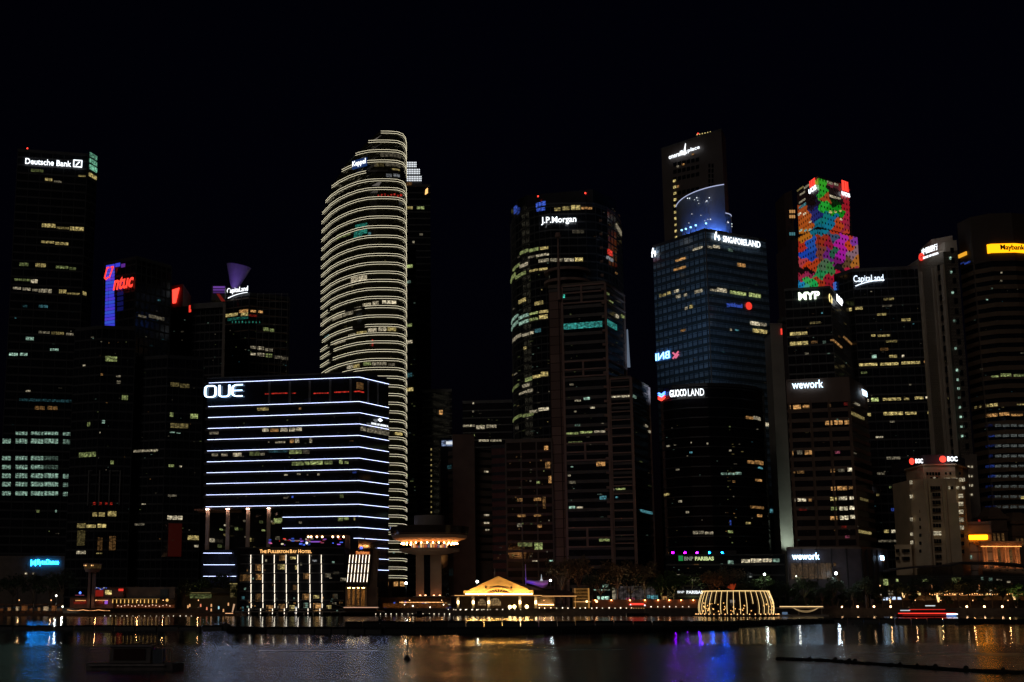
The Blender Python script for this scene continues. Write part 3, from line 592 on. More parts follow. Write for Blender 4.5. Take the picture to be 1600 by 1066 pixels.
def jpm():
    b = Bld('office_tower', 'broad black tower with a rounded left side and a white serif sign', 'skyscraper',
            [(797, 712), (799, 702), (805, 692), (814, 684), (827, 677), (842, 672), (860, 669), (915, 668), (930, 669), (948, 676), (962, 688), (970, 706)], 320, 40, ref=6)
    b.body(GL); b.bands(SP, 4.1, .8, .1); b.mull(SP, 4, .2, .2)
    c = Bld.__new__(Bld); mb = MB(); z1 = WZ(306, 680)
    mb.prism([(b.at(6)[0], 704), (b.at(20)[0] + 1, 688), b.at(34), b.at(b.cum[-1] * .62), (b.at(b.cum[-1] - 18)[0], 688), (b.at(b.cum[-1] - 18)[0], 716), (b.at(6)[0], 716)], b.ztop, z1); obj('crown', mb, GL, b.root)
    b.roof(plant=False, para=1)
    b.sign('J.P.Morgan', 849, 903.5, 353.5, 341, em('k', 1.9), 352, bold=.004, space=1.0, out=2.5)
    b.rand(0, (0, 0, 1, 1))
    b.many([(804, 322, 808, 336, 'b', .5), (809, 325, 812, 338, 'b', .2), (838, 317, 845, 325, 'b', .9), (846, 315, 853, 323, 'b', .8), (839, 325, 852, 331, 'b', .6), (866, 325, 876, 331, 'y', .4), (878, 323, 890, 330, 'y', .4), (892, 321, 907, 330, 'y', .55), (908, 324, 925, 328, 'o', .5), (894, 360, 913, 366, 'w', .07),
            (813, 391, 826, 397, 'G', .3), (828, 388, 842, 394, 'G', .45), (844, 386, 857, 391, 'y', .6), (826, 400, 836, 404, 'w', .2), (838, 397, 858, 401, 'w', .5), (842, 405, 858, 411, 'w', .4), (860, 404, 879, 410, 'w', .35), (881, 404, 897, 410, 'w', .6), (898, 403, 911, 410, 'y', .85),
            (802, 415, 812, 420, 'G', .3), (813, 412, 825, 418, 'w', .45), (828, 421, 841, 425, 'y', .4), (843, 419, 856, 423, 'y', .6), (798, 430, 806, 437, 'G', .4), (806, 427, 822, 433, 'G', .35), (811, 467, 822, 474, 'y', .5), (836, 471, 849, 478, 'y', .4),
            (799, 495, 810, 500, 'g', .5), (811, 492, 826, 498, 'g', .5), (828, 488, 841, 492, 'G', .6), (843, 485, 857, 490, 'y', .5), (799, 505, 810, 511, 'g', .4), (812, 501, 826, 507, 'g', .6), (828, 497, 841, 502, 'G', .4), (843, 492, 856, 500, 'y', .7),
            (802, 524, 815, 530, 'w', .4), (817, 521, 827, 526, 'w', .4), (829, 518, 834, 523, 'w', .6), (836, 514, 846, 521, 'c', .15), (819, 542, 823, 547, 'y', .7), (821, 590, 832, 597, 'G', .5), (833, 586, 845, 592, 'y', .6), (846, 581, 857, 590, 'y', .6),
            (817, 600, 828, 606, 'w', .35), (812, 612, 824, 616, 'w', .4), (825, 608, 833, 614, 'w', .3), (801, 603, 811, 608, 'G', .2), (828, 641, 840, 647, 'w', .35), (842, 637, 858, 643, 'w', .8), (801, 650, 816, 655, 'G', .3), (818, 646, 834, 652, 'G', .3),
            (962, 355, 970, 364, 'w', .3), (949, 391, 956, 401, 'r', 1.0), (947, 402, 957, 408, 'k', .3), (961, 426, 964, 429, 'o', .25), (966, 495, 970, 500, 'y', .4)])
    b.rand(80, (800, 380, 858, 690), 'wGgy', (.03, .3), (1, 4), (1, 2.6), 21); b.rand(20, (925, 320, 968, 440), 'wo', (.03, .15), (1, 3), (1, 2.6), 22)
    b.red(841, 306); b.red(915, 301); b.done()
    c = Bld('office_block', 'brown lit block standing in front of the rounded black tower, with dim amber windows', 'building', [(790, 606), (862, 600)], 690, 25)
    c.body(GLT); c.bands(solid('red_brown_band', (.09, .04, .03), .6), 3.9, 1.2, .3); c.mull(SPB, 7, .6, .4); c.roof(SPB)
    c.many([(850, 697, 857, 705, 'o', .8), (852, 722, 860, 735, 'o', .3), (857, 744, 862, 758, 'o', .6), (838, 752, 844, 757, 'G', .5), (808, 779, 817, 785, 'o', .25), (834, 778, 846, 784, 'o', .4), (808, 804, 822, 809, 'o', .35), (834, 804, 846, 808, 'o', .45), (808, 818, 816, 825, 'w', .2), (840, 820, 847, 826, 'o', .35), (809, 848, 832, 856, 'G', .2), (835, 848, 848, 862, 'G', .5), (848, 776, 853, 800, 'o', .15), (832, 876, 840, 878, 'w', .7), (858, 875, 867, 878, 'g', .8)])
    c.rand(70, (794, 700, 858, 870), 'ooGw', (.03, .25), (1, 4), (1.5, 4), 23); c.done()
    g = Bld('office_block', 'dark red brown low tower between the concrete slab block and the amber windowed block', 'building', [(768, 610), (792, 606)], 700, 20)
    g.body(solid('maroon_wall', (.10, .035, .03), .7)); g.bands(BLK, 3.8, 1.4, .15); g.roof(); g.rand(8, (770, 760, 790, 880), 'og', (.05, .2), (1, 3), (1, 2), 25); g.done()
jpm()

def frame_tower():
    b = Bld('office_tower', 'brown framed tower with rooftop drum and mast and one cyan lit floor', 'skyscraper', [(857, 602), (876, 600), (945, 593), (974, 618)], 444, 30, ref=2)
    b.body(GL); b.roof(SPB, plant=False)
    bm = solid('rose_beam', (.27, .17, .14), .7, .12, .2); pn = wall_grid('panelled_stone', (.22, .145, .12), (.05, .03, .025), 2.6, 4.0)
    s1 = b.cum[1]; s2 = b.cum[2]; x0, x1 = b.front[0], b.front[1]
    obj('stone_pier', MB().slab([x0, x1], 2.5, b.ztop - 2, 0, 1.2), pn, b.root)
    b.bands(solid('dim_band', (.055, .042, .038), .5), 4.05, 1.4, .12)
    mb = MB(); zz = lambda y: b.hit(945, y, True)[2]
    for y in (442, 453, 469, 561, 574, 585, 690, 704, 717, 823, 839, 853):
        mb.slab(b.path(s1, b.cum[-1]), zz(y + 2.2), zz(y), .1, .7)
    for sx in (s2, b.cum[-1] - .3, s1 + .3):
        p = b.at(sx); mb.box(p[0] - .5, p[0] + .5, p[1] - .8, p[1] + .3, 2.5, b.ztop)
    for (ya, yb_) in ((442, 470), (561, 586), (690, 718), (823, 854)):
        p = b._pt(b.hit(909, 500)); mb.box(p[0] - .4, p[0] + .4, p[1] - .8, p[1] + .3, zz(yb_), zz(ya))
    obj('frame', mb, bm, b.root)
    mb = MB()
    for y in range(0, 96): z = 30 + y * 1.35; 
    for i in range(22):
        p = b.at(s2 - .8); mb.box(p[0] - 1, p[0] + .2, p[1] - 1.4, p[1], 40 + i * 6.2, 41 + i * 6.2)
    obj('balconettes', mb, bm, b.root)
    # drum
    cx = WX(888, 430, 618); cyy = 622; R = abs(WX(925, 430, 618) - WX(852, 430, 618)) / 2; zb = b.ztop
    obj('drum', MB().lathe((cx, cyy, zb), [(R * .82, 0), (R * .82, WZ(420, 612) - zb)], 36).lathe((cx, cyy, zb), [(0, WZ(420, 612) - zb), (R * .82, WZ(420, 612) - zb)], 36), GL, b.root)
    for y in (417, 434):
        z = WZ(y, 612); obj('drum_ring', MB().lathe((cx, cyy, z), [(R * .8, -1), (R, -1), (R, .2), (R * .8, .2), (R * .8, -1)], 36), bm, b.root)
    mx = WX(873, 430, 598); obj('mast', MB().tube((mx, 598, zb - 6), (mx, 598, WZ(402, 598)), .75, .55).tube((mx, 598, WZ(402, 598)), (mx, 598, WZ(368, 598)), .45, .3).tube((mx, 598, WZ(371, 598)), (mx, 598, WZ(364, 598)), 1.4, 1.0), bm, b.root)
    b.glowstrip(877, 941, 509, 't', .3, 2.6, .3, mat=glow('cyan_floor', (.06, .52, .46), .55, True, .5), name='lit_floor', zoff=-1.2)
    b.glowstrip(948, 963, 508, 't', .3, 2.6, .3, mat=glow('cyan_floor', (.06, .52, .46), .55, True, .5), name='lit_floor', zoff=-1.2)
    obj('lit_fin', MB().tube((WX(981.5, 545, 600), 600, WZ(574, 600)), (WX(980, 515, 600), 600, WZ(515, 600)), .7, .3, 6), glow('pale_blue', (.35, .45, .62), .28), b.root)
    b.many([(877, 461, 883, 467, 't', .8), (947, 458, 951, 461, 'G', .2), (962, 492, 966, 498, 'w', .6), (970, 493, 975, 498, 'G', .35), (952, 471, 957, 477, 'G', .3), (897, 642, 901, 645, 'w', .2), (912, 621, 922, 626, 'g', .7), (898, 625, 908, 628, 'w', .4), (922, 636, 930, 639, 'w', .6),
            (882, 676, 904, 680, 'G', .45), (906, 674, 926, 678, 'G', .6), (928, 673, 946, 677, 'w', .45), (888, 690, 910, 694, 'G', .15), (932, 722, 946, 730, 'o', .7), (887, 742, 892, 745, 'w', .7), (892, 729, 896, 731, 'g', .6), (889, 752, 900, 757, 'w', .12), (937, 775, 948, 782, 'c', .3), (889, 791, 899, 796, 'g', .6), (901, 792, 911, 795, 'w', .7), (936, 842, 953, 847, 'G', .35), (898, 663, 907, 667, 'g', .15), (890, 600, 897, 603, 'w', .25)])
    b.rand(46, (880, 480, 940, 850), 'wGg', (.03, .2), (1, 4), (1, 2.5), 31); b.rand(20, (948, 470, 972, 590), 'wGb', (.03, .2), (1, 3), (1, 2.5), 32); b.done()
    w = Bld('office_tower', 'lower framed wing attached right of the brown framed tower, with pale ladder like beams', 'skyscraper', [(950, 594), (985, 590), (1013, 618)], 590, 28, ref=1)
    w.body(GL); w.roof(SPB, plant=False, para=.8); w.bands(solid('dim_band', (.055, .042, .038), .5), 4.0, 1.2, .12)
    mb = MB(); z2 = lambda y: w.hit(985, y, True)[2]
    for i in range(21): y = 590 + i * 12.9; mb.slab(w.path(0, w.cum[1]), z2(y + 1.8), z2(y), .1, .7)
    for i in range(0, 21, 1): y = 590 + i * 12.9; mb.slab(w.path(w.cum[1], w.cum[2]), z2(y + 1), z2(y), .05, .35)
    for sx in (.4, w.cum[1], w.cum[2] - .3): p = w.at(sx); mb.box(p[0] - .55, p[0] + .55, p[1] - .9, p[1] + .3, 2.5, w.ztop)
    obj('frame', mb, bm, w.root)
    w.many([(955, 618, 970, 622, 'w', .8), (971, 617, 984, 622, 'w', .6), (988, 618, 993, 623, 'g', .3), (1007, 664, 1011, 668, 'w', .35), (1013, 673, 1016, 678, 'w', .6), (951, 764, 960, 767, 'w', .6), (962, 763, 978, 766, 'G', .5), (962, 776, 966, 779, 'c', .3), (1000, 798, 1018, 803, 'c', .3), (1021, 796, 1024, 799, 'o', .9)])
    w.rand(24, (953, 600, 1016, 850), 'wGg', (.03, .2), (1, 3), (1, 2.4), 33); w.done()
frame_tower()
# ------------------------------------------------------------------ right half of the skyline
def raffles():
    b = Bld('office_tower', 'tallest plain tower at right centre with a slanted roofline and glowing white script sign', 'skyscraper', [(1032, 818), (1127, 782), (1133, 800)], 204, 36, ref=1)
    b.body(solid('grey_cladding', (.12, .10, .095), .6, .12, .1)); b.roof(SPG, 1.2)
    wt = em('k', 1.7)
    b.sign('oneraffles', 1048, 1076, 249, 241.5, wt, 242, bold=.0, out=1.5, level=True); b.sign('place', 1077.5, 1096, 240.5, 233, wt, 235, bold=.0, out=1.5)
    h = b.hit(1068, 244, True); P = b._pt(h); q = b.hit(1070, 225, True); obj('emblem', MB().quad((P[0] - .9, P[1] - 2, h[2]), (P[0] + .7, P[1] - 2, h[2]), (P[0] + 1.3, P[1] - 2, q[2]), (P[0] + .9, P[1] - 2, q[2])), wt, b.root)
    dk = MB()
    def cell(x0, y0, x1, y1):
        dk = MB()
        a = b.hit(x0, (y0 + y1) / 2, True); c = b.hit(x1, (y0 + y1) / 2, True); z1 = b.hit((x0 + x1) / 2, y0, True)[2]; z0 = b.hit((x0 + x1) / 2, y1, True)[2]; dk.slab(b.path(a[1], c[1]), z0, z1, 0, .12); obj('window', dk, GL, b.root)
    for j in range(7):
        for i in range(6):
            if j in (3,): continue
            x = 1052 + i * 7; cell(x, 254 - i * 1.5 + j * 11.5, x + 5.4, 260 - i * 1.5 + j * 11.5)
    for j in range(6):
        for i in range(2): cell(1107 + i * 5, 256 + j * 8, 1110 + i * 5, 262 + j * 8)
    for i in range(10): b.win(1052 + i * .35, 281 + i * 9.8, 1056.4 + i * .35, 285.5 + i * 9.8, 'y', .9, pane=3)
    b.many([(1058, 290, 1061, 294, 'o', .5), (1058, 259, 1061, 262, 'w', .6), (1066, 256, 1070, 259, 'o', .6), (1081, 240, 1085, 243, 'o', .2)], pane=2)
    b.red(1036, 235); b.red(1091, 208)
    for i in range(6):
        q = b.at(0); X = WX(1089 + i * 3.6, 209, 795); obj('roof_lamp', MB().sphere((X, 795 - i, b.ztop + 1.9), .35, 5), em('y', .8), b.root)
    b.done()
raffles()

def sl_tower():
    b = Bld('office_tower', 'bluish gridded glass tower with a curved blue lit screen on its roof', 'skyscraper', [(1019, 672), (1102, 640), (1196, 660)], 362, 40, ref=1)
    g = wall_grid('gridded_glass', (.25, .38, .52), (.04, .065, .095), 1.15, 1.95)
    b.body(g); b.bands(solid('teal_spandrel', (.05, .08, .10), .4), 3.9, 1.3, .15); b.roof(SP, plant=False)
    obj('corner_post', MB().tube((b.front[1][0], b.front[1][1], 3), (b.front[1][0], b.front[1][1], b.ztop), .35), SPG, b.root)
    wt = em('k', 1.8)
    b.sign('SINGAPORE', 1127.5, 1162, 380, 370.5, wt, 383.5, bold=.0, out=1); b.sign('LAND', 1163, 1185.5, 385.5, 376, wt, 387, bold=.0, out=1)
    vf = strokes([[(0, 0), (0, .55), (.3, 1), (.3, .45), (0, .45)], [(.55, .4), (.85, .55), (1.0, .15)], [(.8, .6), (.8, 0)]], .2)
    b.sign('', 1114, 1123, 376.5, 363, wt, vf=vf, name='emblem', out=1); b.sign('', 1021, 1028, 402, 387, wt, vf=vf, name='emblem', out=1)
    b.sign('BNI', 1025.5, 1047, 563, 552, glow('sign_pale_blue', (.18, .45, 1), 5), 560.5, bold=.0, mirror=True, out=.25)  # sign reflection in the glass, put in as mirrored glowing letters
    b.sign('', 1051.5, 1062, 561, 550, em('p', .8), 560, vf=strokes([[(0, 0), (1, 1)], [(0, 1), (.5, .5)], [(.5, 0), (1, .5)]], .25), name='emblem', out=.25)  # mark of the same reflected sign, a glowing shape
    b.disc(1169, 478.5, 6, em('r', .9), flat=1); b.sign('banking', 1135, 1159, 482, 474, em('b', .35), bold=.02, out=.3, mirror=True, name='dim_letters')  # red disc and blurred text: glass reflections put in as glowing shapes
    b.many([(1105, 385, 1112, 389, 'w', .35), (1114, 384, 1124, 389, 'w', .7), (1083, 387, 1098, 391, 'w', .55), (1137, 389, 1144, 394, 'g', .2), (1152, 412, 1164, 418.5, 'o', .6), (1056, 404, 1072, 408, 'o', .8), (1053, 418, 1072, 422, 'o', .55),
            (1109, 452, 1119, 456, 'w', .3), (1120, 451, 1135, 458, 'w', .75), (1140, 456, 1165, 462, 'G', .6), (1170, 459, 1188, 466, 'G', .75), (1172, 503, 1186, 510, 'w', .8), (1186, 505, 1197, 511, 'w', .3), (1176, 515, 1198, 522, 'y', .7), (1036, 459, 1041, 464, 'y', .3), (1043, 456, 1048, 461, 'y', .5), (1054, 453, 1061, 458, 'w', .7), (1086, 453, 1098, 459, 'w', .4),
            (1057, 461, 1064, 467, 'w', .4), (1069, 459, 1074, 464, 'w', .4), (1071, 480, 1075, 485, 'w', .5), (1078, 477, 1083, 483, 'y', .5), (1064, 515, 1072, 519, 'o', .25), (1031, 460, 1034, 466, 'y', .2), (1193, 661, 1206, 668, 'w', .9), (1199, 796, 1214, 803, 'c', .3), (1140, 514, 1143, 518, 'w', .4), (1148, 515, 1154, 518, 'c', .3)])
    b.rand(26, (1110, 440, 1198, 600), 'wcg', (.03, .15), (1, 3), (1, 2), 41); b.rand(26, (1022, 400, 1098, 600), 'wGg', (.03, .2), (1, 4), (1, 2), 42)
    zb = b.ztop
    sg = solid('screen_glass', (.30, .36, .45), .35, .1); wh = em('k', .9)
    def screen(cx, cy, R, zt, a0, a1, slope, ztl):
        n = 36; mb = MB(); rim = MB(); top = []
        for i in range(n + 1):
            t = radians(a0 + (a1 - a0) * i / n); f = i / n; z = ztl + (zt - ztl) * (f ** .8 if slope else 1)
            for rr in (R, R - .4): mb.v += [(cx + rr * cos(t), cy + rr * sin(t), zb), (cx + rr * cos(t), cy + rr * sin(t), z)]
            top.append((cx + R * cos(t), cy + R * sin(t), z))
        for i in range(n):
            k = 4 * i; mb.f += [(k, k + 4, k + 5, k + 1), (k + 2, k + 3, k + 7, k + 6), (k + 1, k + 5, k + 7, k + 3)]
        o = obj('roof_screen', mb, sg, b.root)
        for p, q in zip(top, top[1:]): rim.tube(p, q, .22, k=5)
        obj('light_strip', rim, glow('rim_light', (.62, .68, 1), .75), b.root)
        return o
    X0 = WX(1059, 330, 668); X1 = WX(1121, 330, 668)
    screen(X1, 672, X1 - X0, WZ(290, 654), 180, 270, True, WZ(320, 668))
    X2 = WX(1095, 340, 672); X3 = WX(1148, 340, 672)
    screen((X2 + X3) / 2, 680, (X3 - X2) / 2, WZ(329, 668), 180, 360, False, WZ(329, 668))
    base = WL[b.root.name]; r = random.Random(4)
    for i in range(22):
        x = r.uniform(1066, 1114) if i < 16 else r.uniform(1128, 1145); y = r.uniform(305, 352) if i < 16 else r.uniform(342, 356)
        X = WX(x, y, 660); rr = X1 - X0
        if i < 16: dx = X - X1; Y = 672 - sqrt(max(1, rr * rr - dx * dx)) - .3
        else: dx = X - (X2 + X3) / 2; rr = (X3 - X2) / 2; Y = 680 - sqrt(max(1, rr * rr - dx * dx)) - .3
        obj('point_lamp', MB().sphere((X * Y / 660, Y, WZ(y, Y)), .22, 4), em('k', .8 if i % 3 else 2), b.root)
    def spot(X, Y, e):
        lp = bpy.data.lights.new('blue_lamp', 'SPOT'); lp.energy = 2000 * e; lp.color = (.10, .26, 1); lp.spot_size = radians(150); lp.spot_blend = 1; lp.shadow_soft_size = .4
        lo = bpy.data.objects.new('blue_lamp', lp); COL.objects.link(lo); lo.parent = b.root
        lo.location = (X - base.x, Y - base.y, zb + 1.3 - base.z); lo.rotation_euler = Vector((0, .45, 1.0)).to_track_quat('-Z', 'Y').to_euler()
        obj('lamp_case', MB().box(X - .5, X + .5, Y - .3, Y + .5, zb + .1, zb + 1.0), BLK, b.root)
    R1 = X1 - X0; R2 = (X3 - X2) / 2; c2 = (X2 + X3) / 2
    for f in (.12, .3, .48, .66, .84): X = X0 + R1 * f; spot(X, 672 - sqrt(R1 * R1 - (X - X1) ** 2) - 3, 1)
    for f in (.25, .6, .9): X = c2 + R2 * f; spot(X, 680 - sqrt(R2 * R2 - (X - c2) ** 2) - 3, 1.2)
    for px, py, Y, k in ((1071.5, 358, 650, 0), (1079, 355.5, 646, 1), (1087, 352.5, 643, 1), (1103, 349.5, 641.5, 1), (1065, 360, 656, 0)):
        X, _, z = W(px, py, Y); obj('flood_lens', MB().box(X - .45, X + .45, Y - .3, Y - .2, z - .4, z + .4), glow('crown_lens', (.25, .6, 1), 3), b.root); obj('flood_bracket', MB().box(X - .1, X + .1, Y - .1, Y + .1, b.ztop, z).box(X - .6, X + .6, Y - .19, Y + .2, z - .5, z + .5), BLK, b.root)
    b.done()
sl_tower()

def guoco():
    b = Bld('office_tower', 'glossy black bow fronted tower whose white sign has a red and blue emblem', 'skyscraper', [(1031, 562), (1036, 556), (1050, 551), (1075, 547), (1105, 545), (1135, 546), (1160, 549), (1180, 554), (1190, 562), (1193, 575)], 603, 26, ref=4)
    GB = b; b.body(glassmat('black_glass', (.006, .006, .008), .06)); b.roof(BLK, 1.2); b.bands(BLK, 3.9, .5, .05)
    wt = em('k', 2.0)
    b.sign('GUOCO', 1052, 1078, 622, 611, wt, 620.8, bold=.015, out=3.2); b.sign('LAND', 1076, 1101, 621, 610, wt, 619.7, bold=.0, out=3.2)
    for i, (dy, k) in enumerate(((0, 'b'), (3, 'b'), (6, 'r'), (9, 'r'))):
        vf = strokes([[(0, .6), (.55, 0), (1, .35)]], .22)
        b.sign('', 1033, 1045, 617.5 + dy, 612 + dy, glow('emblem_blue', (.08, .22, 1), 5) if k == 'b' else em('r', 3), vf=strokes([[(0, .9), (.5, .1)], [(.5, .1), (1, .6)]], .2), name='emblem', out=1.2)
    b.many([(1126, 739, 1136, 743, 'g', .3), (1137, 739, 1147, 743, 'g', .4), (1148, 738, 1158, 743, 'g', .35), (1165, 651, 1176, 656, 'o', .5), (1177, 651, 1187, 657, 'w', .4), (1168, 720, 1178, 726, 'o', .4), (1180, 720, 1191, 727, 'o', .5), (1184, 730, 1190, 733, 'c', .5), (1180, 749, 1189, 753, 'o', .6), (1083, 830, 1100, 836, 'w', .3), (1101, 831, 1115, 836, 'w', .4), (1137, 829, 1145, 834, 'G', .4),
            (1039, 771, 1046, 775, 'y', .5), (1060, 782, 1066, 786, 'w', .5), (1072, 799, 1077, 803, 'w', .3), (1042, 696, 1047, 699, 'w', .35), (1056, 733, 1062, 736, 'w', .3), (1078, 706, 1082, 709, 'c', .5), (1079, 691, 1081, 694, 'w', .5), (1104, 692, 1107, 695, 'w', .4), (1139, 703, 1142, 706, 'w', .5), (1172, 791, 1192, 796, 'o', .25), (1183, 804, 1190, 809, 'o', .5), (1165, 816, 1172, 820, 'y', .5), (1144, 751, 1148, 755, 'o', .3), (1140, 813, 1142, 823, 'b', .35)])
    b.rand(40, (1132, 640, 1146, 850), 'wyGo', (.05, .3), (1, 3), (1, 3), 51); b.rand(60, (1040, 660, 1185, 850), 'wygc', (.03, .25), (.8, 2.4), (1, 2), 52)
    b.done()
    p = Bld('podium_block', 'long low black podium with a green sign and one bright window strip', 'building', [(1040, 540), (1226, 536)], 868, 14)
    p.body(GL); p.roof(BLK, .6); p.bands(SP, 4, .7, .15)
    p.many([(1137, 876, 1146, 883, 'g', .5), (1158, 874, 1172, 881, 'w', .8), (1173, 873, 1190, 881, 'w', .9), (1191, 873, 1206, 880, 'w', .8), (1207, 873, 1218, 880, 'g', .4)], pane=1.1)
    for x, k, s in ((1050, 'v', 420), (1069, 'v', 500), (1088, 'i', 900), (1107, 'b', 1200), (1127, 'b', 1000)):  # hooded violet and blue floods, added to colour the water
        X, _, z = W(x, 864, 537); f = obj('flood_lamp_case', MB().box(X - .5, X + .5, 536.2, 537.2, z - .5, z + .5).box(X - .5, X + .5, 534.9, 536.19, z - .5, z - .42).box(X - .5, X + .5, 534.9, 536.19, z + .42, z + .5).box(X - .5, X - .42, 534.9, 536.19, z - .41, z + .41).box(X + .42, X + .5, 534.9, 536.19, z - .41, z + .41).box(X - .08, X + .08, 536.8, 537, p.ztop, z - .5), BLK, p.root)
        obj('lens', MB().box(X - .2, X + .2, 536, 536.19, z - .2, z + .2), glow('lens_' + k, {'v': (.22, .0005, 1), 'i': (.08, .001, 1), 'b': (.0006, .09, 1)}[k], s), f)
    gr = em('g', .4); p.sign('', 1060, 1067, 876.5, 868.5, glow('sign_green', (.03, .5, .12), .4), vf=([(0, 0, -.02), (1, 0, -.02), (1, 1, -.02), (0, 1, -.02), (0, 0, .02), (1, 0, .02), (1, 1, .02), (0, 1, .02)], [(4, 5, 6, 7)]), name='emblem')
    p.sign('BNP', 1069, 1083, 876, 870, glow('sign_dim', (.7, .8, .6), .25), bold=.02); p.sign('PARIBAS', 1086, 1115, 876, 870, glow('sign_yellow_green', (.85, 1, .45), .8), bold=.02)
    p.sign('BNP', 1058.5, 1069, 927, 923.5, em('k', .8), bold=.03); p.sign('PARIBAS', 1072.5, 1098, 928, 923, em('k', 1.2), bold=.03)
    p.win(1078, 905, 1096, 909, 'w', .3); p.rand(24, (1045, 880, 1130, 930), 'wgo', (.05, .4), (1, 5), (1, 2), 53); p.done()
    q = Bld('tower_slab', 'blank pale slab wall rising behind the sign covered block, lit at its foot', 'building', [(1203, 600), (1222, 600)], 508, 30)
    q.body(solid('pale_slab', (.26, .23, .20), .8, .15, .12)); q.roof(CONC, .8, plant=False)
    for px, Yb, e in ((1036, 604, 1.0), (1052, 604, .8), (1080, 600, .5), (1130, 606, .35)):  # roof floods added to brighten and tint the glass tower behind
        X, _, z = W(px, 606, Yb); lp = bpy.data.lights.new('facade_flood', 'SPOT'); lp.energy = 14000 * e; lp.color = (.40, .62, .95); lp.spot_size = radians(95); lp.spot_blend = 1; lp.shadow_soft_size = .5
        lo = bpy.data.objects.new('facade_flood', lp); COL.objects.link(lo); lo.parent = b.root; bb = WL[b.root.name]; lo.location = (X - bb.x, Yb - bb.y, b.ztop + .8 - bb.z); lo.rotation_euler = Vector((-.1, .75, 1)).to_track_quat('-Z', 'Y').to_euler()
        obj('flood_case', MB().box(X - .4, X + .4, Yb - 1, Yb - .4, b.ztop, b.ztop + .7), BLK, b.root)
    q.glowstrip(1220, 1222, 523, 'r', 1.2, 2.6, name='red_lamp')
    X = (q.front[0][0] + q.front[1][0]) / 2; lp = bpy.data.lights.new('flood_lamp', 'SPOT'); lp.energy = 16000; lp.color = (.75, 1, .85); lp.spot_size = radians(80); lp.spot_blend = 1; lp.shadow_soft_size = .5  # floodlight and its post are added to light the slab's foot
    lo = bpy.data.objects.new('flood_lamp', lp); COL.objects.link(lo); lo.parent = q.root; bb = WL[q.root.name]; lo.location = (X - bb.x, 595 - bb.y, 22 - bb.z); lo.rotation_euler = Vector((0, .16, 1)).to_track_quat('-Z', 'Y').to_euler()
    obj('lamp_post', MB().tube((X, 595, 2.5), (X, 595, 21.3), .2).box(X - .6, X + .6, 594.5, 595.5, 21.2, 21.7), BLK, q.root); q.done()
guoco()

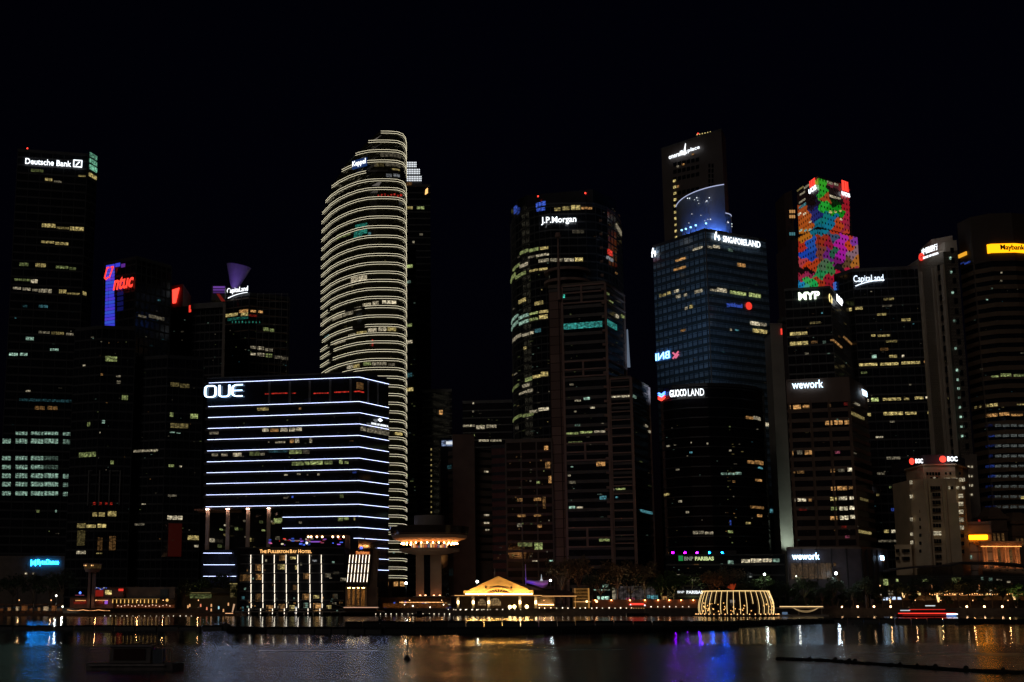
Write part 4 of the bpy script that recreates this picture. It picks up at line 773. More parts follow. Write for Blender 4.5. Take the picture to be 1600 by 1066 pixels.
# ------------------------------------------------------------------ tower with the coloured light mural
def uob():
    b = Bld('office_tower', 'stepped tower glowing with a many coloured light mural, two red emblems at its top', 'skyscraper', [(1244, 822), (1279, 790), (1326, 812)], 277, 40, ref=1)
    zs = WZ(366, 800); z_all = 2.5
    dkw = solid('mural_wall', (.14, .11, .11), .6); b.body(dkw); b.roof(SPG, .8, plant=False)
    lowp = [(WX(1237, 380, 815), 815), (WX(1279, 380, 783), 783), (WX(1340, 380, 806), 806)]
    def lowz(i): return WZ(366, 806)
    low = MB().prism(lowp + [(lowp[2][0], 850), (lowp[0][0], 850)], 2.5, zs); obj('lower_block', low, dkw, b.root)
    side = MB().prism([(WX(1229, 380, 830), 830), (WX(1242, 380, 822), 822), (WX(1242, 380, 822), 850), (WX(1229, 380, 830), 850)], 2.5, WZ(300, 826)); obj('side_wing', side, solid('side_wall', (.09, .06, .055), .7), b.root)
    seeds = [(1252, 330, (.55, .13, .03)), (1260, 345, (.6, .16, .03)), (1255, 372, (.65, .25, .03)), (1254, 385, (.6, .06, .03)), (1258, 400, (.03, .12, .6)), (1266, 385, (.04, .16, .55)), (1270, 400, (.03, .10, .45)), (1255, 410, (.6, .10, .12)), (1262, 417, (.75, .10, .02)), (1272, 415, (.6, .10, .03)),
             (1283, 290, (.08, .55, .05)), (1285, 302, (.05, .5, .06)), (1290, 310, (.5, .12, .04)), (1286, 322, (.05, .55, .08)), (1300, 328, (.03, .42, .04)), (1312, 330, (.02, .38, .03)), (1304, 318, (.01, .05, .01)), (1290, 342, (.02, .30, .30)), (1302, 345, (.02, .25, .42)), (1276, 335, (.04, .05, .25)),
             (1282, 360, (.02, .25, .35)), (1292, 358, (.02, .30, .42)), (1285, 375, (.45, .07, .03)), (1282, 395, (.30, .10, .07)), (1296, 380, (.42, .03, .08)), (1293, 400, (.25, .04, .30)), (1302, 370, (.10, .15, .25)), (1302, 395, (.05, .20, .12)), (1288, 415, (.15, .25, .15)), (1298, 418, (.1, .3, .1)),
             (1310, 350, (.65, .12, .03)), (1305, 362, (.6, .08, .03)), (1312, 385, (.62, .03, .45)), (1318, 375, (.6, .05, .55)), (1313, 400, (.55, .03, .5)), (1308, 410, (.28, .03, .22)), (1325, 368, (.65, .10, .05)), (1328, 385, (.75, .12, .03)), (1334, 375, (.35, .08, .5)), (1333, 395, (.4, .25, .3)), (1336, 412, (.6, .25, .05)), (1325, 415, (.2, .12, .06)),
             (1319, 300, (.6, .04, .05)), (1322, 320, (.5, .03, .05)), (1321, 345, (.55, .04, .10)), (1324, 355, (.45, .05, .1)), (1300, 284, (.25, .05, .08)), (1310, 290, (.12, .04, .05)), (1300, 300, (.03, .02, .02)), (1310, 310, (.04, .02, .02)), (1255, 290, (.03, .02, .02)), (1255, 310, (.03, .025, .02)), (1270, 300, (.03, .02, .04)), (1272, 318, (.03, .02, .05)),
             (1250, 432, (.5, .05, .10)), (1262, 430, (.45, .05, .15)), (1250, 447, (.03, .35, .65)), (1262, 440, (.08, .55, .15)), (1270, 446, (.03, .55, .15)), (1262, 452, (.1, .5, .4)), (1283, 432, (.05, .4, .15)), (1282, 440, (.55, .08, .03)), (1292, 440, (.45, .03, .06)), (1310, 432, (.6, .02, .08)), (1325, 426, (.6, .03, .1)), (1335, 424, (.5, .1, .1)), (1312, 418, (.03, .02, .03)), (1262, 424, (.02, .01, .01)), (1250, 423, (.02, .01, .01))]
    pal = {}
    mats = [glow('mural_%d' % i, tuple(x ** 1.25 for x in c), .62) for i, (_, _, c) in enumerate(seeds)]  # light projected on the facade, put in as glowing cell colours
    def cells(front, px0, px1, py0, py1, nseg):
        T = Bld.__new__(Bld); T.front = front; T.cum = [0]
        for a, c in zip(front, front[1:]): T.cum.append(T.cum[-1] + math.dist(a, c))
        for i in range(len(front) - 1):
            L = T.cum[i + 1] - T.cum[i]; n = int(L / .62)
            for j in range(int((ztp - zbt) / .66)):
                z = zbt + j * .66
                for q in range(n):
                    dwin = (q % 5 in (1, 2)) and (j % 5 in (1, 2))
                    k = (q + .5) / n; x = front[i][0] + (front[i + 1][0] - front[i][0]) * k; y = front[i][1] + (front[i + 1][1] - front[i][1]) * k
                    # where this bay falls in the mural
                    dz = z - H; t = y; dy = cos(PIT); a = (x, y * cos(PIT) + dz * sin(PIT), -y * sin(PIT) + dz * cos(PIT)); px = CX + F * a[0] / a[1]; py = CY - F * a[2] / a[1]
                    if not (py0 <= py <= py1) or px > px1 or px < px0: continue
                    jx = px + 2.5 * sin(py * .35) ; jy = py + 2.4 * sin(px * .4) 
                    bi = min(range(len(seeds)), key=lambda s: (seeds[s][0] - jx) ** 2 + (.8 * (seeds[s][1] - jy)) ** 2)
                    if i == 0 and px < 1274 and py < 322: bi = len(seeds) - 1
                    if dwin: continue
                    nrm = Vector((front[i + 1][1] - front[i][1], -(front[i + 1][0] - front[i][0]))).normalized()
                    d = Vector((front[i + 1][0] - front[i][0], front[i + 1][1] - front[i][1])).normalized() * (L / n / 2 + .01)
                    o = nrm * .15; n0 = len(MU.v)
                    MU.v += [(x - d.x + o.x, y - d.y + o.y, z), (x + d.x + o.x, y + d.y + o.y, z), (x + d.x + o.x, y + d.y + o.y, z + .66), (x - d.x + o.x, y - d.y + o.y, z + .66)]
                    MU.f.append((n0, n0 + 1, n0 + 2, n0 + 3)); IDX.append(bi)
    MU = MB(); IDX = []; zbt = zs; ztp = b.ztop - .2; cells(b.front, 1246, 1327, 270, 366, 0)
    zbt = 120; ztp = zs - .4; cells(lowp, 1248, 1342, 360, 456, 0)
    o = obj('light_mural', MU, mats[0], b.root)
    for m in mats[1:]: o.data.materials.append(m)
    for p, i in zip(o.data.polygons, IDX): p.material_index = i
    rd = em('r', 1.5)
    def square(x0, y0, x1, y1):
        b.sign('', x0, x1, y1, y0, rd, vf=([(0, 0, -.02), (1, 0, -.02), (1, 1, -.02), (0, 1, -.02), (0, 0, .02), (1, 0, .02), (1, 1, .02), (0, 1, .02)], [(4, 5, 6, 7), (0, 1, 5, 4), (1, 2, 6, 5), (2, 3, 7, 6), (3, 0, 4, 7)]), name='emblem', out=1)
        for f in (.28, .68):
            x = x0 + (x1 - x0) * f; b.sign('', x, x + .7, y1 - 1, y0 + 1, BLK, vf=([(0, 0, -.02), (1, 0, -.02), (1, 1, -.02), (0, 1, -.02), (0, 0, .02), (1, 0, .02), (1, 1, .02), (0, 1, .02)], [(4, 5, 6, 7)]), name='emblem_bar', out=1.3)
    square(1268, 280.5, 1276.5, 291); square(1313.5, 284, 1323, 299)
    b.sign('UOB', 1266.5, 1278.5, 301, 293, em('k', 2), 299, bold=.02, out=1); b.sign('UOB', 1313, 1325.5, 307, 301, em('k', 2), 308, bold=.02, out=1)
    b.many([(1246, 294, 1256, 297, 'y', .25), (1257, 290, 1265, 294, 'w', .35), (1250, 301, 1259, 304, 'w', .4), (1249, 313, 1259, 316, 'w', .35), (1249, 320, 1260, 325, 'c', .3), (1295, 306, 1306, 310, 'w', .6), (1307, 309, 1313, 312, 'w', .6), (1292, 284, 1300, 289, 'w', .3), (1303, 287, 1309, 291, 'w', .3)], pane=1.5)
    b.many([(1295, 330, 1299, 334, 'y', .9), (1303, 330, 1306, 333, 'y', .9), (1311, 329, 1314, 332, 'y', .9), (1312, 342, 1315, 345, 'w', .9), (1248, 333, 1252, 337, 'w', .9), (1256, 333, 1260, 336, 'w', .9), (1265, 346, 1269, 348, 'w', .6), (1250, 359, 1254, 362, 'g', .6), (1258, 359, 1261, 362, 'c', .5), (1264, 358, 1268, 361, 'g', .7)], pane=2, out=.6)
    mb = MB(); X = WX(1234, 335, 826)
    for j, n in ((333, 4), (341, 4), (368, 4)):
        for i in range(3): a = W(1233.5 + i * 3.2, j, 821); obj('lit_window', MB().box(a[0], a[0] + .8, 820.4, 821, a[2], a[2] + 1.8), em('o' if j < 360 else 'c', .5 if j < 360 else .2), b.root)
    b.done()
uob()

def myp_cap():
    c = Bld('office_tower', 'broad black tower with white underlined sign above rows of amber windows', 'skyscraper', [(1303, 634), (1332, 622), (1440, 616)], 425, 36, ref=1)
    c.body(GL); c.bands(SP, 4.1, .8, .1); c.mull(SP, 3, .15, .2); c.roof()
    wt = glow('sign_white_blue', (.75, .86, 1), 1.9)
    c.sign('CapitaLand', 1333.5, 1380, 446, 432.5, wt, 443, bold=.0, out=1.5); c.sign('', 1335.5, 1381.5, 452, 443.5, wt, 443.5, vf=strokes([arc(1, -2.2, 1.6, 2.3, 122, 88, 14)], .05), name='sign_underline', out=1.5)
    c.sign('UE', 1304.5, 1309, 454, 441, glow('sign_blue2', (.05, .2, .8), .6), bold=.03, name='small_blue_sign')
    c.many([(1324, 482, 1331, 488, 'y', .6), (1336, 480, 1348, 485, 'y', .7), (1312, 489, 1315, 492, 'w', .7), (1316, 485, 1323, 489, 'y', .3), (1380, 466, 1397, 470, 'y', .25), (1370, 490, 1385, 494, 'y', .3), (1408, 498, 1423, 503, 'y', .3), (1378, 477, 1394, 480, 'w', .1), (1361, 523, 1368, 527, 'y', .4), (1371, 523, 1391, 527, 'y', .35), (1384, 532, 1402, 536, 'y', .25), (1375, 544, 1388, 549, 'o', .15),
            (1362, 555, 1370, 561, 'g', .8), (1389, 555, 1402, 560, 'y', .5), (1409, 555, 1413, 559, 'w', .8), (1342, 568, 1371, 573, 'y', .75), (1375, 567, 1404, 572, 'y', .75), (1408, 565, 1438, 570, 'y', .75), (1443, 564, 1449, 568, 'o', .5), (1345, 581, 1355, 585, 'G', .2), (1420, 600, 1424, 603, 'w', .15), (1349, 624, 1358, 629, 'w', .5), (1361, 622, 1373, 629, 'G', .9), (1379, 622, 1408, 627, 'y', .5), (1412, 622, 1421, 626, 'y', .35), (1429, 620, 1443, 625, 'y', .7), (1446, 620, 1450, 624, 'w', .9),
            (1353, 646, 1361, 652, 'y', .7), (1380, 644, 1411, 650, 'y', .7), (1414, 644, 1432, 649, 'y', .6), (1449, 643, 1453, 648, 'y', .7), (1390, 658, 1398, 661, 'w', .25), (1368, 682, 1380, 685, 'w', .6), (1385, 714, 1407, 719, 'w', .2), (1370, 738, 1383, 743, 'w', .12), (1369, 772, 1374, 776, 'y', .4), (1389, 760, 1393, 764, 'G', .2), (1392, 794, 1409, 800, 'b', .35), (1413, 784, 1417, 787, 'o', .8), (1381, 828, 1389, 834, 'y', .5), (1392, 828, 1402, 834, 'w', .9), (1404, 828, 1419, 834, 'w', .7), (1361, 836, 1368, 843, 'y', .3), (1372, 844, 1404, 848, 'w', .15)])
    c.rand(90, (1350, 455, 1448, 860), 'wywgc', (.03, .22), (1, 4), (1, 2.4), 61); c.done()
    b = Bld('office_tower', 'black tower with three bold white letters and a second yellow marked sign round its corner', 'skyscraper', [(1226, 590), (1297, 584), (1334, 640)], 455, 28, ref=0)
    b.body(GL); b.bands(SP, 4.1, .8, .1); b.mull(SP, 3, .15, .2); b.roof(para=1)
    b.sign('MYP', 1248, 1281.5, 469.5, 457.5, glow('sign_white_green', (.82, 1, .72), 2.4), 468.5, bold=.04, out=1.2)
    b.sign('MYP', 1302, 1311, 473, 463, em('k', 2.5), 478, bold=.05, out=1.5)
    b.sign('', 1295.5, 1301.5, 473, 458, em('y', 1.4), 477, vf=strokes([arc(.5, .5, .4, .5, 100, 260, 10), [(.45, 1), (.9, .5), (.8, 0)]], .3), name='emblem', out=1.5)
    b.many([(1234, 519, 1262, 525, 'y', .55), (1234, 534, 1263, 541, 'y', .55), (1267, 533, 1278, 538, 'o', .12), (1285, 533, 1291, 538, 'g', .12), (1265, 503, 1283, 507, 'y', .12), (1283, 488, 1286, 491, 'c', .3), (1297, 534, 1314, 537, 'o', .5), (1318, 533, 1334, 536, 'o', .35), (1257, 551, 1264, 555, 'w', .12)])
    b.rand(34, (1230, 490, 1325, 578), 'wygo', (.03, .14), (1, 4), (1, 2.4), 62); b.done()
myp_cap()

def wework():
    b = Bld('office_tower', 'brown banded block with a white lowercase sign and many warm lit windows', 'skyscraper', [(1229, 548), (1326, 541), (1352, 566)], 592, 26, ref=1)
    bd = solid('wine_band', (.12, .075, .055), .65, .2, .2); b.body(GL); b.roof(bd, .8)
    ft = b.ztop; fl = 3.85; n = int((ft - 9 - 2.5) / fl); mb = MB()
    for i in range(n + 1): z = ft - 9 - i * fl; mb.slab(b.closed, z, z + 1.5, 0, .35)
    mb.slab(b.closed, ft - 8.3, ft, 0, .3); obj('floor_bands', mb, bd, b.root); mb = MB()
    for k in (.02, .36, .66, .98):
        p = b.at(b.cum[1] * k); mb.box(p[0] - .5, p[0] + .5, p[1] - .5, p[1] + .3, 2.5, ft - 8)
    obj('pilasters', mb, bd, b.root)
    wt = glow('sign_cool', (.62, .82, 1), 2.6); b.sign('wework', 1238, 1286.5, 608.5, 596, wt, 606.5, bold=.01, out=1.2); b.sign('we', 1342, 1350, 617, 608, wt, 622, bold=.02, out=1.2)
    b.many([(1229, 634, 1236, 641, 'o', .45), (1239, 633, 1252, 641, 'o', .9), (1254, 633, 1267, 639, 'o', .7), (1293, 632, 1299, 637, 'o', .12), (1318, 629, 1326, 635, 'r', .12), (1289, 658, 1301, 666, 'o', .7), (1303, 657, 1317, 665, 'o', .75), (1319, 657, 1329, 665, 'o', .7), (1232, 705, 1240, 714, 'o', .5), (1245, 704, 1254, 712, 'w', .15), (1257, 704, 1271, 712, 'o', .6), (1304, 705, 1313, 710, 'p', .2), (1324, 731, 1333, 738, 'w', 1.2), (1309, 733, 1320, 739, 'w', .12), (1297, 733, 1305, 740, 'o', .2),
            (1237, 737, 1243, 741, 'o', .12), (1245, 736, 1257, 741, 'o', .15), (1298, 761, 1306, 768, 'o', .6), (1308, 760, 1324, 768, 'o', .6), (1326, 760, 1333, 766, 'o', .5), (1236, 779, 1243, 786, 'w', .55), (1246, 779, 1260, 785, 'w', 1.0), (1263, 779, 1269, 785, 'o', .3), (1297, 777, 1308, 784, 'y', .8), (1310, 776, 1324, 783, 'w', .8), (1327, 776, 1336, 782, 'w', 1.0), (1342, 779, 1355, 784, 'y', .15), (1298, 792, 1308, 799, 'G', .3), (1311, 792, 1325, 799, 'w', .8), (1327, 791, 1337, 798, 'w', 1.1), (1297, 807, 1309, 814, 'o', .75), (1312, 806, 1326, 814, 'w', .9), (1328, 805, 1338, 812, 'w', 1.0),
            (1314, 822, 1323, 826, 'r', .15), (1320, 837, 1328, 842, 'p', .2), (1341, 830, 1360, 835, 'y', .4), (1248, 795, 1261, 799, 'r', .08), (1330, 648, 1349, 653, 'y', .3), (1334, 630, 1342, 633, 'w', .3), (1307, 655, 1310, 657, 'g', .4)])
    b.rand(30, (1235, 625, 1348, 850), 'ogyw', (.03, .16), (1, 4), (1, 2.2), 63); b.done()
    p = Bld('podium_block', 'low base of the brown banded block carrying a second white lowercase sign', 'building', [(1229, 528), (1345, 526), (1385, 545)], 858, 12, ref=1)
    p.body(solid('plum_wall', (.06, .045, .055), .6)); p.roof(bd, .8, plant=False); wt = glow('sign_cool', (.50, .75, 1), 6); p.sign('wework', 1237, 1279.5, 875, 864.5, wt, 874, bold=.0, out=1); p.sign('we', 1371, 1377, 874, 867, wt, 877, bold=.01, out=1)
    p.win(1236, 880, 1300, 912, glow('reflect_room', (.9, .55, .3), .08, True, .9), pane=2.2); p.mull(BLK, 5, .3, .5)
    p.many([(1377, 873, 1380, 878, 'o', .8), (1302, 880, 1306, 886, 'o', .1), (1305, 892, 1312, 912, 'o', .03)]); p.done()
wework()

def boc():
    b = Bld('office_tower', 'pale slab tower with a round red emblem and white foreign lettering at its top', 'skyscraper', [(1435, 614), (1474, 599), (1477, 600), (1496, 597)], 393, 34, ref=1)
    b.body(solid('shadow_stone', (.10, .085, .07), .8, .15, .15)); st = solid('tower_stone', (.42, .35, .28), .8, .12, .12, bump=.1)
    f = b.front; z = b.ztop; zt = WZ(376, 598)
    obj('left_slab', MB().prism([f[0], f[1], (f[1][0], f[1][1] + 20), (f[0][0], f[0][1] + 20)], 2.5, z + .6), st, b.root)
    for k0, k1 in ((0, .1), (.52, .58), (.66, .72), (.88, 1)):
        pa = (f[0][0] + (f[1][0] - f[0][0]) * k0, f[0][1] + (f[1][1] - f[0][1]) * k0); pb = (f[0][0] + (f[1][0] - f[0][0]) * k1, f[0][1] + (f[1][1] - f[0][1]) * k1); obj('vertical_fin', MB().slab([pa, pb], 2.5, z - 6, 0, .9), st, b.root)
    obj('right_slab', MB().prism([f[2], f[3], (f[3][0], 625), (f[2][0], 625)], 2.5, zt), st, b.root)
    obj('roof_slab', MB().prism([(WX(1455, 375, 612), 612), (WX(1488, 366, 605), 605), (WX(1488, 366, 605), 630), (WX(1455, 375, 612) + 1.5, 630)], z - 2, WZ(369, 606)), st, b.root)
    dk = MB()
    for i in range(26):
        zz = z - 8 - i * 4.6; p = b.at(b.cum[1] * .8); obj('window', MB().box(p[0] - .8, p[0] + .8, p[1] - 1.2, p[1] + .6, zz, zz + 2.4), GL, b.root)
        p = b.at(b.cum[2] + 3.2); obj('window', MB().box(p[0] - .9, p[0] + .9, p[1] - .3, p[1] + 1, zz + 7, zz + 9.4), GL, b.root)
    for i, y in enumerate([402, 424, 456, 500, 543, 577, 592, 606, 620, 635, 650, 665, 680]): b.win(1483.5 + i * .5 + (y - 402) * .045, y, 1487 + i * .5 + (y - 402) * .045, y + 4.2, 'g', (.8, .5, .9, .2, .7)[i % 5], pane=2, out=.6)
    b.disc(1441, 401.5, 5.6, em('r', 1.5), flat=1); b.disc(1441, 401.5, 4.3, em('r', .35), r0=.82, out=1.0, name='emblem_ring'); b.disc(1441, 401.5, 1.8, em('r', .25), r0=.5, out=1.0, name='emblem_ring')
    b.sign('中國銀行', 1448.5, 1473, 399.5, 389.5, em('k', 1.7), 391, bold=.0, out=2.6); b.sign('BANK OF CHINA', 1450, 1473.5, 405.5, 402, em('k', 1.6), 398, bold=.02, out=2.4)
    b.done()
    # ---- tower with yellow signs
    m = Bld('office_tower', 'banded tower at the far right with two yellow signs on its blank dark crown', 'skyscraper', [(1496, 602), (1516, 592), (1545, 586), (1580, 585), (1620, 589), (1660, 602)], 341, 34, ref=1)
    m.body(GL); bn = solid('bronze_band', (.125, .082, .05), .6, .15, .15); cr = solid('crown_wall', (.045, .03, .022), .6, .1, .1)
    zc = m.hit(1530, 412)[2]; obj('crown_wall', MB().slab(m.closed, zc, m.ztop + .3, 0, .4), cr, m.root)
    mb = MB(); z = zc - 4.6
    while z > 14: mb.slab(m.closed, z, z + 2.0, 0, .45); z -= 3.95
    obj('floor_bands', mb, bn, m.root)
    p = m.front[1]; obj('corner_post', MB().tube((p[0], p[1], 3), (p[0], p[1], m.ztop), .5), cr, m.root)
    yl = glow('sign_yellow', (1, .38, .004), 2.1)
    a = m._pt(m.hit(1544, 390, True)); c = m._pt(m.hit(1612, 393, True)); mid = [q for q in m.path(m.hit(1544, 390, True)[1], m.hit(1612, 393, True)[1])]
    zz0 = m.hit(1544, 397, True)[2]; zz1 = m.hit(1544, 383, True)[2]; obj('sign_panel', MB().slab(mid, zz0, zz1, .6, 1.1), yl, m.root)
    h0 = m.hit(1558, 396, True); h1 = m.hit(1596, 399, True); A = m._pt(h0); B = m._pt(h1); n = m.nrm(2)
    obj('sign_letters', place(textmesh('Maybank', .015), (A[0], A[1], zz0 + .3), (B[0], B[1], zz0 + .3), 3.0, m.nrm(3), 2.2), BLK, m.root)
    q = m.path(m.hit(1496.5, 400, True)[1], m.hit(1513, 397, True)[1]); z0 = m.hit(1505, 402, True)[2]; z1 = m.hit(1505, 396.5, True)[2]; obj('sign_panel', MB().slab(q, z0, z1, .6, 1.1), glow('sign_amber', (1, .45, .03), .9), m.root)
    m.many([(1498, 411, 1508, 414, 'b', .15), (1508, 409, 1518, 413, 'b', .35), (1563, 425, 1566, 428, 'w', .5), (1563, 438, 1566, 441, 'w', .3), (1549, 450, 1552, 453, 'g', .3), (1541, 467, 1544, 470, 'g', .5), (1549, 587, 1562, 591, 'G', .5), (1564, 584, 1580, 590, 'G', .7), (1583, 585, 1600, 590, 'G', .4), (1533, 576, 1536, 579, 'w', .3), (1524, 635, 1528, 640, 'y', .4), (1531, 633, 1535, 638, 'y', .6), (1540, 631, 1560, 637, 'y', .85), (1588, 631, 1604, 634, 'y', .4),
            (1541, 647, 1560, 653, 'o', .9), (1562, 645, 1577, 651, 'o', .9), (1579, 647, 1598, 651, 'o', .6), (1594, 776, 1602, 781, 'y', 1.2)])
    for j in range(9):
        y = 663 + j * 15.9
        m.win(1541 + (j % 2) * 4, y, 1552 + (j % 3) * 3, y + 5, 'b', .16 if j in (1, 4, 5) else .05, pane=2.2)
        for x in range(1555, 1604, 12): m.win(x, y, x + 10, y + 5, glow('lit_dots', (.75, .85, .8), .12, True, 1.3), pane=2.2)
    m.rand(60, (1520, 430, 1602, 800), 'wgyc', (.03, .2), (1, 3), (1, 2), 71); m.red(1544, 342); m.done()
    # ---- old pale stone building with two small red emblem signs
    o = Bld('stone_building', 'old pale stepped stone block with two small red emblem signs round its top', 'building', [(1415, 572), (1443, 552), (1492, 550), (1512, 566)], 727, 26, ref=1)
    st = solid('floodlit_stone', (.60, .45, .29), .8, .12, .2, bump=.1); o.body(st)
    zt = o.ztop; xs = [o.front[0], o.front[1], o.front[2], o.front[3]]
    tp = [(o.front[0][0] + .6, 573), (o.front[1][0] + .3, 553.2), (o.front[2][0] - .3, 551.2), (o.front[3][0] - .6, 567)]
    obj('top_storey', MB().prism(tp + [(tp[3][0], 590), (tp[0][0], 590)], zt, WZ(711, 553)), solid('sign_band', (.05, .04, .05), .6), o.root)
    obj('cornice', MB().slab(o.closed, zt - .2, zt + .35, 0, .7), st, o.root)
    ft = [(WX(1420, 745, 556), 556), (WX(1443, 745, 549), 549), (WX(1492, 745, 547), 547), (WX(1506, 745, 553), 553)]
    obj('shoulder_block', MB().prism(ft + [(ft[3][0], 575), (ft[0][0], 575)], 2.5, WZ(748, 549)), st, o.root)
    f2 = [(WX(1424, 765, 551), 551), (WX(1446, 765, 545), 545), (WX(1449, 765, 545), 545), (WX(1449, 765, 552), 552), (WX(1424, 765, 552), 552)]
    obj('shoulder_block', MB().prism(f2, 2.5, WZ(766, 546)), st, o.root)
    f3 = [(WX(1483, 785, 545), 545), (WX(1497, 785, 545), 545), (WX(1497, 785, 552), 552), (WX(1483, 785, 552), 552)]; obj('shoulder_block', MB().prism(f3, 2.5, WZ(786, 546)), st, o.root)
    fin = MB()
    for x in (1446.5, 1453.5, 1475, 1482): X = WX(x, 790, 546.6); fin.box(X - .35, X + .35, 546.2, 547.2, 2.5, WZ(752, 548))
    obj('vertical_fins', fin, st, o.root)
    rd = em('r', 2.2); wt = em('k', 2.2)
    def msg(x, y, r, tx0, tx1, ty0, ty1, Y, gap, k):
        c = W(x, y, Y); R = r * Y / F; mb = MB()
        for i in range(20): a0 = 2 * pi * i / 20; a1 = 2 * pi * (i + 1) / 20; mb.quad((c[0], Y, c[2]), (c[0] + R * cos(a0) * k, Y, c[2] + R * sin(a0)), (c[0] + R * cos(a1) * k, Y, c[2] + R * sin(a1))).quad((c[0] + R * cos(a0) * k, Y, c[2] + R * sin(a0)), (c[0] + R * cos(a1) * k, Y, c[2] + R * sin(a1)), (c[0] + R * cos(a1) * k, Y + .4, c[2] + R * sin(a1)), (c[0] + R * cos(a0) * k, Y + .4, c[2] + R * sin(a0)))
        obj('emblem', mb, rd, o.root); A = W(tx0, ty1, Y); B = W(tx1, ty1, Y); T = W(tx0, ty0, Y); obj('sign_letters', place(textmesh('BOC', .03), A, (B[0], B[1], A[2]), T[2] - A[2], (0, -1), 0), wt, o.root)
    msg(1473.5, 717.5, 5, 1480.5, 1496, 713.5, 721, 548, 0, 1); msg(1425, 721, 5, 1430.5, 1442, 717, 724, 550, 0, .75)
    mb = MB()
    def cellrow(y, xs_, w=2.6, h=5, Y=546.8, lit=()):
        for i, x in enumerate(xs_):
            a = W(x, y + h, Y); c = W(x + w, y, Y)
            if i in lit: obj('lit_window', MB().box(a[0], c[0], Y - .3, Y + .4, a[2], c[2]), glow('lit_room_w', WC['w'], .55, True), o.root)
            else: obj('window', MB().box(a[0], c[0], Y - .15, Y + .4, a[2], c[2]), GL, o.root)
    for k in range(10):
        y = 770 + k * 12.2 - (k * .1); xs3 = (1457.5 + k * .25, 1461.8 + k * .25, 1466.1 + k * .25); cellrow(y, xs3, 2.8, 6, 546.9, (0, 1, 2) if k == 5 else ())
    cellrow(738, (1448, 1452.5, 1457, 1461.5, 1466), 2.6, 5, 549.4, ()); cellrow(745.5, (1454, 1459, 1463), 2.6, 5, 549.4, (1,)); cellrow(760, (1450, 1454, 1458, 1462, 1466), 2.6, 5, 546.9, ())
    cellrow(747, (1476, 1481, 1488, 1492.5, 1499.5, 1504), 3, 5.5, 549.4, (0, 1, 2, 3, 4, 5)); cellrow(760, (1481, 1486, 1495, 1504), 3, 4.5, 546.6, (0, 2, 3))
    cellrow(738, (1477, 1484, 1499), 2, 4, 549.4, ())
    for k in range(8): cellrow(772 + k * 12.4, (1498.5 + k * .3, 1501.8 + k * .3), 2.4, 6, 546.6, (0, 1) if k < 5 else ())
    for k, y in enumerate((751, 773, 809, 832, 845)): cellrow(y, (1422 + k * .3,), 3.2, 5.5, 550.4 if k else 553, (0,) if k else (0,))
    for k in range(8): cellrow(772 + k * 12.4, (1437,), 2.4, 5, 548.9 - .8)
    o.done()
    w = Bld('stone_building', 'low stone annex left of the old pale stone block', 'building', [(1398, 556), (1424, 554)], 853, 12); w.body(st); w.roof(st, .5, plant=False); mb = MB()
    for y in (858, 870):
        for x in (1403, 1412, 1415.5, 1419): a = W(x, y + 5, 553); c = W(x + 2.3, y, 553); obj('window', MB().box(a[0], c[0], 553, 555.4, a[2], c[2]), GL, w.root)
    w.done()
    r = Bld('office_block', 'low grey block with a long yellow sign, right of the old pale stone block', 'building', [(1508, 560), (1548, 556)], 817, 18); r.body(CONC); r.roof(CONC, .6); r.bands(STONE2, 3.6, .5, .2)
    r.glowstrip(1514.5, 1543, 843, 'y', 1, 1.65, .6, mat=glow('sign_yellow_low', (1, .28, .002), 12), name='sign_panel'); r.many([(1514, 868, 1519, 875, 'g', .4), (1545, 808, 1551, 814, 'o', .3), (1528, 812, 1532, 816, 'r', .3)]); r.done()
    s = Bld('tall_annex', 'narrow dark wing behind the old pale stone block with a column of pale windows', 'building', [(1505, 592), (1526, 590)], 712, 20); s.body(SPB); s.roof(SPB, .6, plant=False)
    for j in range(10):
        if j in (4, 5, 6): continue
        s.many([(1512, 728 + j * 14.5 - 0, 1516, 732 + j * 14.5, 'w', .8), (1517, 728 + j * 14.5, 1520.5, 732 + j * 14.5, 'w', .6)], pane=1)
    s.done()
boc()

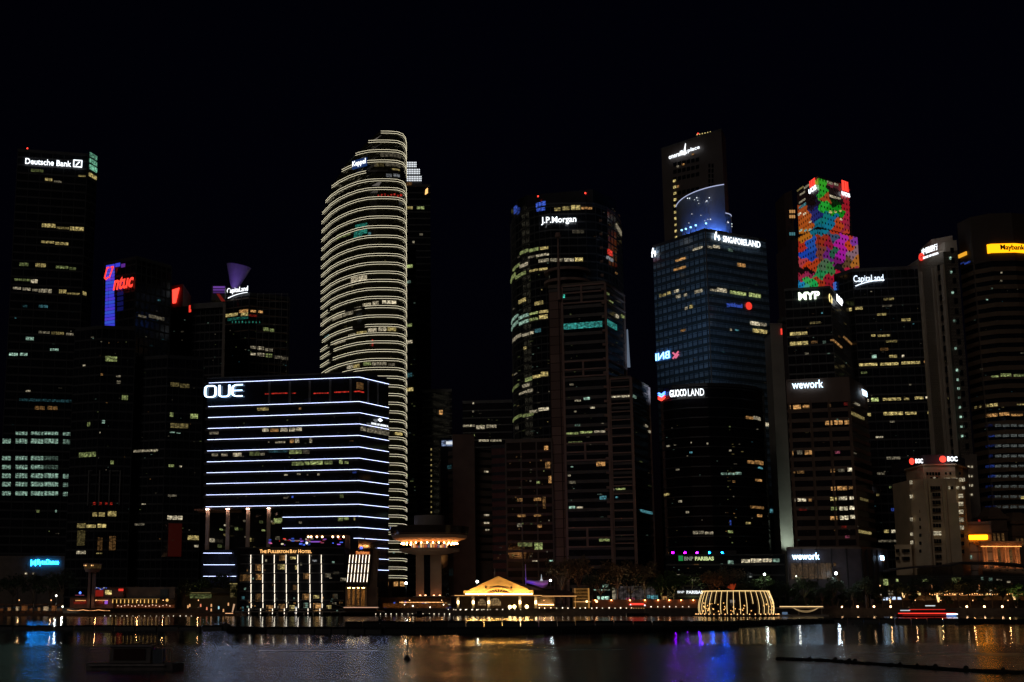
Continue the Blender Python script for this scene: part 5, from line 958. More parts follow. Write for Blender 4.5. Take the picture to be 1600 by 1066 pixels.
def classical():
    t = thing('colonnaded_building', 'small classical building at the far right with orange floodlit columns under a cornice', 'building', (WX(1562, 880, 556), 560, 2.5))
    st = solid('warm_stone', (.42, .25, .15), .8, .15, .4, bump=.1); Y = 555; X = lambda x: WX(x, 860, Y)
    z0 = WZ(888, Y); z1 = WZ(852, Y); z2 = WZ(846, Y)
    obj('wall', MB().box(X(1534), X(1594), Y + 3, Y + 20, 2.5, z1), st, t)
    obj('cornice', MB().box(X(1531), X(1596), Y - 1, Y + 21, z1, z1 + .8).box(X(1528), X(1598), Y - 2, Y + 22, z1 + .8, z2), st, t)
    obj('base', MB().box(X(1531), X(1596), Y - 1, Y + 3, 2.5, z0), st, t)
    for x in (1537, 1541, 1553, 1557, 1571, 1575, 1588, 1592):
        obj('column', MB().tube((X(x), Y + .3, z0), (X(x), Y + .3, z1), .52, .44, 12).box(X(x) - .65, X(x) + .65, Y - .35, Y + .95, z1 - .45, z1 - .003).box(X(x) - .7, X(x) + .7, Y - .4, Y + 1, z0 + .003, z0 + .4), st, t)
    for x in (1546, 1563, 1581):
        f = obj('window', MB().box(X(x) - 1.1, X(x) + 1.1, Y + 2.6, Y + 3.1, z0 + 1, z1 - 1.5), wm('o', .12), t); obj('window_frame', MB().box(X(x) - .08, X(x) + .08, Y + 2.4, Y + 2.7, z0 + 1, z1 - 1.5).box(X(x) - 1.1, X(x) + 1.1, Y + 2.4, Y + 2.59, (z0 + z1) / 2, (z0 + z1) / 2 + .15), BLK, f)
    for x in (1540, 1552, 1564, 1576, 1588):
        obj('floor_lamp', MB().box(X(x) - .3, X(x) + .3, Y - 4.6, Y - 4.2, z0 - 1.2, z0 - .9), BLK, t)
        lp = bpy.data.lights.new('amber_spot', 'SPOT'); lp.energy = 900; lp.color = (1, .42, .15); lp.spot_size = radians(100); lp.spot_blend = 1; lp.shadow_soft_size = .2
        lo = bpy.data.objects.new('amber_spot', lp); COL.objects.link(lo); lo.parent = t; bb = WL[t.name]; lo.location = (X(x) - bb.x, Y - 4.4 - bb.y, z0 - .7 - bb.z); lo.rotation_euler = Vector((0, .75, 1)).to_track_quat('-Z', 'Y').to_euler()
    obj('lamp_strip', MB().box(X(1532), X(1595), Y - .8, Y - .5, z1 - .62, z1 - .45), glow('strip_amber', (1, .38, .10), 3), t)
    for i, (x0, x1, yb, yt, Y2) in enumerate([(1541, 1574, 848, 792, 577), (1576, 1612, 850, 800, 579)]):
        d = thing('domed_pavilion', ['larger dark stone pavilion roof stepping up behind the orange colonnaded building', 'smaller dark stone pavilion roof at the right edge behind the orange colonnaded building'][i], 'building', (WX((x0 + x1) / 2, yt, Y2), Y2, 2.5))
        a, c = WX(x0, yt, Y2), WX(x1, yt, Y2); w = c - a; zt = WZ(yt, Y2); ds = solid('dim_stone', (.10, .06, .035), .8)
        obj('wall', MB().box(a + w * .08, c - w * .08, Y2, Y2 + 14, 2.5, zt - 5), ds, d); obj('cornice', MB().box(a, c, Y2 - 1, Y2 + 15, zt - 5, zt - 3.8).box(a + w * .05, c - w * .05, Y2 - .5, Y2 + 14, zt - 10, zt - 9.2), ds, d)
        obj('roof', MB().prism([(a + w * .1, Y2), (c - w * .1, Y2), (c - w * .1, Y2 + 12), (a + w * .1, Y2 + 12)], zt - 3.8, zt, [(a + w * .3, Y2 + 3), (c - w * .3, Y2 + 3), (c - w * .3, Y2 + 9), (a + w * .3, Y2 + 9)]), ds, d)
        for k in range(3): X0 = a + w * (.22 + .2 * k); obj('window', MB().box(X0, X0 + w * .1, Y2 - .2, Y2 + .5, zt - 14, zt - 11), wm('o', .12), d)
classical()
# ------------------------------------------------------------------ white lined block by the water
def oue():
    b = Bld('office_building', 'broad black waterfront block striped with white light lines under three big rounded letters', 'building', [(324, 563), (561, 548), (607, 566)], 583, 30, ref=1)
    zf = lambda y: b.hit(561, y, True)[2]; zv = zf(791); b.body(GL, z0=zv, name='upper_block'); b.roof(BLK, .6)
    led = glow('white_led', (.55, .62, 1.0), 5.0)
    ys = [590, 628, 645.5, 663, 681, 699, 716.5, 734, 751.5, 769.5, 788.5]
    for y in ys:
        z = zf(y); obj('light_strip', MB().slab(b.path(1.0, b.cum[-1] - .5), z, z + .1, .5, .6), led, b.root)
    sc = b.hit(442, 809, True)[1]
    for y in (807, 824.5):
        z = zf(y); obj('light_strip', MB().slab(b.path(sc, b.cum[-1] - .5), z, z + .1, .5, .6), led, b.root)
    z = zf(841.5); obj('light_strip', MB().slab(b.path(b.hit(553, 842)[1], b.hit(567, 842, True)[1]), z, z + .1, .5, .6), led, b.root); obj('light_strip', MB().slab(b.path(b.hit(569, 842, True)[1], b.cum[-1] - .5), z, z + .1, .5, .6), led, b.root)
    for y in (855, 872.5, 890): z = zf(y); obj('light_strip', MB().slab(b.path(b.hit(588, y, True)[1], b.cum[-1] - .5), z, z + .1, .5, .6), led, b.root)
    mb = MB()
    for y in ys[1:]: z = zf(y); mb.slab(b.closed, z - 1.1, z, 0, .45)
    obj('floor_bands', mb, BLK, b.root); mb = MB()
    # lower core right of the void
    sp = b.at(sc); core = [sp] + b.front[1:] + [(b.front[2][0], 596), (sp[0], 596)]
    obj('lower_block', MB().prism(core, 2.5, zv), GL, b.root)
    bw = [(b.front[0][0] + .5, 580), (sp[0], 572), (sp[0], 596), (b.front[0][0] + .5, 596)]; obj('recessed_wall', MB().prism(bw, 2.5, zv), GL, b.root)
    zp = WZ(859, 558); pa = b.at(0); pc = b._pt(b.hit(368, 870, True)); pod = [(WX(315, 870, 560), 560), (WX(372, 870, 557), 557), (WX(372, 870, 557), 579), (WX(315, 870, 560), 579)]
    obj('base_block', MB().prism(pod, 2.5, zp), GL, b.root)
    for y, x1 in ((864.8, 363), (883, 367.5), (901, 369.5)): z = WZ(y, 558.4); obj('light_strip', MB().box(WX(318.5, y, 558), WX(x1, y, 558), 556.4 if x1 < 300 else 556.5, 556.9, z, z + .1), led, b.root)
    cm = solid('column_stone', (.40, .30, .25), .8, .1)
    for x in (324.5, 356, 387.5, 420):
        c = b._pt(b.hit(x, 800, True)); w = 5.6 * 558 / F / 2
        ft = [(c[0] - w, c[1]), (c[0] + w, c[1]), (c[0] + w, c[1] + 2.2), (c[0] - w, c[1] + 2.2)]
        cl = obj('column', MB().prism(ft, zp if x < 370 else WZ(860, 558), zv - .25), cm, b.root)
        for sx in (-1, 1): obj('column_lamp', MB().box(c[0] + sx * w * .5 - .2, c[0] + sx * w * .5 + .2, c[1] - 1.3, c[1] - .9, zv - .5, zv - .3), glow('lamp_peach', (1, .62, .45), 40), cl)
    a = b.at(0); obj('soffit', MB().prism([(a[0] - 4, a[1] + 1), (a[0] + 14, a[1] - .6), (a[0] + 14, a[1] + 14), (a[0] - 4, a[1] + 14)], zv - .7, zv - .05), solid('soffit_panel', (.35, .16, .10), .7), b.root)
    # big rounded letters
    lw = .17; O = arc(.22, .5, .22, .5, 0, 360, 28); O = [(.22 + .235 * math.copysign(abs(cos(radians(t))) ** .55, cos(radians(t))), .5 + .5 * math.copysign(abs(sin(radians(t))) ** .55, sin(radians(t)))) for t in range(0, 361, 12)]
    U = [(.62, 1), (.62, .28)] + arc(.76, .22, .14, .22, 180, 270, 8) + [(.86, 0)] + arc(.92, .22, .14, .22, 270, 360, 8) + [(1.06, 1)]
    E = [(1.62, 1), (1.40, 1)] + arc(1.40, .76, .19, .24, 90, 180, 8) + [(1.21, .24)] + arc(1.40, .24, .19, .24, 180, 270, 8) + [(1.62, 0)]
    b.sign('', 320.5, 380.5, 622.5, 603.5, glow('sign_cool', (.45, .68, 1), 5), 620, vf=strokes([O, U, E, [(1.24, .5), (1.6, .5)]], .085), out=1.1)
    b.sign('BANK OF AMERICA', 577, 603, 663.5, 660.5, em('k', 1.2), 668, bold=.0, out=1); b.sign('', 587, 594, 659.5, 654, em('k', 2), vf=strokes([[(0, .5), (.5, 1)], [(.5, 1), (1, .5)], [(.25, .25), (.75, .75)], [(0, .5), (.5, 0), (1, .5)]], .2), name='emblem', out=1)
    # sky terrace columns
    for x in (421, 453, 484, 516, 548, 575, 590):
        c = b._pt(b.hit(x, 600, True)); obj('terrace_column', MB().box(c[0] - .45, c[0] + .45, c[1] - .35, c[1] + .1, zf(626), zf(592)), SPG, b.root)
    b.many([(414, 615, 421, 617, 'r', .5), (424, 614, 450, 616, 'r', .6), (456, 614, 463, 615.5, 'r', .5), (490, 614, 514, 615.5, 'r', .8), (522, 612, 546, 614, 'r', .9), (553, 611, 568, 613, 'r', .8), (557, 598, 567, 611, 'o', .14)], pane=6)
    b.many([(402, 637, 420, 643, 'y', .3), (467, 637, 471, 641, 'o', .2), (327, 675, 342, 680, 'w', .16), (410, 670, 420, 676, 'w', .6), (422, 670, 436, 676, 'o', .35), (438, 669, 450, 676, 'w', .5), (452, 668, 462, 676, 'w', .6), (463, 668, 472, 675, 'w', .7), (430, 690, 446, 693, 'w', .5), (453, 686, 460, 694, 'o', .4), (461, 685, 468, 694, 'w', .5), (484, 684, 488, 694, 'w', .5), (563, 667, 571, 675, 'w', .3), (573, 667, 607, 681, 'w', .2),
            (331, 709, 341, 714, 'w', .3), (346, 709, 356, 714, 'w', .3), (364, 708, 378, 715, 'w', .5), (390, 706, 406, 714, 'G', .12), (407, 708, 414, 713, 'w', .25), (420, 703, 450, 708, 'c', .1), (452, 703, 472, 711, 'G', .35), (473, 703, 484, 711, 'w', .08), (456, 722, 475, 729, 'G', .25), (476, 721, 484, 728, 'G', .4), (485, 720, 505, 728, 'G', .6), (507, 720, 520, 727, 'G', .3), (530, 718, 536, 727, 'G', .5), (538, 721, 545, 726, 'G', .3),
            (444, 741, 450, 744, 'w', .3), (464, 740, 470, 743, 'w', .3), (496, 740, 500, 744, 'w', .4), (551, 737, 558, 740, 'b', .3), (456, 775, 459, 779, 'b', .6), (443, 777, 450, 780, 'w', .1), (531, 772, 537, 780, 'G', .12), (428, 810, 440, 820, 'G', .5), (528, 808, 536, 816, 'G', .3), (537, 808, 545, 814, 'G', .25), (553, 809, 555, 814, 'y', .4), (467, 815, 472, 819, 'w', .3)])
    b.rand(50, (345, 650, 555, 790), 'wGwo', (.03, .22), (1, 4), (1.5, 4), 81)
    r = random.Random(5); mb = []
    for i in range(20):
        x = r.uniform(300, 440); y = r.uniform(815, 857); Yd = 575; a = W(x, y, Yd); 
        if x > 326: obj('lit_window', MB().box(a[0], a[0] + r.uniform(.5, 1.6), 570.4 if x > 400 else 573.5, 580, a[2], a[2] + r.uniform(.5, 1.4)), wm(r.choice('Gwy'), r.choice((.1, .25, .4))), b.root)
    b.done()
oue()

# ------------------------------------------------------------------ round platform tower
def rotunda():
    Y = 552; k = Y / F; X = lambda x: WX(x, 850, Y); Z = lambda y: WZ(y, Y); cx = X(671); c = (cx, Y, 0)
    t = thing('observation_tower', 'round two tier platform tower on thick stone columns, amber lamps glowing between its discs', 'tower', (cx, Y, 2.5)); st = solid('tower_buff', (.34, .19, .11), .8, .12, .3)
    R = lambda px: px * k
    obj('upper_disc', MB().lathe(c, [(0, Z(848)), (R(38), Z(848)), (R(57), Z(842)), (R(59), Z(836)), (R(60), Z(835)), (R(58), Z(834)), (0, Z(834))], 48), st, t)
    obj('glass_rim', MB().lathe(c, [(R(59.5), Z(837)), (R(61.5), Z(824)), (R(61), Z(824)), (R(59), Z(837))], 48), GLT, t)
    obj('top_deck', MB().lathe(c, [(R(54), Z(834)), (R(54), Z(823)), (0, Z(822))], 48), solid('deck_brown', (.10, .05, .04), .8), t)
    obj('drum', MB().lathe(c, [(R(23.5), Z(823)), (R(23.5), Z(806)), (0, Z(805))], 40), CONC, t)
    obj('lower_disc', MB().lathe(c, [(R(20), Z(868)), (R(46), Z(862)), (R(47), Z(857.5)), (R(30), Z(857)), (0, Z(857))], 48), st, t)
    obj('neck', MB().lathe(c, [(R(26), Z(858)), (R(26), Z(847))], 40), GLT, t)
    for i in range(30):
        a = pi * 2 * i / 30; r = R(43); obj('amber_lamp', MB().sphere((cx + r * cos(a), Y + r * sin(a), Z(849.6)), .28, 5), glow('lamp_amber', (1, .42, .12), 60), t)
    rr = random.Random(3)
    for i in range(22):
        a = -pi + pi * i / 21; r = R(26.6); x = cx + r * cos(a); y = Y + r * sin(a); h = .9
        obj('lit_pane', MB().tube((x, y, Z(857)), (x, y, Z(857) + rr.uniform(.8, 2)), .38, k=6), glow('pane%d' % (i % 4), [(1, .35, .1), (1, .15, .1), (.3, .5, .9), (1, .6, .25)][i % 4], (.5, .3, .15, .9)[i % 4]), t)
    for i in range(26):
        a = -pi + pi * i / 25; r = R(54.5); x = cx + r * cos(a); y = Y + r * sin(a); obj('deck_lamp', MB().sphere((x, y, Z(829 + rr.uniform(-3, 2))), .16, 4), glow('deck%d' % (i % 3), [(1, .3, .15), (.8, .8, 1), (1, .6, .3)][i % 3], (.25, .2, .3)[i % 3]), t)
    for x0, x1, dy in ((649.5, 662, -1.5), (672, 689, -1.5)):
        obj('column', MB().box(X(x0), X(x1), Y - 4 + dy + 1.5, Y - 1, 2.5, Z(862)), st, t)
    obj('column', MB().box(X(655), X(684), Y + 1, Y + 4, 2.5, Z(862)), st, t)
    obj('glass_shaft', MB().box(X(662.3), X(671.7), Y - 2.6, Y + .9, 2.5, Z(863)), GL, t)
    for x, e in ((656, 1), (677, 1), (686, 1), (664, .6)): obj('foot_lamp', MB().box(X(x) - .3, X(x) + .3, Y - 6, Y - 5.6, Z(931), Z(931) + .25), glow('lamp_peach', (1, .42, .18), 9), t)
    obj('plinth', MB().box(X(645), X(694), Y - 7, Y + 6, 2.5, Z(932)), CONC, t)
rotunda()

# ------------------------------------------------------------------ waterfront hotel
def hotel():
    Y = 500; X = lambda x, y=900: WX(x, y, Y); Z = lambda y: WZ(y, Y)
    t = thing('hotel', 'dark glass waterfront hotel with vertical white light lines and gold lettering along its roof', 'hotel', (X(458), Y + 10, 1))
    obj('facade', MB().box(X(372, 856), X(538, 856), Y, Y + 25, 1.6, Z(857)), GL, t)
    obj('floor_bands', MB().box(X(372, 856) - .1, X(538, 856) + .1, Y - .25, Y, Z(857), Z(855)), BLK, t)
    fb = MB()
    for i in range(7): z = Z(868 + i * 14.2); fb.box(X(375), X(537), Y - .2, Y - .003, z, z + .45)
    obj('balcony_rails', fb, SP, t)
    led = glow('warm_led', (1, .85, .66), 2.4)
    for i in range(7):
        x0 = 391.5 + i * 18.37; x1 = 393.7 + i * 18.4
        for j in range(6):
            ya = 867 + j * 15.2; yb = ya + 13.6
            if j == 5: yb = 950
            xa = x0 + (x1 - x0) * (ya - 866) / 84; p = MB().box(X(xa) - .075, X(xa) + .075, Y - .7, Y - .3, Z(yb), Z(ya)); obj('light_strip', p, led, t)
        obj('light_strip', MB().box(X(390 + i * 18.4) - .075, X(390 + i * 18.4) + .075, Y - .7, Y - .3, Z(959.5), Z(951)), led, t)
    gold = glow('gold_letters', (1, .50, .16), 1.5)
    def line(s, x0, x1, y0, y1, m, YY=Y - .8, b=.02, par=t): obj('sign_letters', place(textmesh(s, b), W(x0, y1, YY), W(x1, y1, YY), W(x0, y0, YY)[2] - W(x0, y1, YY)[2], (0, -1), 0), m, par)
    for s, x0, x1 in (('T', 406, 409.6), ('HE', 410.2, 416.5), ('F', 418.6, 422), ('ULLERTON', 422.6, 451), ('B', 453, 456.6), ('AY', 457.2, 463.6), ('H', 466, 470), ('OTEL', 470.8, 487)): line(s, x0, x1, 858.8 if len(s) == 1 else 860, 864.3, gold)
    wins = [(399, 882, 408, 892, 'o', .35), (400, 897, 409, 906, 'o', .45), (375, 898, 391, 908, 'o', .14), (436, 867, 445, 876, 'o', .3), (434, 882, 445, 890, 'y', .5), (453, 870, 462, 874, 'y', .7), (461, 884, 464, 890, 'y', 1), (474, 896, 484, 905, 'o', .25), (473, 928, 483, 938, 'o', .4), (490, 930, 499, 935, 'y', .6), (417, 946, 428, 957, 'o', .5), (436, 944, 446, 957, 'o', .25), (453, 946, 461, 954, 'y', .7), (490, 943, 502, 955, 'o', .7), (511, 946, 518, 953, 'y', .8), (400, 928, 408, 940, 'o', .15),
            (508, 896, 517, 902, 'w', .15), (532, 903, 541, 908, 'w', .2), (488, 875, 495, 878, 'k', .25), (458, 914, 464, 922, 'o', .12), (520, 894, 530, 897, 'w', .1), (520, 928, 528, 936, 'w', .05), (378, 932, 383, 938, 'c', .15), (379, 948, 382, 955, 'c', .3), (461, 948, 465, 958, 'k', .7), (475, 942, 482, 950, 'g', .25)]
    for x0, y0, x1, y1, k, s in wins:
        f = obj('lit_window', MB().box(X(x0), X(x1), Y - .12, Y - .003, Z(y1), Z(y0)), wm(k, s), t)
        obj('curtain', MB().box(X(x0) + .05, X(x0) + (X(x1) - X(x0)) * .3, Y - .2, Y - .125, Z(y1) + .1, Z(y0) - .3), solid('curtain', (.2, .12, .06), .9), f)
    rr = random.Random(9)
    for i in range(46):
        x = rr.uniform(376, 536); y = rr.uniform(868, 958) if i % 2 else rr.uniform(935, 958); obj('lit_window', MB().box(X(x), X(x) + rr.uniform(.3, .9), Y - .12, Y - .003, Z(y), Z(y) + rr.uniform(.3, .9)), wm(rr.choice('woog'), rr.choice((.08, .15, .4))), t)
    # roof bar
    rf = obj('roof_bar', MB().box(X(437, 850), X(540, 850), Y + 6, Y + 18, Z(856), Z(854.5)).box(X(478, 840), X(542, 840), Y + 5, Y + 18, Z(836), Z(835)).box(X(538, 840), X(545, 840), Y + 6, Y + 18, Z(856), Z(835)).box(X(437, 840), X(478, 840), Y + 5, Y + 18, Z(842.5), Z(841.8)), solid('roof_bar_wall', (.10, .06, .05), .8), t)
    for x in (480.5, 485, 494, 502.5, 519, 527.5, 536): obj('bar_lamp', MB().sphere((X(x, 838), Y + 4.6, Z(838)), .36, 6), glow('lamp_peach2', (1, .55, .28), 8), rf)
    for i in range(34):
        x = rr.uniform(416, 534); y = rr.uniform(842, 852); kk = rr.choice('bbvrpw'); obj('bar_light', MB().box(X(x), X(x) + rr.uniform(.25, 1.2), Y + 3, Y + 3.4, Z(y), Z(y) + rr.uniform(.25, .6)), em(kk, rr.choice((.4, .9, .2))), rf)
    obj('bar_light', MB().box(X(452), X(467), Y + 3, Y + 3.3, Z(844.8), Z(843.9)), em('k', .35), rf); obj('bar_light', MB().sphere((X(478.5, 848), Y + 3, Z(848)), .45, 6), em('k', 1.5), rf); obj('bar_light', MB().box(X(484), X(500), Y + 3, Y + 3.3, Z(847), Z(845)), em('v', .5), rf)
    # piles
    for i in range(12): x = X(378 + i * 14); obj('pile', MB().tube((x, Y + 1.5, -1), (x, Y + 1.5, 1.6), .4), CONC, t)
    obj('deck', MB().box(X(370), X(600), Y - 3, Y + 24, 1.1, 1.55), CONC, t)
    # side pavilion, leaning glass box
    Y2 = 497; X2 = lambda x: WX(x, 900, Y2); Z2 = lambda y: WZ(y, Y2)
    p = thing('hotel_pavilion', 'leaning dark box beside the hotel, seven slanted white lines over an amber lit lobby', 'building', (X2(565), Y2 + 8, 1.55))
    def shear(y, x): return X2(x + (866 - y) * .095)
    top = [(shear(858, 545.5), Y2), (shear(858, 580), Y2), (shear(858, 592) , Y2 + 14), (shear(858, 548), Y2 + 16)]; bot = [(shear(916, 545.5), Y2), (shear(916, 580), Y2), (shear(916, 592), Y2 + 14), (shear(916, 548), Y2 + 16)]
    obj('upper_box', MB().prism(bot, Z2(916), Z2(858), top), GLT, p)
    for i in range(7):
        for j in range(3):
            ya = 867 + j * 14.8; yb = ya + 13; x = 546.8 + i * 5.1; obj('light_strip', MB().tube((shear(ya, x), Y2 - .4, Z2(ya)), (shear(yb, x), Y2 - .4, Z2(yb)), .1, k=5), glow('warm_led2', (1, .85, .66), 3), p)
    obj('sign_panel', MB().box(X2(555.5), X2(577.5), Y2 - .45, Y2 - .15, Z2(866.5), Z2(862)), glow('orange_panel', (.8, .16, .03), .35), p)
    obj('sign_letters', place(textmesh('The Fullerton', .0), W(556.5, 866, Y2 - .8), W(576.5, 866, Y2 - .8), 1.0, (0, -1), 0), glow('orange_letters', (1, .36, .1), 1.2), p)
    obj('small_blue_lamp', MB().sphere((X2(564), Y2 + 3, Z2(856)), .5, 6), glow('lamp_blue3', (.05, .1, 1), 3), p)
    st = solid('lobby_stone', (.35, .22, .13), .8)
    obj('lobby_wall', MB().box(X2(541), X2(590), Y2 + 6, Y2 + 14, 1.6, Z2(917)), st, p)
    for x in (541.5, 549, 556, 563, 572): obj('lobby_column', MB().box(X2(x) - .35, X2(x) + .35, Y2 + .4, Y2 + 1.1, Z2(948), Z2(916.3)), st, p)
    for x in (545, 552.5, 560, 567.5): obj('lobby_lamp', MB().box(X2(x) - .5, X2(x) + .5, Y2 + 2, Y2 + 2.4, Z2(919), Z2(918.4)), glow('lamp_gold', (1, .62, .2), 26), p)
    obj('side_wall', MB().box(X2(573.5), X2(589), Y2 + 1, Y2 + 5.9, Z2(948), Z2(858.6)), solid('brown_wall', (.13, .075, .05), .8), p)
    obj('terrace_slab', MB().box(X2(537), X2(592), Y2 - 3, Y2 + 14, Z2(950), Z2(948.6)), WHT, p); obj('light_strip', MB().box(X2(538), X2(591), Y2 - 3.3, Y2 - 3.05, Z2(949.6), Z2(949)), glow('peach_strip', (1, .55, .36), .9), p)
    obj('base', MB().box(X2(539), X2(588), Y2 - 1, Y2 + 14, 1.56, Z2(950) - .01), solid('brown_wall', (.13, .075, .05), .8), p)
    obj('cable', MB().tube(W(514, 942, Y2), W(539, 949, Y2), .08, k=5), CONC, p)
hotel()

# ------------------------------------------------------------------ pier building with the lit gable
def pier():
    Y = 515; X = lambda x: WX(x, 925, Y); Z = lambda y: WZ(y, Y)
    t = thing('pier_building', 'low pier hall with a golden floodlit gable, long glowing eaves and white columns', 'pier hall', (X(790), Y + 10, 2.5))
    pl = solid('cream_plaster', (.62, .50, .30), .8, .06, .6)
    pts = [(724.5, 928.6), (833.7, 928.6), (833.7, 922.4), (824.5, 922.4), (824.5, 920.5), (779, 901), (734.5, 921.4), (734.5, 922.8), (724.5, 922.8)]
    mb = MB(); n = len(pts); mb.v = [(X(x), Y, Z(y)) for x, y in pts] + [(X(x), Y + .8, Z(y)) for x, y in pts]; mb.f = [tuple(range(n)), tuple(reversed(range(n, 2 * n)))] + [(i, i + n, (i + 1) % n + n, (i + 1) % n) for i in range(n)]
    g = obj('gable', mb, pl, t)
    def rake(a, b_): return MB().quad((X(a[0]), Y - .5, Z(a[1])), (X(b_[0]), Y - .5, Z(b_[1])), (X(b_[0]), Y - .5, Z(b_[1]) - .45), (X(a[0]), Y - .5, Z(a[1]) - .45)).quad((X(a[0]), Y - .5, Z(a[1])), (X(b_[0]), Y - .5, Z(b_[1])), (X(b_[0]), Y + .3, Z(b_[1])), (X(a[0]), Y + .3, Z(a[1]))).quad((X(a[0]), Y - .5, Z(a[1]) - .45), (X(b_[0]), Y - .5, Z(b_[1]) - .45), (X(b_[0]), Y, Z(b_[1]) - .45), (X(a[0]), Y, Z(a[1]) - .45))
    obj('gable_moulding', rake((734, 921), (779, 900.2)), pl, g); obj('gable_moulding', rake((779, 900.2), (825, 920.2)), pl, g)
    # fan window
    fan = MB(); cx = X(779); zc = Z(928.4)
    for i in range(9):
        a0 = radians(18 + i * 16 + 1.8); a1 = radians(18 + (i + 1) * 16 - 1.8); rx, rz = 4.4, 1.7
        fan.quad((cx + cos(a0) * rx * .55, Y - .06, zc + sin(a0) * rz * .45), (cx + cos(a1) * rx * .55, Y - .06, zc + sin(a1) * rz * .45), (cx + cos(a1) * rx, Y - .06, zc + sin(a1) * rz), (cx + cos(a0) * rx, Y - .06, zc + sin(a0) * rz))
    obj('fan_window', fan, GLT, g); ar = MB(); pp = [(cx + cos(radians(a)) * 5.2, Y - .35, zc + sin(radians(a)) * 2.25) for a in range(0, 181, 12)]
    for a, b_ in zip(pp, pp[1:]): ar.tube(a, b_, .16, k=5)
    obj('arch_moulding', ar, pl, g)
    for x in (759, 799): obj('wall_lamp', MB().box(X(x) - .3, X(x) + .3, Y - .7, Y - .1, Z(919.6), Z(916.5)), BLK, g)
    obj('flood_strip', MB().box(X(727), X(831), Y - 1.9, Y - 1.7, Z(928.6) + .02, Z(928.6) + .16), glow('gold_flood', (1, .52, .12), 80), t)
    # main roof behind gable, hipped to the right
    rf = MB(); a = [X(740), X(824)]
    rv = [(X(734), Y + .8, Z(922)), (X(779), Y + .8, Z(901.5)), (X(825), Y + .8, Z(921)), (X(738), Y + 34, Z(922)), (WX(786, 905, Y + 34), Y + 34, Z(901.5)), (WX(852, 925, Y + 34), Y + 34, Z(921.5))]
    rf.v = rv; rf.f = [(0, 1, 4, 3), (1, 2, 5, 4), (0, 2, 1), (3, 4, 5)]; obj('roof', rf, TILE, t)
    wing = MB().prism([(X(826), Y + 2), (X(905), Y + 2), (X(905), Y + 16), (X(826), Y + 16)], Z(929.5), Z(922), [(X(826), Y + 7), (X(890), Y + 7), (X(890), Y + 11), (X(826), Y + 11)]); obj('side_roof', wing, solid('side_roof_tiles', (.07, .03, .02), .8), t)
    obj('eaves_slab', MB().box(X(709), X(845), Y - 4, Y + 30, Z(931.6), Z(929.4)).box(X(845), X(900), Y - 2, Y + 16, Z(932.6), Z(930.6)), WOOD, t)
    obj('light_strip', MB().box(X(709.5), X(844.8), Y - 4.2, Y - 4.02, Z(931.2), Z(930.4)), glow('eaves_gold', (1, .50, .17), 1.1), t); obj('light_strip', MB().box(X(845), X(899.5), Y - 2.2, Y - 2.02, Z(932.1), Z(931.3)), glow('eaves_gold', (1, .50, .17), 1.1), t)
    hall = obj('hall_wall', MB().box(X(722), X(838), Y + 4, Y + 30, 2.5, Z(931.8)), solid('hall_wall', (.16, .10, .06), .8), t)
    for x in (715, 738.5, 762.5, 811, 835.5):
        c = obj('column', MB().box(X(x) - .45, X(x) + .45, Y - 3.2, Y - 2.3, 2.5, Z(931.7)), pl, t)
        for yy in (940.5, 943): obj('column_lamp', MB().box(X(x) - .28, X(x) + .28, Y - 3.75, Y - 3.4, Z(yy), Z(yy) + .22), glow('lamp_warm_white', (1, .74, .42), 20), c)
    for x0, x1, y0 in ((748, 759.5, 935.5), (766, 783.5, 934.5)):
        n = 7; cx = (X(x0) + X(x1)) / 2; w = (X(x1) - X(x0)) / 2; zb = Z(946.5); zt = Z(y0); pn = obj('arched_window', MB().quad(*[(cx - w, Y + 3.9, zb), (cx + w, Y + 3.9, zb)] + [(cx + w * cos(radians(a)), Y + 3.9, zb + (zt - zb) * (.35 + .65 * sin(radians(a)))) for a in range(0, 181, 15)]), glow('hall_light', (1, .62, .26), .5, True, 1.4), t)
        fr = MB()
        for i in range(1, n): xx = cx - w + 2 * w * i / n; fr.box(xx - .08, xx + .08, Y + 3.6, Y + 3.85, zb, zt)
        for zz in (.3, .6): fr.box(cx - w, cx + w, Y + 3.6, Y + 3.85, zb + (zt - zb) * zz, zb + (zt - zb) * zz + .14)
        obj('window_bars', fr, BLK, pn)
    # lattice screen on the right
    lat = MB(); 
    for i in range(16):
        xa = 841 + i * 1.55
        for s in (-1, 1): lat.tube((X(xa), Y + 1, Z(946)), (X(xa + 3.1 * s), Y + 1, Z(932.7)), .07, k=4)
    obj('lattice_screen', lat, pl, t)
    for i in range(8): obj('floor_lamp', MB().box(X(842 + i * 3.1) - .25, X(842 + i * 3.1) + .25, Y - .2, Y + .2, Z(945.5), Z(944.6)), glow('lamp_amber2', (1, .55, .22), 12), t)
    obj('lattice_wall', MB().box(X(839), X(868), Y + 2, Y + 14, 2.5, Z(932.8)), solid('hall_wall', (.16, .10, .06), .8), t)
    # glowing glass lift box on the right
    gb = thing('glass_kiosk', 'small amber glass box with bright frame at the right end of the pier hall', 'kiosk', (X(912), Y + 8, 2.5))
    obj('glass_walls', MB().box(X(901), X(922), Y + 4, Y + 12, 2.5, Z(919)), glow('kiosk_glow', (1, .42, .08), .07, True, 1.2), gb)
    fr = MB()
    for y in (920, 925, 930, 935, 940): fr.box(X(900.5), X(922.5), Y + 3.7, Y + 3.95, Z(y) - .1, Z(y))
    for x in (900.5, 921.3, 922.5): fr.box(X(x) - .12, X(x) + .12, Y + 3.6, Y + 3.94, 2.5, Z(919))
    obj('bright_frame', fr, glow('kiosk_frame', (1, .45, .1), .35), gb)
    obj('light_strip', MB().box(X(898), X(925), Y + 3.2, Y + 3.5, Z(940.8), Z(940.2)), glow('eaves_gold', (1, .50, .17), 1.1), gb)
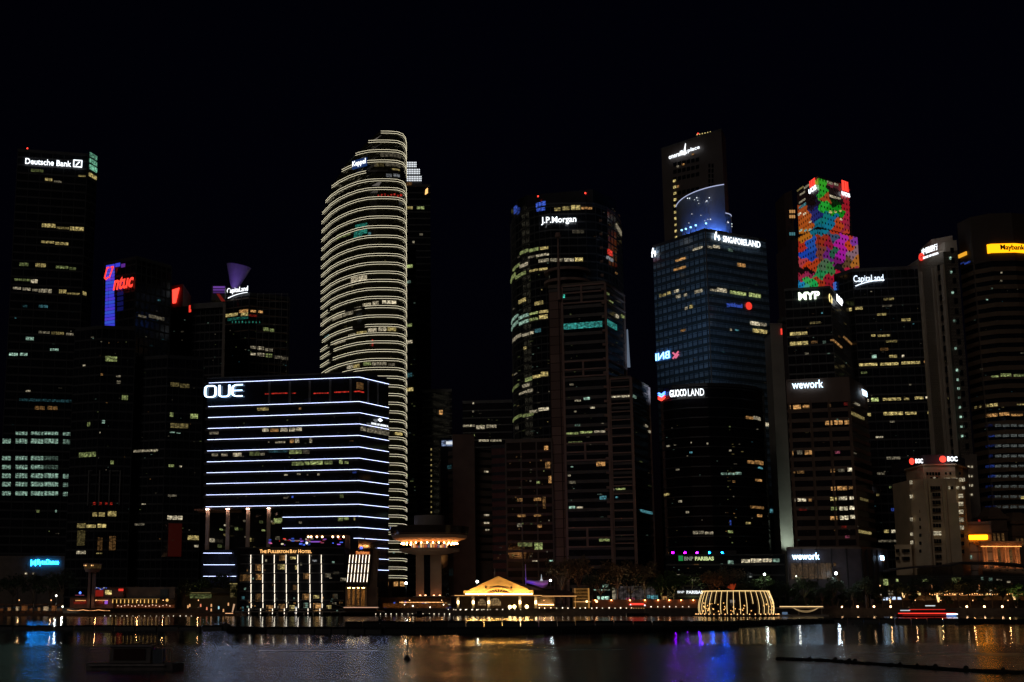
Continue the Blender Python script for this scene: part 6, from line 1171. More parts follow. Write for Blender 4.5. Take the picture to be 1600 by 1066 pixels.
    for x, y in ((917, 940), (932.5, 940)):
        obj('ball_lamp', MB().sphere((X(x), Y + 1, Z(y)), .4, 6), glow('lamp_amber3', (1, .5, .2), 6), gb)
    # purple fabric sail and mast behind the roof
    s = thing('tent_sail', 'purple lit fabric canopy on a thin mast behind the red roof of the pier hall', 'canopy', (X(840), Y + 40, 2.5)); Y3 = 557; w3 = lambda x, y, Y_=Y3: W(x, y, Y_)
    sm = solid('sail_cloth', (.7, .55, .75), .8, .05); mb = MB(); nx, nz = 8, 5
    for j in range(nz + 1):
        for i in range(nx + 1):
            f = i / nx; q = j / nz; x = 822 + 36 * f; top_ = 906 + 1.5 * sin(pi * f) ; bot = 911 + 10 * f * (1 if f < .8 else 1 - (f - .8) * 2.5); mb.v.append(w3(x - q * 3 * f, top_ + (bot - top_) * q, Y3 - 1.5 * sin(pi * q)))
    mb.f = [(j * (nx + 1) + i, j * (nx + 1) + i + 1, (j + 1) * (nx + 1) + i + 1, (j + 1) * (nx + 1) + i) for j in range(nz) for i in range(nx)]
    obj('sail', mb, sm, s); a = w3(821.5, 907); b_ = w3(821.5, 882); obj('mast', MB().tube((a[0], Y3, 2.5), (a[0], Y3, b_[2]), .28, .12, 6), sm, s)
    for x, kk, e in ((824, (.15, .05, 1), 900), (835, (.3, .08, 1), 900), (850, (.8, .2, .7), 500)):
        lp = bpy.data.lights.new('sail_lamp', 'SPOT'); lp.energy = e * .6; lp.color = kk; lp.spot_size = radians(110); lp.spot_blend = 1; lo = bpy.data.objects.new('sail_lamp', lp); COL.objects.link(lo); lo.parent = s; q = w3(x, 913, Y3 - 7); bb = WL[s.name]; lo.location = (q[0] - bb.x, q[1] - bb.y, q[2] - bb.z); lo.rotation_euler = Vector((0, 1, .35)).to_track_quat('-Z', 'Y').to_euler()
    q = w3(846, 904); obj('finial', MB().tube((q[0], Y3, q[2] - 1), (q[0], Y3, q[2] + 1.6), .3, .05, 6).sphere((q[0], Y3, q[2] - .6), .5), em('k', .5), s)
    obj('pole', MB().tube((WX(773, 900, Y + 20), Y + 20, Z(905)), (WX(773, 890, Y + 20), Y + 20, Z(886)), .1, k=5), CONC, t)
pier()

# ------------------------------------------------------------------ ribbed round pavilion on the water
def pavilion():
    Y = 470; cx = WX(1150, 945, Y); k = Y / F; Z = lambda y: WZ(y, Y - 8); t = thing('round_pavilion', 'round glass pavilion over the water, its bowed ribs outlined in golden light', 'pavilion', (cx, Y, .6))
    zb = Z(960); zt = Z(924); Rb = 57 * k; Rt = 50 * k; gold = glow('rib_gold', (1, .66, .27), 1.6)
    def prof(f): return Rt + (Rb - Rt) * sin(pi * .5 * min(1, (1 - f) * 1.3)) if f > .25 else Rb - .25 * (1 - f / .25)
    obj('glass_wall', MB().lathe((cx, Y, 0), [(prof(f / 8) - .35, zb + (zt - zb) * f / 8) for f in range(9)], 48), glassmat('pavilion_glass', (.03, .022, .015), .1), t)
    obj('roof', MB().lathe((cx, Y, 0), [(Rt - .3, zt), (0, zt + .25)], 48), BLK, t)
    obj('roof_ring', MB().lathe((cx, Y, 0), [(Rt - .05, zt - .02), (Rt + .22, zt - .02), (Rt + .22, zt + .22), (Rt - .05, zt + .22)], 64), glow('ring_gold', (1, .66, .27), 1.3), t)
    obj('deck', MB().lathe((cx, Y, 0), [(0, zb), (Rb + 1.2, zb), (Rb + 1.2, .55), (0, .55)], 48), CONC, t)
    for i in range(36):
        a = 2 * pi * i / 36 + .05; mb = MB(); pts = []
        f0 = .0 if i % 6 != 4 else .45
        for j in range(9): f = f0 + (1 - f0) * j / 8; r = prof(f); pts.append((cx + r * cos(a), Y + r * sin(a), zb + .1 + (zt - zb - .1) * f))
        for p, q in zip(pts, pts[1:]): mb.tube(p, q, .075, k=4)
        obj('rib', mb, gold, t)
    for i in range(22):
        a = pi + pi * (i + .5) / 22; r = Rb + 1.3; obj('deck_lamp', MB().sphere((cx + r * cos(a), Y + r * sin(a), .75), .16, 5), glow('deck_amber', (1, .5, .18), 3), t)
    rr = random.Random(8)
    for i in range(40):
        a = pi + pi * rr.uniform(.08, .92); r = Rb - .32 if i % 2 else Rb - .3; z = zb + rr.choice((1.8, 2.6, 3.4, 1.2)) + rr.uniform(-.3, .3); obj('inner_lamp', MB().sphere((cx + r * cos(a), Y + r * sin(a), z), rr.uniform(.1, .26), 5), glow('inner_amber', (1, .5, .14), 1.6), t)
    obj('pile', MB().lathe((cx, Y, 0), [(Rb * .8, -.5), (Rb * .8, .56)], 24), CONC, t)
    s = thing('red_lantern_tree', 'small red glowing tree like lantern just behind the roof of the round pavilion', 'light sculpture', (WX(1146, 915, 500), 500, 2.5)); X0 = WX(1146, 915, 500)
    obj('pole', MB().tube((X0, 500, 2.5), (X0, 500, WZ(923, 500)), .2), BLK, s); mb = MB()
    for i in range(26): a = rr.uniform(0, 6.3); h = rr.uniform(0, 1); x = X0 + cos(a) * (2.4 - 1.4 * h); mb.tube((X0, 500, WZ(923, 500)), (x, 500 + sin(a), WZ(918 - 6 * h, 500)), .07, k=4)
    obj('branches', mb, glow('ember', (1, .10, .02), .22), s)
    # curved footbridge light right of the pavilion
    f = thing('gangway', 'light edged gangway with a sagging garland of light, right of the round pavilion', 'gangway', (WX(1250, 948, 490), 490, 1.5)); Zq = lambda y: WZ(y, 489)
    obj('deck', MB().box(WX(1208, 948, 490), WX(1288, 948, 490), 490, 493, Zq(951), Zq(949)), CONC, f); obj('light_strip', MB().box(WX(1218, 948, 490), WX(1285.5, 948, 490), 489.6, 489.9, Zq(948.6), Zq(947.4)), glow('eaves_gold2', (1, .66, .3), 1.2), f)
    for dd in (0, 1.6, 3):
        pts = [(WX(1238 + i * 3.8, 950, 489), 489, Zq(949 + (5.5 + dd * .8) * sin(pi * i / 11) ** .8)) for i in range(12)]; mb = MB()
        for p, q in zip(pts, pts[1:]): mb.tube(p, q, .07, k=4)
        obj('garland', mb, glow('garland_gold', (1, .66, .3), .4), f)
    obj('pontoon', MB().box(WX(1200, 960, 470), WX(1292, 960, 470), 468, 474, -.3, .5), CONC, f); obj('blue_lamp', MB().box(WX(1222, 958, 468), WX(1230, 958, 468), 467.6, 467.9, .6, 1.4), glow('lamp_pale2', (.3, .5, .8), .25), f)
    for x in (1212, 1248, 1284): obj('post', MB().tube((WX(x, 955, 491), 491, -1), (WX(x, 955, 491), 491, Zq(951)), .2), CONC, f)
pavilion()
# ------------------------------------------------------------------ far left pier: small tower and restaurants
def left_pier():
    Y = 512; X = lambda x, y=920: WX(x, y, Y); Z = lambda y: WZ(y, Y); rr = random.Random(11)
    t = thing('watch_tower', 'small pale tower with a round lit cabin on top at the far left waterfront', 'tower', (X(142), Y, 2.5)); cx = X(143.5); st = solid('tower_mauve', (.22, .16, .17), .8)
    obj('shaft', MB().box(X(138), X(141.8), Y - 1, Y + 1.5, 2.5, Z(893)).box(X(144.4), X(148), Y - 1, Y + 1.5, 2.5, Z(893)), st, t); obj('shaft_window', MB().box(X(141.8) + .01, X(144.4) - .01, Y - .7, Y + 1.4, 2.5, Z(894)), GL, t)
    obj('cabin_floor', MB().lathe((cx, Y, 0), [(0, Z(895)), (2.4, Z(894)), (3.0, Z(889)), (0, Z(889))], 28), st, t); obj('cabin_glass', MB().lathe((cx, Y, 0), [(3, Z(889)), (3.1, Z(882)), (0, Z(881.5))], 28), glow('cabin_glow', (.8, .45, .15), .06, True, 1.2), t)
    obj('cabin_roof', MB().lathe((cx, Y, 0), [(3.4, Z(882)), (3.4, Z(880.6)), (0, Z(880))], 28), st, t)
    for x in (133, 135.5, 144.5, 147): obj('cabin_lamp', MB().sphere((X(x), Y - 3.1, Z(884)), .22, 5), glow('lamp_amber4', (1, .5, .18), 2.2 if x in (135.5, 144.5) else .7), t)
    t = thing('pier_restaurant', 'two storey waterfront restaurant with red, violet and amber lights under the small lit tower', 'building', (X(140), Y + 6, 2.5)); wl = solid('rest_wall', (.20, .12, .12), .8)
    obj('wall', MB().box(X(108), X(176), Y + 2, Y + 14, 2.5, Z(934)), wl, t); obj('upper_storey', MB().box(X(146), X(190), Y + 3, Y + 13, Z(934) + .01, Z(918)), wl, t); obj('roof', MB().box(X(106), X(178), Y + 1, Y + 15, Z(934), Z(933)).box(X(144), X(192), Y + 2, Y + 14, Z(918), Z(917.3)), BLK, t)
    obj('window', MB().box(X(114), X(134), Y + 1.8, Y + 1.99, Z(944), Z(938)), wm('r', .12), t); obj('window', MB().box(X(149), X(169), Y + 1.8, Y + 1.99, Z(944), Z(938)), wm('r', .15), t); obj('window', MB().box(X(162), X(172), Y + 2.8, Y + 2.99, Z(929), Z(922.5)), wm('y', 1.0), t)
    obj('window', MB().box(X(146), X(159), Y + 2.8, Y + 2.99, Z(932), Z(922)), em('r', .18), t); obj('red_sign', MB().box(X(183), X(190.5), Y + 2.7, Y + 2.95, Z(923.5), Z(920)), em('r', .8), t); obj('violet_screen', MB().box(X(163), X(167.5), Y + 1.5, Y + 1.8, Z(944), Z(938)), em('v', .6), t)
    obj('light_strip', MB().box(X(117), X(131), Y + .9, Y + 1, Z(930.5), Z(929.8)), em('p', .25), t)
    for i in range(9): obj('pendant_lamp', MB().sphere((X(118 + i * 1.8), Y + 1.5, Z(938.5)), .14, 4), em('o', 1.5), t)
    for i in range(9): obj('pendant_lamp', MB().sphere((X(151 + i * 2), Y + 1.5, Z(938.2)), .14, 4), em('o', 1.5), t)
    for i in range(10): obj('roof_lamp', MB().sphere((X(147 + i * 1.9), Y + 2.4, Z(919.5 - 1.5 * sin(i))), .16, 4), em('bkb'[i % 3], .9), t)
    obj('blue_lamp', MB().sphere((X(124.5), Y + 1, Z(926.5)), .45, 5), em('b', 2.5), t)
    mb = MB(); pts = [(X(107 + i * 3.5), Y - .5, Z(953 + 1.4 * abs(sin(i * .45)))) for i in range(20)]
    for a, b in zip(pts, pts[1:]): mb.tube(a, b, .09, k=4)
    obj('rope_light', mb, glow('rope_amber', (1, .45, .16), 1.7), t)
    t = thing('dining_terrace', 'long low terrace restaurant with a row of short amber lamps under a white fascia', 'building', (X(225), Y + 6, 2.5))
    obj('wall', MB().box(X(177), X(270), Y + 5, Y + 14, 2.5, Z(917)), solid('fascia_white', (.16, .14, .13), .8), t); obj('canopy', MB().box(X(175), X(271), Y + 0, Y + 4.9, Z(937), Z(935)), BLK, t); obj('poster', MB().box(X(247), X(260), Y + 4.7, Y + 4.98, Z(934), Z(921)), solid('blue_poster', (.05, .09, .12), .7), t)
    for i in range(12): obj('drop_lamp', MB().box(X(177 + i * 6.2) - .12, X(177 + i * 6.2) + .12, Y - .3, Y - .1, Z(942.5), Z(937)), glow('lamp_drop', (1, .55, .14), 1.1), t)
    obj('light_strip', MB().box(X(176), X(250), Y - .4, Y - .31, Z(936.4), Z(935.8)), glow('fascia_gold', (1, .55, .14), .28), t); obj('ball_lamp', MB().sphere((X(262), Y - .5, Z(938)), .5, 6), glow('lamp_drop', (1, .55, .14), 1.1), t)
    obj('interior', MB().box(X(178), X(270), Y + 4.7, Y + 4.9, 2.6, Z(945)), glow('diners_glow', (1, .22, .06), .10, True, 1.3), t)
    for i in range(16): obj('string_lamp', MB().sphere((X(186 + i * 5.4), Y - 1, Z(946.5 + 1.2 * sin(i * 1.7))), .18, 4), glow('lamp_peach5', (1, .6, .4), 1.6), t)
    # hidden entrance building, right
    t = thing('terrace_house', 'low dark restaurant with yellowish lit garden front left of the hotel', 'building', (X(335), Y + 10, 2.5))
    obj('wall', MB().box(X(272), X(372), Y + 10, Y + 20, 2.5, Z(918)), solid('olive_wall', (.08, .07, .04), .8), t); obj('roof', MB().box(X(270), X(374), Y + 8, Y + 21, Z(926), Z(924.8)), BLK, t)
    obj('window', MB().box(X(291), X(325), Y + 9.7, Y + 9.95, Z(935), Z(928)), wm('G', .12), t); obj('window', MB().box(X(355), X(370), Y + 9.7, Y + 9.95, Z(934), Z(912)), wm('y', .07), t); obj('light_strip', MB().box(X(291), X(325), Y + 7.6, Y + 7.9, Z(926.4), Z(925.8)), em('y', .22), t); obj('light_strip', MB().box(X(354), X(370), Y + 9.4, Y + 9.69, Z(912), Z(911)), em('y', .3), t)
    obj('figure_lamp', MB().tube(W(363, 957, Y + 2), W(366, 944, Y + 2), .2, .35, 6), glow('lamp_peach6', (1, .6, .35), .6), t)
left_pier()

# ------------------------------------------------------------------ low waterfront buildings to the right
def right_front():
    rr = random.Random(17)
    Y = 545; X = lambda x: WX(x, 925, Y); Z = lambda y: WZ(y, Y)
    t = thing('glass_hall', 'low white lit glass hall behind trees, right of the amber glass box', 'building', (X(970), Y + 8, 2.5)); obj('wall', MB().box(X(925), X(1030), Y + .3, Y + 12, 2.5, Z(911)), GL, t)
    obj('curtain_wall', MB().box(X(962), X(1024), Y, Y + .25, Z(944), Z(916)), glow('curtain_dim', (.75, .62, .6), .07, True, .3), t)
    for x0, x1, y0, y1, k, s in ((942, 951, 913, 918, 'g', .4), (928, 953, 921, 923, 'g', .4), (933, 951, 932, 938, 'g', 1.0), (956, 962, 918, 938, 'w', .3), (1010, 1028, 930, 936, 'c', .3), (978, 992, 934, 938, 'p', .25), (1000, 1020, 938, 942, 'w', .3)): obj('lit_window', MB().box(X(x0), X(x1), Y - .2, Y - .01, Z(y1), Z(y0)), wm(k, s), t)
    mb = MB()
    for x in range(926, 1030, 6): mb.box(X(x) - .1, X(x) + .1, Y - .4, Y - .21, 2.5, Z(912))
    obj('mullions', mb, BLK, t); obj('roof', MB().box(X(924), X(1032), Y - .8, Y + 13, Z(911), Z(910)), BLK, t)
    t = thing('retaining_wall', 'long orange lit terrace wall between the pier hall and the round pavilion', 'wall', (WX(1010, 940, 532), 532, 2.5)); Xw = lambda x: WX(x, 940, 532); Zw = lambda y: WZ(y, 532)
    obj('wall', MB().box(Xw(925), Xw(1100), 532, 533, 2.5, Zw(937)), solid('terracotta_wall', (.45, .20, .11), .8), t)
    for x in (930, 955, 984, 1007.5, 1028, 1045.5, 1064, 1083): obj('down_lamp', MB().sphere((Xw(x), 531.5, Zw(938)), .22, 5), glow('lamp_orange7', (1, .38, .12), 13), t)
    for x0, x1 in ((1035, 1048), (1053, 1064), (1072, 1088)): pass
    t = thing('shop_row', 'row of small lit shop fronts above the orange terrace wall', 'building', (X(1060), Y, 2.5)); obj('wall', MB().box(X(1032), X(1100), Y, Y + 8, 2.5, Z(929)), solid('shop_wall', (.12, .07, .04), .8), t)
    for x0, x1, k, s in ((1035, 1049, 'o', .45), (1053, 1064, 'w', .6), (1072, 1088, 'o', .5), (1090, 1098, 'o', .3)): obj('shop_window', MB().box(X(x0), X(x1), Y - .2, Y - .01, Z(937), Z(932)), wm(k, s), t)
    # promenade hedge with planters behind the gangway
    # big waterfront building on the right
    Y = 540; X = lambda x: WX(x, 905, Y); Z = lambda y: WZ(y, Y)
    t = thing('waterfront_pavilion', 'long low waterfront building with a thin curved dark roof, below the old stone block', 'building', (X(1500), Y + 15, 2.5))
    obj('wall', MB().box(X(1388), X(1640), Y, Y + 8, 2.5, Z(899)), solid('pav_wall', (.04, .035, .03), .7), t)
    pts = [(1375, 893), (1400, 888), (1440, 884), (1478, 883), (1500, 878), (1560, 879), (1650, 886)]; mb = MB()
    for (xa, ya), (xb, yb) in zip(pts, pts[1:]):
        a = [X(xa), X(xb)]; n = len(mb.v); mb.v += [(a[0], Y - 4, Z(ya)), (a[1], Y - 4, Z(yb)), (a[1], Y + 9, Z(yb)), (a[0], Y + 9, Z(ya)), (a[0], Y - 4, Z(ya) - .7), (a[1], Y - 4, Z(yb) - .7), (a[1], Y + 9, Z(yb) - .7), (a[0], Y + 9, Z(ya) - .7)]
        mb.f += [(n, n + 1, n + 2, n + 3), (n + 4, n + 7, n + 6, n + 5), (n, n + 4, n + 5, n + 1)]
    obj('roof', mb, solid('metal_roof', (.05, .045, .05), .4), t); sl = MB()
    for i in range(7): sl.box(X(1455), X(1640), Y - 1.5, Y - 1.2, Z(918 - i * 3.4), Z(918 - i * 3.4) + .12)
    obj('louvres', sl, SPG, t)
    for x0, x1, y0, y1, k, s in ((1380, 1387, 905, 915, 'G', .5), (1441, 1449, 905, 909, 'G', .4), (1487, 1501, 903, 911, 'G', .25), (1533, 1536, 902, 906, 'g', .3), (1557, 1566, 905, 908, 'w', .15), (1573, 1578, 908, 911, 'w', .3), (1400, 1403, 905, 909, 'G', .7), (1545, 1550, 903, 908, 'g', .2)): obj('lit_window', MB().box(X(x0), X(x1), Y - .25, Y - .01, Z(y1), Z(y0)), wm(k, s), t)
    for x in (1454, 1528, 1553.5, 1579): obj('wall_lamp', MB().tube((X(x), Y - .6, Z(921)), (X(x), Y - .6, Z(913)), .28, .14, 6), glow('lamp_peach8', (1, .42, .16), .5), t)
    # ground floor restaurants right: lit stretch
    t = thing('restaurant_row', 'long row of amber lit open air restaurants under awnings along the right waterfront', 'building', (WX(1430, 935, 530), 532, 2.5)); Y = 530; X = lambda x: WX(x, 935, Y); Z = lambda y: WZ(y, Y)
    obj('back_wall', MB().box(X(1235), X(1640), Y + 4, Y + 8, 2.5, Z(921)), solid('dusk_wall', (.035, .025, .02), .8), t); obj('awning', MB().box(X(1340), X(1640), Y, Y + 4.2, Z(926.5), Z(925)), solid('awning_cloth', (.05, .03, .02), .8), t)
    for i in range(96):
        x = rr.uniform(1250, 1600); f = (x > 1350); y = rr.uniform(927, 937); k = rr.choice('ooyw' if f else 'gGoG'); w = rr.uniform(.3, 1.8); obj('lit_opening', MB().box(X(x), X(x) + w, Y + 3.6, Y + 3.98, Z(y), Z(y) + rr.uniform(.4, 1.6)), em(k, rr.choice((.12, .35, .9) if f else (.05, .12, .3))), t)
    for x in (1395, 1400, 1403, 1412, 1409): obj('shop_light', MB().box(X(x) - .3, X(x) + .3, Y + 3.2, Y + 3.5, Z(937), Z(932.5)), glow('pale_blue9', (.6, .75, 1), 1.2), t)
    for x in (1386, 1390.5, 1359, 1365): obj('shop_light', MB().box(X(x) - .3, X(x) + .3, Y + 3.2, Y + 3.5, Z(938), Z(933.5)), glow('pale_blue9', (.6, .75, 1), 1.2), t)
    obj('interior', MB().box(X(1370), X(1640), Y + 3.55, Y + 3.59, Z(938), Z(930)), glow('interior_amber', (1, .32, .07), .035, True, 2.2), t); obj('light_strip', MB().box(X(1470), X(1540), Y - .4, Y - .1, Z(930.4), Z(929.8)), glow('strip_orange', (1, .4, .13), .7), t)
    for i in range(40): x = 1452 + i * 3.9; obj('string_lamp', MB().sphere((X(x), Y - .8, Z(928.6 + .9 * sin(i * 1.3))), .17, 4), glow('lamp_orange7b', (1, .45, .15), 3.2), t)
    for x, y, r in ((1410.5, 929, .6), (1464.5, 936, .55), (1463, 932, .35), (1583.5, 932, .7), (1389, 938, .3), (1375, 917, .2), (1341, 927, .3)): obj('warm_lamp', MB().tube((X(x), Y - 1, Z(y) - 1.2), (X(x), Y - 1, Z(y) + .6), r * .5, r, 7), glow('lamp_straw', (1, .62, .25), 1.6), t)
    # mid waterfront clutter below the round platform tower
    Y = 524; X = lambda x: WX(x, 940, Y); Z = lambda y: WZ(y, Y)
    t = thing('cafe_terrace', 'low cafe with strings of tiny amber lamps below the round platform tower', 'building', (X(650), Y + 5, 2.5)); obj('wall', MB().box(X(594), X(706), Y + 5, Y + 12, 2.5, Z(934)), solid('cafe_wall', (.08, .045, .03), .8), t); obj('roof', MB().box(X(590), X(708), Y + 3, Y + 13, Z(934), Z(932.6)), BLK, t)
    for i in range(33): obj('string_lamp', MB().sphere((X(625 + i * 2.1), Y + 2.6, Z(941.3)), .14, 4), glow('lamp_orange7b', (1, .45, .15), 3.2 if i else 3.2), t)
    for i in range(46): x = rr.uniform(600, 704); y = rr.uniform(942, 951); obj('lit_opening', MB().box(X(x), X(x) + rr.uniform(.2, .9), Y + 4.5, Y + 4.9, Z(y), Z(y) + rr.uniform(.2, .9)), wm(rr.choice('ooywb'), rr.choice((.3, .7, 1.2))), t)
    for x, y, s in ((613, 954, .5), (632, 945, .6), (693, 945, .8), (645, 947, 1), (672, 949, .8)): obj('table_lamp', MB().sphere((X(x), Y, Z(y)), .3 * s, 5), glow('lamp_white10', (1, .85, .6), 4), t)
    obj('interior', MB().box(X(598), X(700), Y + 4.4, Y + 4.6, 2.6, Z(943)), glow('interior_amber2', (1, .30, .06), .09, True, 1.0), t)
right_front()

# ------------------------------------------------------------------ trees
LEAF = [solid('leaves_dark', (.025, .04, .018), .7, .4, .8), solid('leaves_green', (.05, .085, .02), .7, .4, .8), solid('leaves_brown', (.11, .075, .04), .7, .4, .8)]
BARK = solid('bark', (.06, .042, .03), .9, .3, 2)
def crown(seed, R, Hh, n=1100):
    r = random.Random(seed); mb = MB(); cl = []
    for _ in range(15):
        a = r.uniform(0, 2 * pi); rr = R * sqrt(r.random()) * .8; cl.append((rr * cos(a), rr * sin(a), Hh * r.uniform(.15, .95) * (1 - .35 * rr / R), r.uniform(.22, .42) * R))
    for _ in range(n):
        c = r.choice(cl); v = Vector((r.gauss(0, 1), r.gauss(0, 1), r.gauss(0, .75))).normalized() * c[3] * r.uniform(.5, 1.05); p = Vector(c[:3]) + v; s = r.uniform(.16, .42)
        a = Vector((r.gauss(0, 1), r.gauss(0, 1), r.gauss(0, 1))).normalized(); b = a.orthogonal().normalized() * s * .7; a = a * s; mb.quad(p - a - b * .3, p - b, p + a, p + b)
    return mb, cl
def tree_proto(seed, R, Hh, trunk, mat, label, up=False):
    t = thing('tree', label, 'tree', (0, 0, 0), 'trees along the waterfront'); mb, cl = crown(seed, R, Hh)
    mb.v = [(x, y, z + trunk) for x, y, z in mb.v]; obj('crown', mb, mat, t); tr = MB(); tr.tube((0, 0, 0), (.1, 0, trunk * .9), .3, .2, 7)
    for c in cl[:9]:
        m = (c[0] * .45, c[1] * .45, trunk + c[2] * .35); tr.tube((.1, 0, trunk * .8), m, .16, .1, 5); tr.tube(m, (c[0], c[1], trunk + c[2]), .1, .04, 4)
    obj('trunk', tr, BARK, t); return t
protos = [tree_proto(1, 4.2, 6.5, 4.5, LEAF[0], ''), tree_proto(2, 5.2, 7.5, 5, LEAF[0], ''), tree_proto(3, 3.6, 5.5, 4, LEAF[1], ''), tree_proto(4, 5.5, 7, 6, LEAF[2], ''), tree_proto(5, 2.2, 7, 1.6, LEAF[0], '')]
used = set()
def tree(px, Y, k, s, label, lamp=None):
    X = WX(px, 930, Y)
    if k not in used: t = protos[k]; t.location = (X, Y, 2.5); t.scale = (s,) * 3; used.add(k); t['label'] = label
    else: t = dup(protos[k], (X, Y, 2.5), random.uniform(0, 6), label, 'trees along the waterfront', s)
    if lamp:
        sp = thing('tree_lamp', lamp, 'lamp', (X + 1.2, Y - 3, 2.5)); obj('lamp_case', MB().box(X + .9, X + 1.5, Y - 3.3, Y - 2.8, 2.5, 2.8), BLK, sp); obj('lens', MB().box(X + .95, X + 1.45, Y - 3.25, Y - 2.85, 2.81, 2.9), glow('lens_green', (.8, 1, .4), 30), sp)
    return t
TL = [(20, 530, 1, 1.1), (52, 528, 0, 1.2), (78, 530, 1, 1.15), (98, 526, 0, 1.35)]
for px, Y, k, s in TL: tree(px, Y, k, s, 'dark leafy tree left of the small lit tower, below the blue white sign')
for px, Y, k, s in [(290, 520, 0, 1), (316, 524, 2, 1.2), (342, 523, 0, 1.25), (372, 520, 2, .9)]: tree(px, Y, k, s, 'tree in the garden between the terrace restaurant and the hotel')
for px, Y, k, s in [(877, 540, 3, 1.3), (905, 545, 3, 1.35), (938, 540, 1, 1.1), (966, 538, 3, 1.25), (985, 540, 1, 1.15), (1008, 538, 3, 1.2), (1032, 537, 2, 1.2), (1052, 538, 2, 1.3), (1078, 540, 1, 1.1)]: tree(px, Y, k, s * 1.15, 'spreading street tree behind the terrace wall, between pier hall and round pavilion')
for px, Y, k, s in [(1112, 530, 3, 1.1), (1140, 530, 3, 1.2), (1165, 528, 1, 1.0), (1218, 524, 1, .9)]: tree(px, Y, k, s, 'dark tree standing behind the round pavilion')
tree(1196, 526, 2, 1.35, 'green tree lit from a street lamp above it, right behind the round pavilion')
for i in range(13): tree(1228 + i * 12.5 + (i % 3) * 2, 519 + (i % 2) * 4, (0, 4, 1, 4)[i % 4], .75 + .12 * ((i * 7) % 4), 'dark tree in the row behind the four single quay lamps, right of the gangway')
for i in range(13): tree(1392 + i * 17.5, 526 + (i % 3) * 3, (1, 0, 4)[i % 3], .8 + .1 * ((i * 5) % 4), 'dark tree before the long low curved roof building at the right')
tree(1589, 521, 2, .95, 'small green tree lit from below at the far right quay')
for i in range(14):
    px = 1212 + i * 8.4; tree(px, 514.5 + .0, 4, .34 + .05 * (i % 3), 'clipped shrub like tree in the low row behind the gangway')

for i, (px, Y, c, e) in enumerate(((884, 536, (1, .45, .2), 240), (922, 541, (1, .45, .2), 200), (955, 536, (1, .5, .25), 240), (1000, 536, (.9, .7, .4), 240), (1045, 536, (.9, .7, .3), 260), (1085, 537, (.7, .8, .3), 200), (1125, 524, (1, .3, .1), 150), (1262, 515, (.7, .8, .4), 120), (1330, 516, (.9, .7, .4), 120), (1420, 521, (1, .5, .2), 160), (1500, 521, (1, .5, .2), 160), (1587, 517, (.8, 1, .3), 260), (310, 517, (.9, .7, .3), 120))):  # uplights added to brighten the dim tree crowns
    X = WX(px, 940, Y); t = thing('tree_uplight', 'low floodlight added on the ground to brighten the waterfront trees', 'floodlight', (X, Y, 2.5), 'added floodlights under the trees'); obj('lamp_case', MB().tube((X, Y, 2.5), (X, Y, 2.85), .25, .2, 8), BLK, t); obj('lens', MB().tube((X, Y, 2.855), (X, Y, 2.87), .17, k=8), glow('uplight_lens', (1, .7, .4), 2), t)
    lp = bpy.data.lights.new('uplight', 'SPOT'); lp.energy = e * 7; lp.color = c; lp.spot_size = radians(130); lp.spot_blend = 1; lp.shadow_soft_size = .15; lo = bpy.data.objects.new('uplight', lp); COL.objects.link(lo); lo.parent = t; lo.location = (0, 0, .45); lo.rotation_euler = (pi, 0, 0)
# ------------------------------------------------------------------ street lamps (white points of light)
def street_lamp(px, py, Y, label, r=.45, s=14, col=(.9, 1, .92)):
    X, _, z = W(px, py, Y); t = thing('street_lamp', label, 'street lamp', (X, Y, 2.5), 'street lamps along the promenade'); obj('pole', MB().tube((X, Y, 2.5), (X, Y, z), .12, .08, 6), BLK, t); obj('lamp_head', MB().sphere((X, Y - .1, z), r, 7), glow('street_%g' % col[0], col, s), t)
    lp = bpy.data.lights.new('street_light', 'POINT'); lp.energy = 900 * r; lp.color = col; lp.shadow_soft_size = .3; lo = bpy.data.objects.new('street_light', lp); COL.objects.link(lo); lo.parent = t; lo.location = (0, -1, z - 2.5)
street_lamp(745.5, 909, 530, 'white street lamp just left of the golden gable'); street_lamp(860, 907, 535, 'white street lamp right of the purple canopy', .4); street_lamp(634.5, 911.5, 535, 'white street lamp left of the round platform tower', .5)
street_lamp(1194.5, 897.5, 521, 'white street lamp above the green tree behind the round pavilion', .42); street_lamp(1306, 896, 520, 'white street lamp under the lower bold white lowercase sign', .5, 16, (.8, .92, 1)); street_lamp(88, 931, 515, 'white street lamp left of the small lit tower', .3, 8, (1, .95, .8)); street_lamp(98, 948, 516, 'low white lamp at the left end of the red lit restaurant', .3, 6, (1, .94, .7)); street_lamp(1244, 900.5, 521, 'dim warm street lamp under the lower white lowercase sign', .25, 4, (1, .93, .75))
for i, (x, y) in enumerate(((796.7, 948.5), (803.7, 948), (823, 948))):
    X, _, z = W(x, y, 508); t = thing('globe_lamp', ['left globe of the pair of bright yellow globe lamps before the pier hall', 'right globe of the pair of bright yellow globe lamps before the pier hall', 'single bright yellow globe lamp between two pier hall columns'][i], 'lamp', (X, 508, .5)); obj('globe', MB().sphere((X, 508, z), .62, 9), glow('globe_yellow', (1, .72, .28), 9), t); obj('post', MB().tube((X, 508, .5), (X, 508, z - .5), .1), BLK, t)
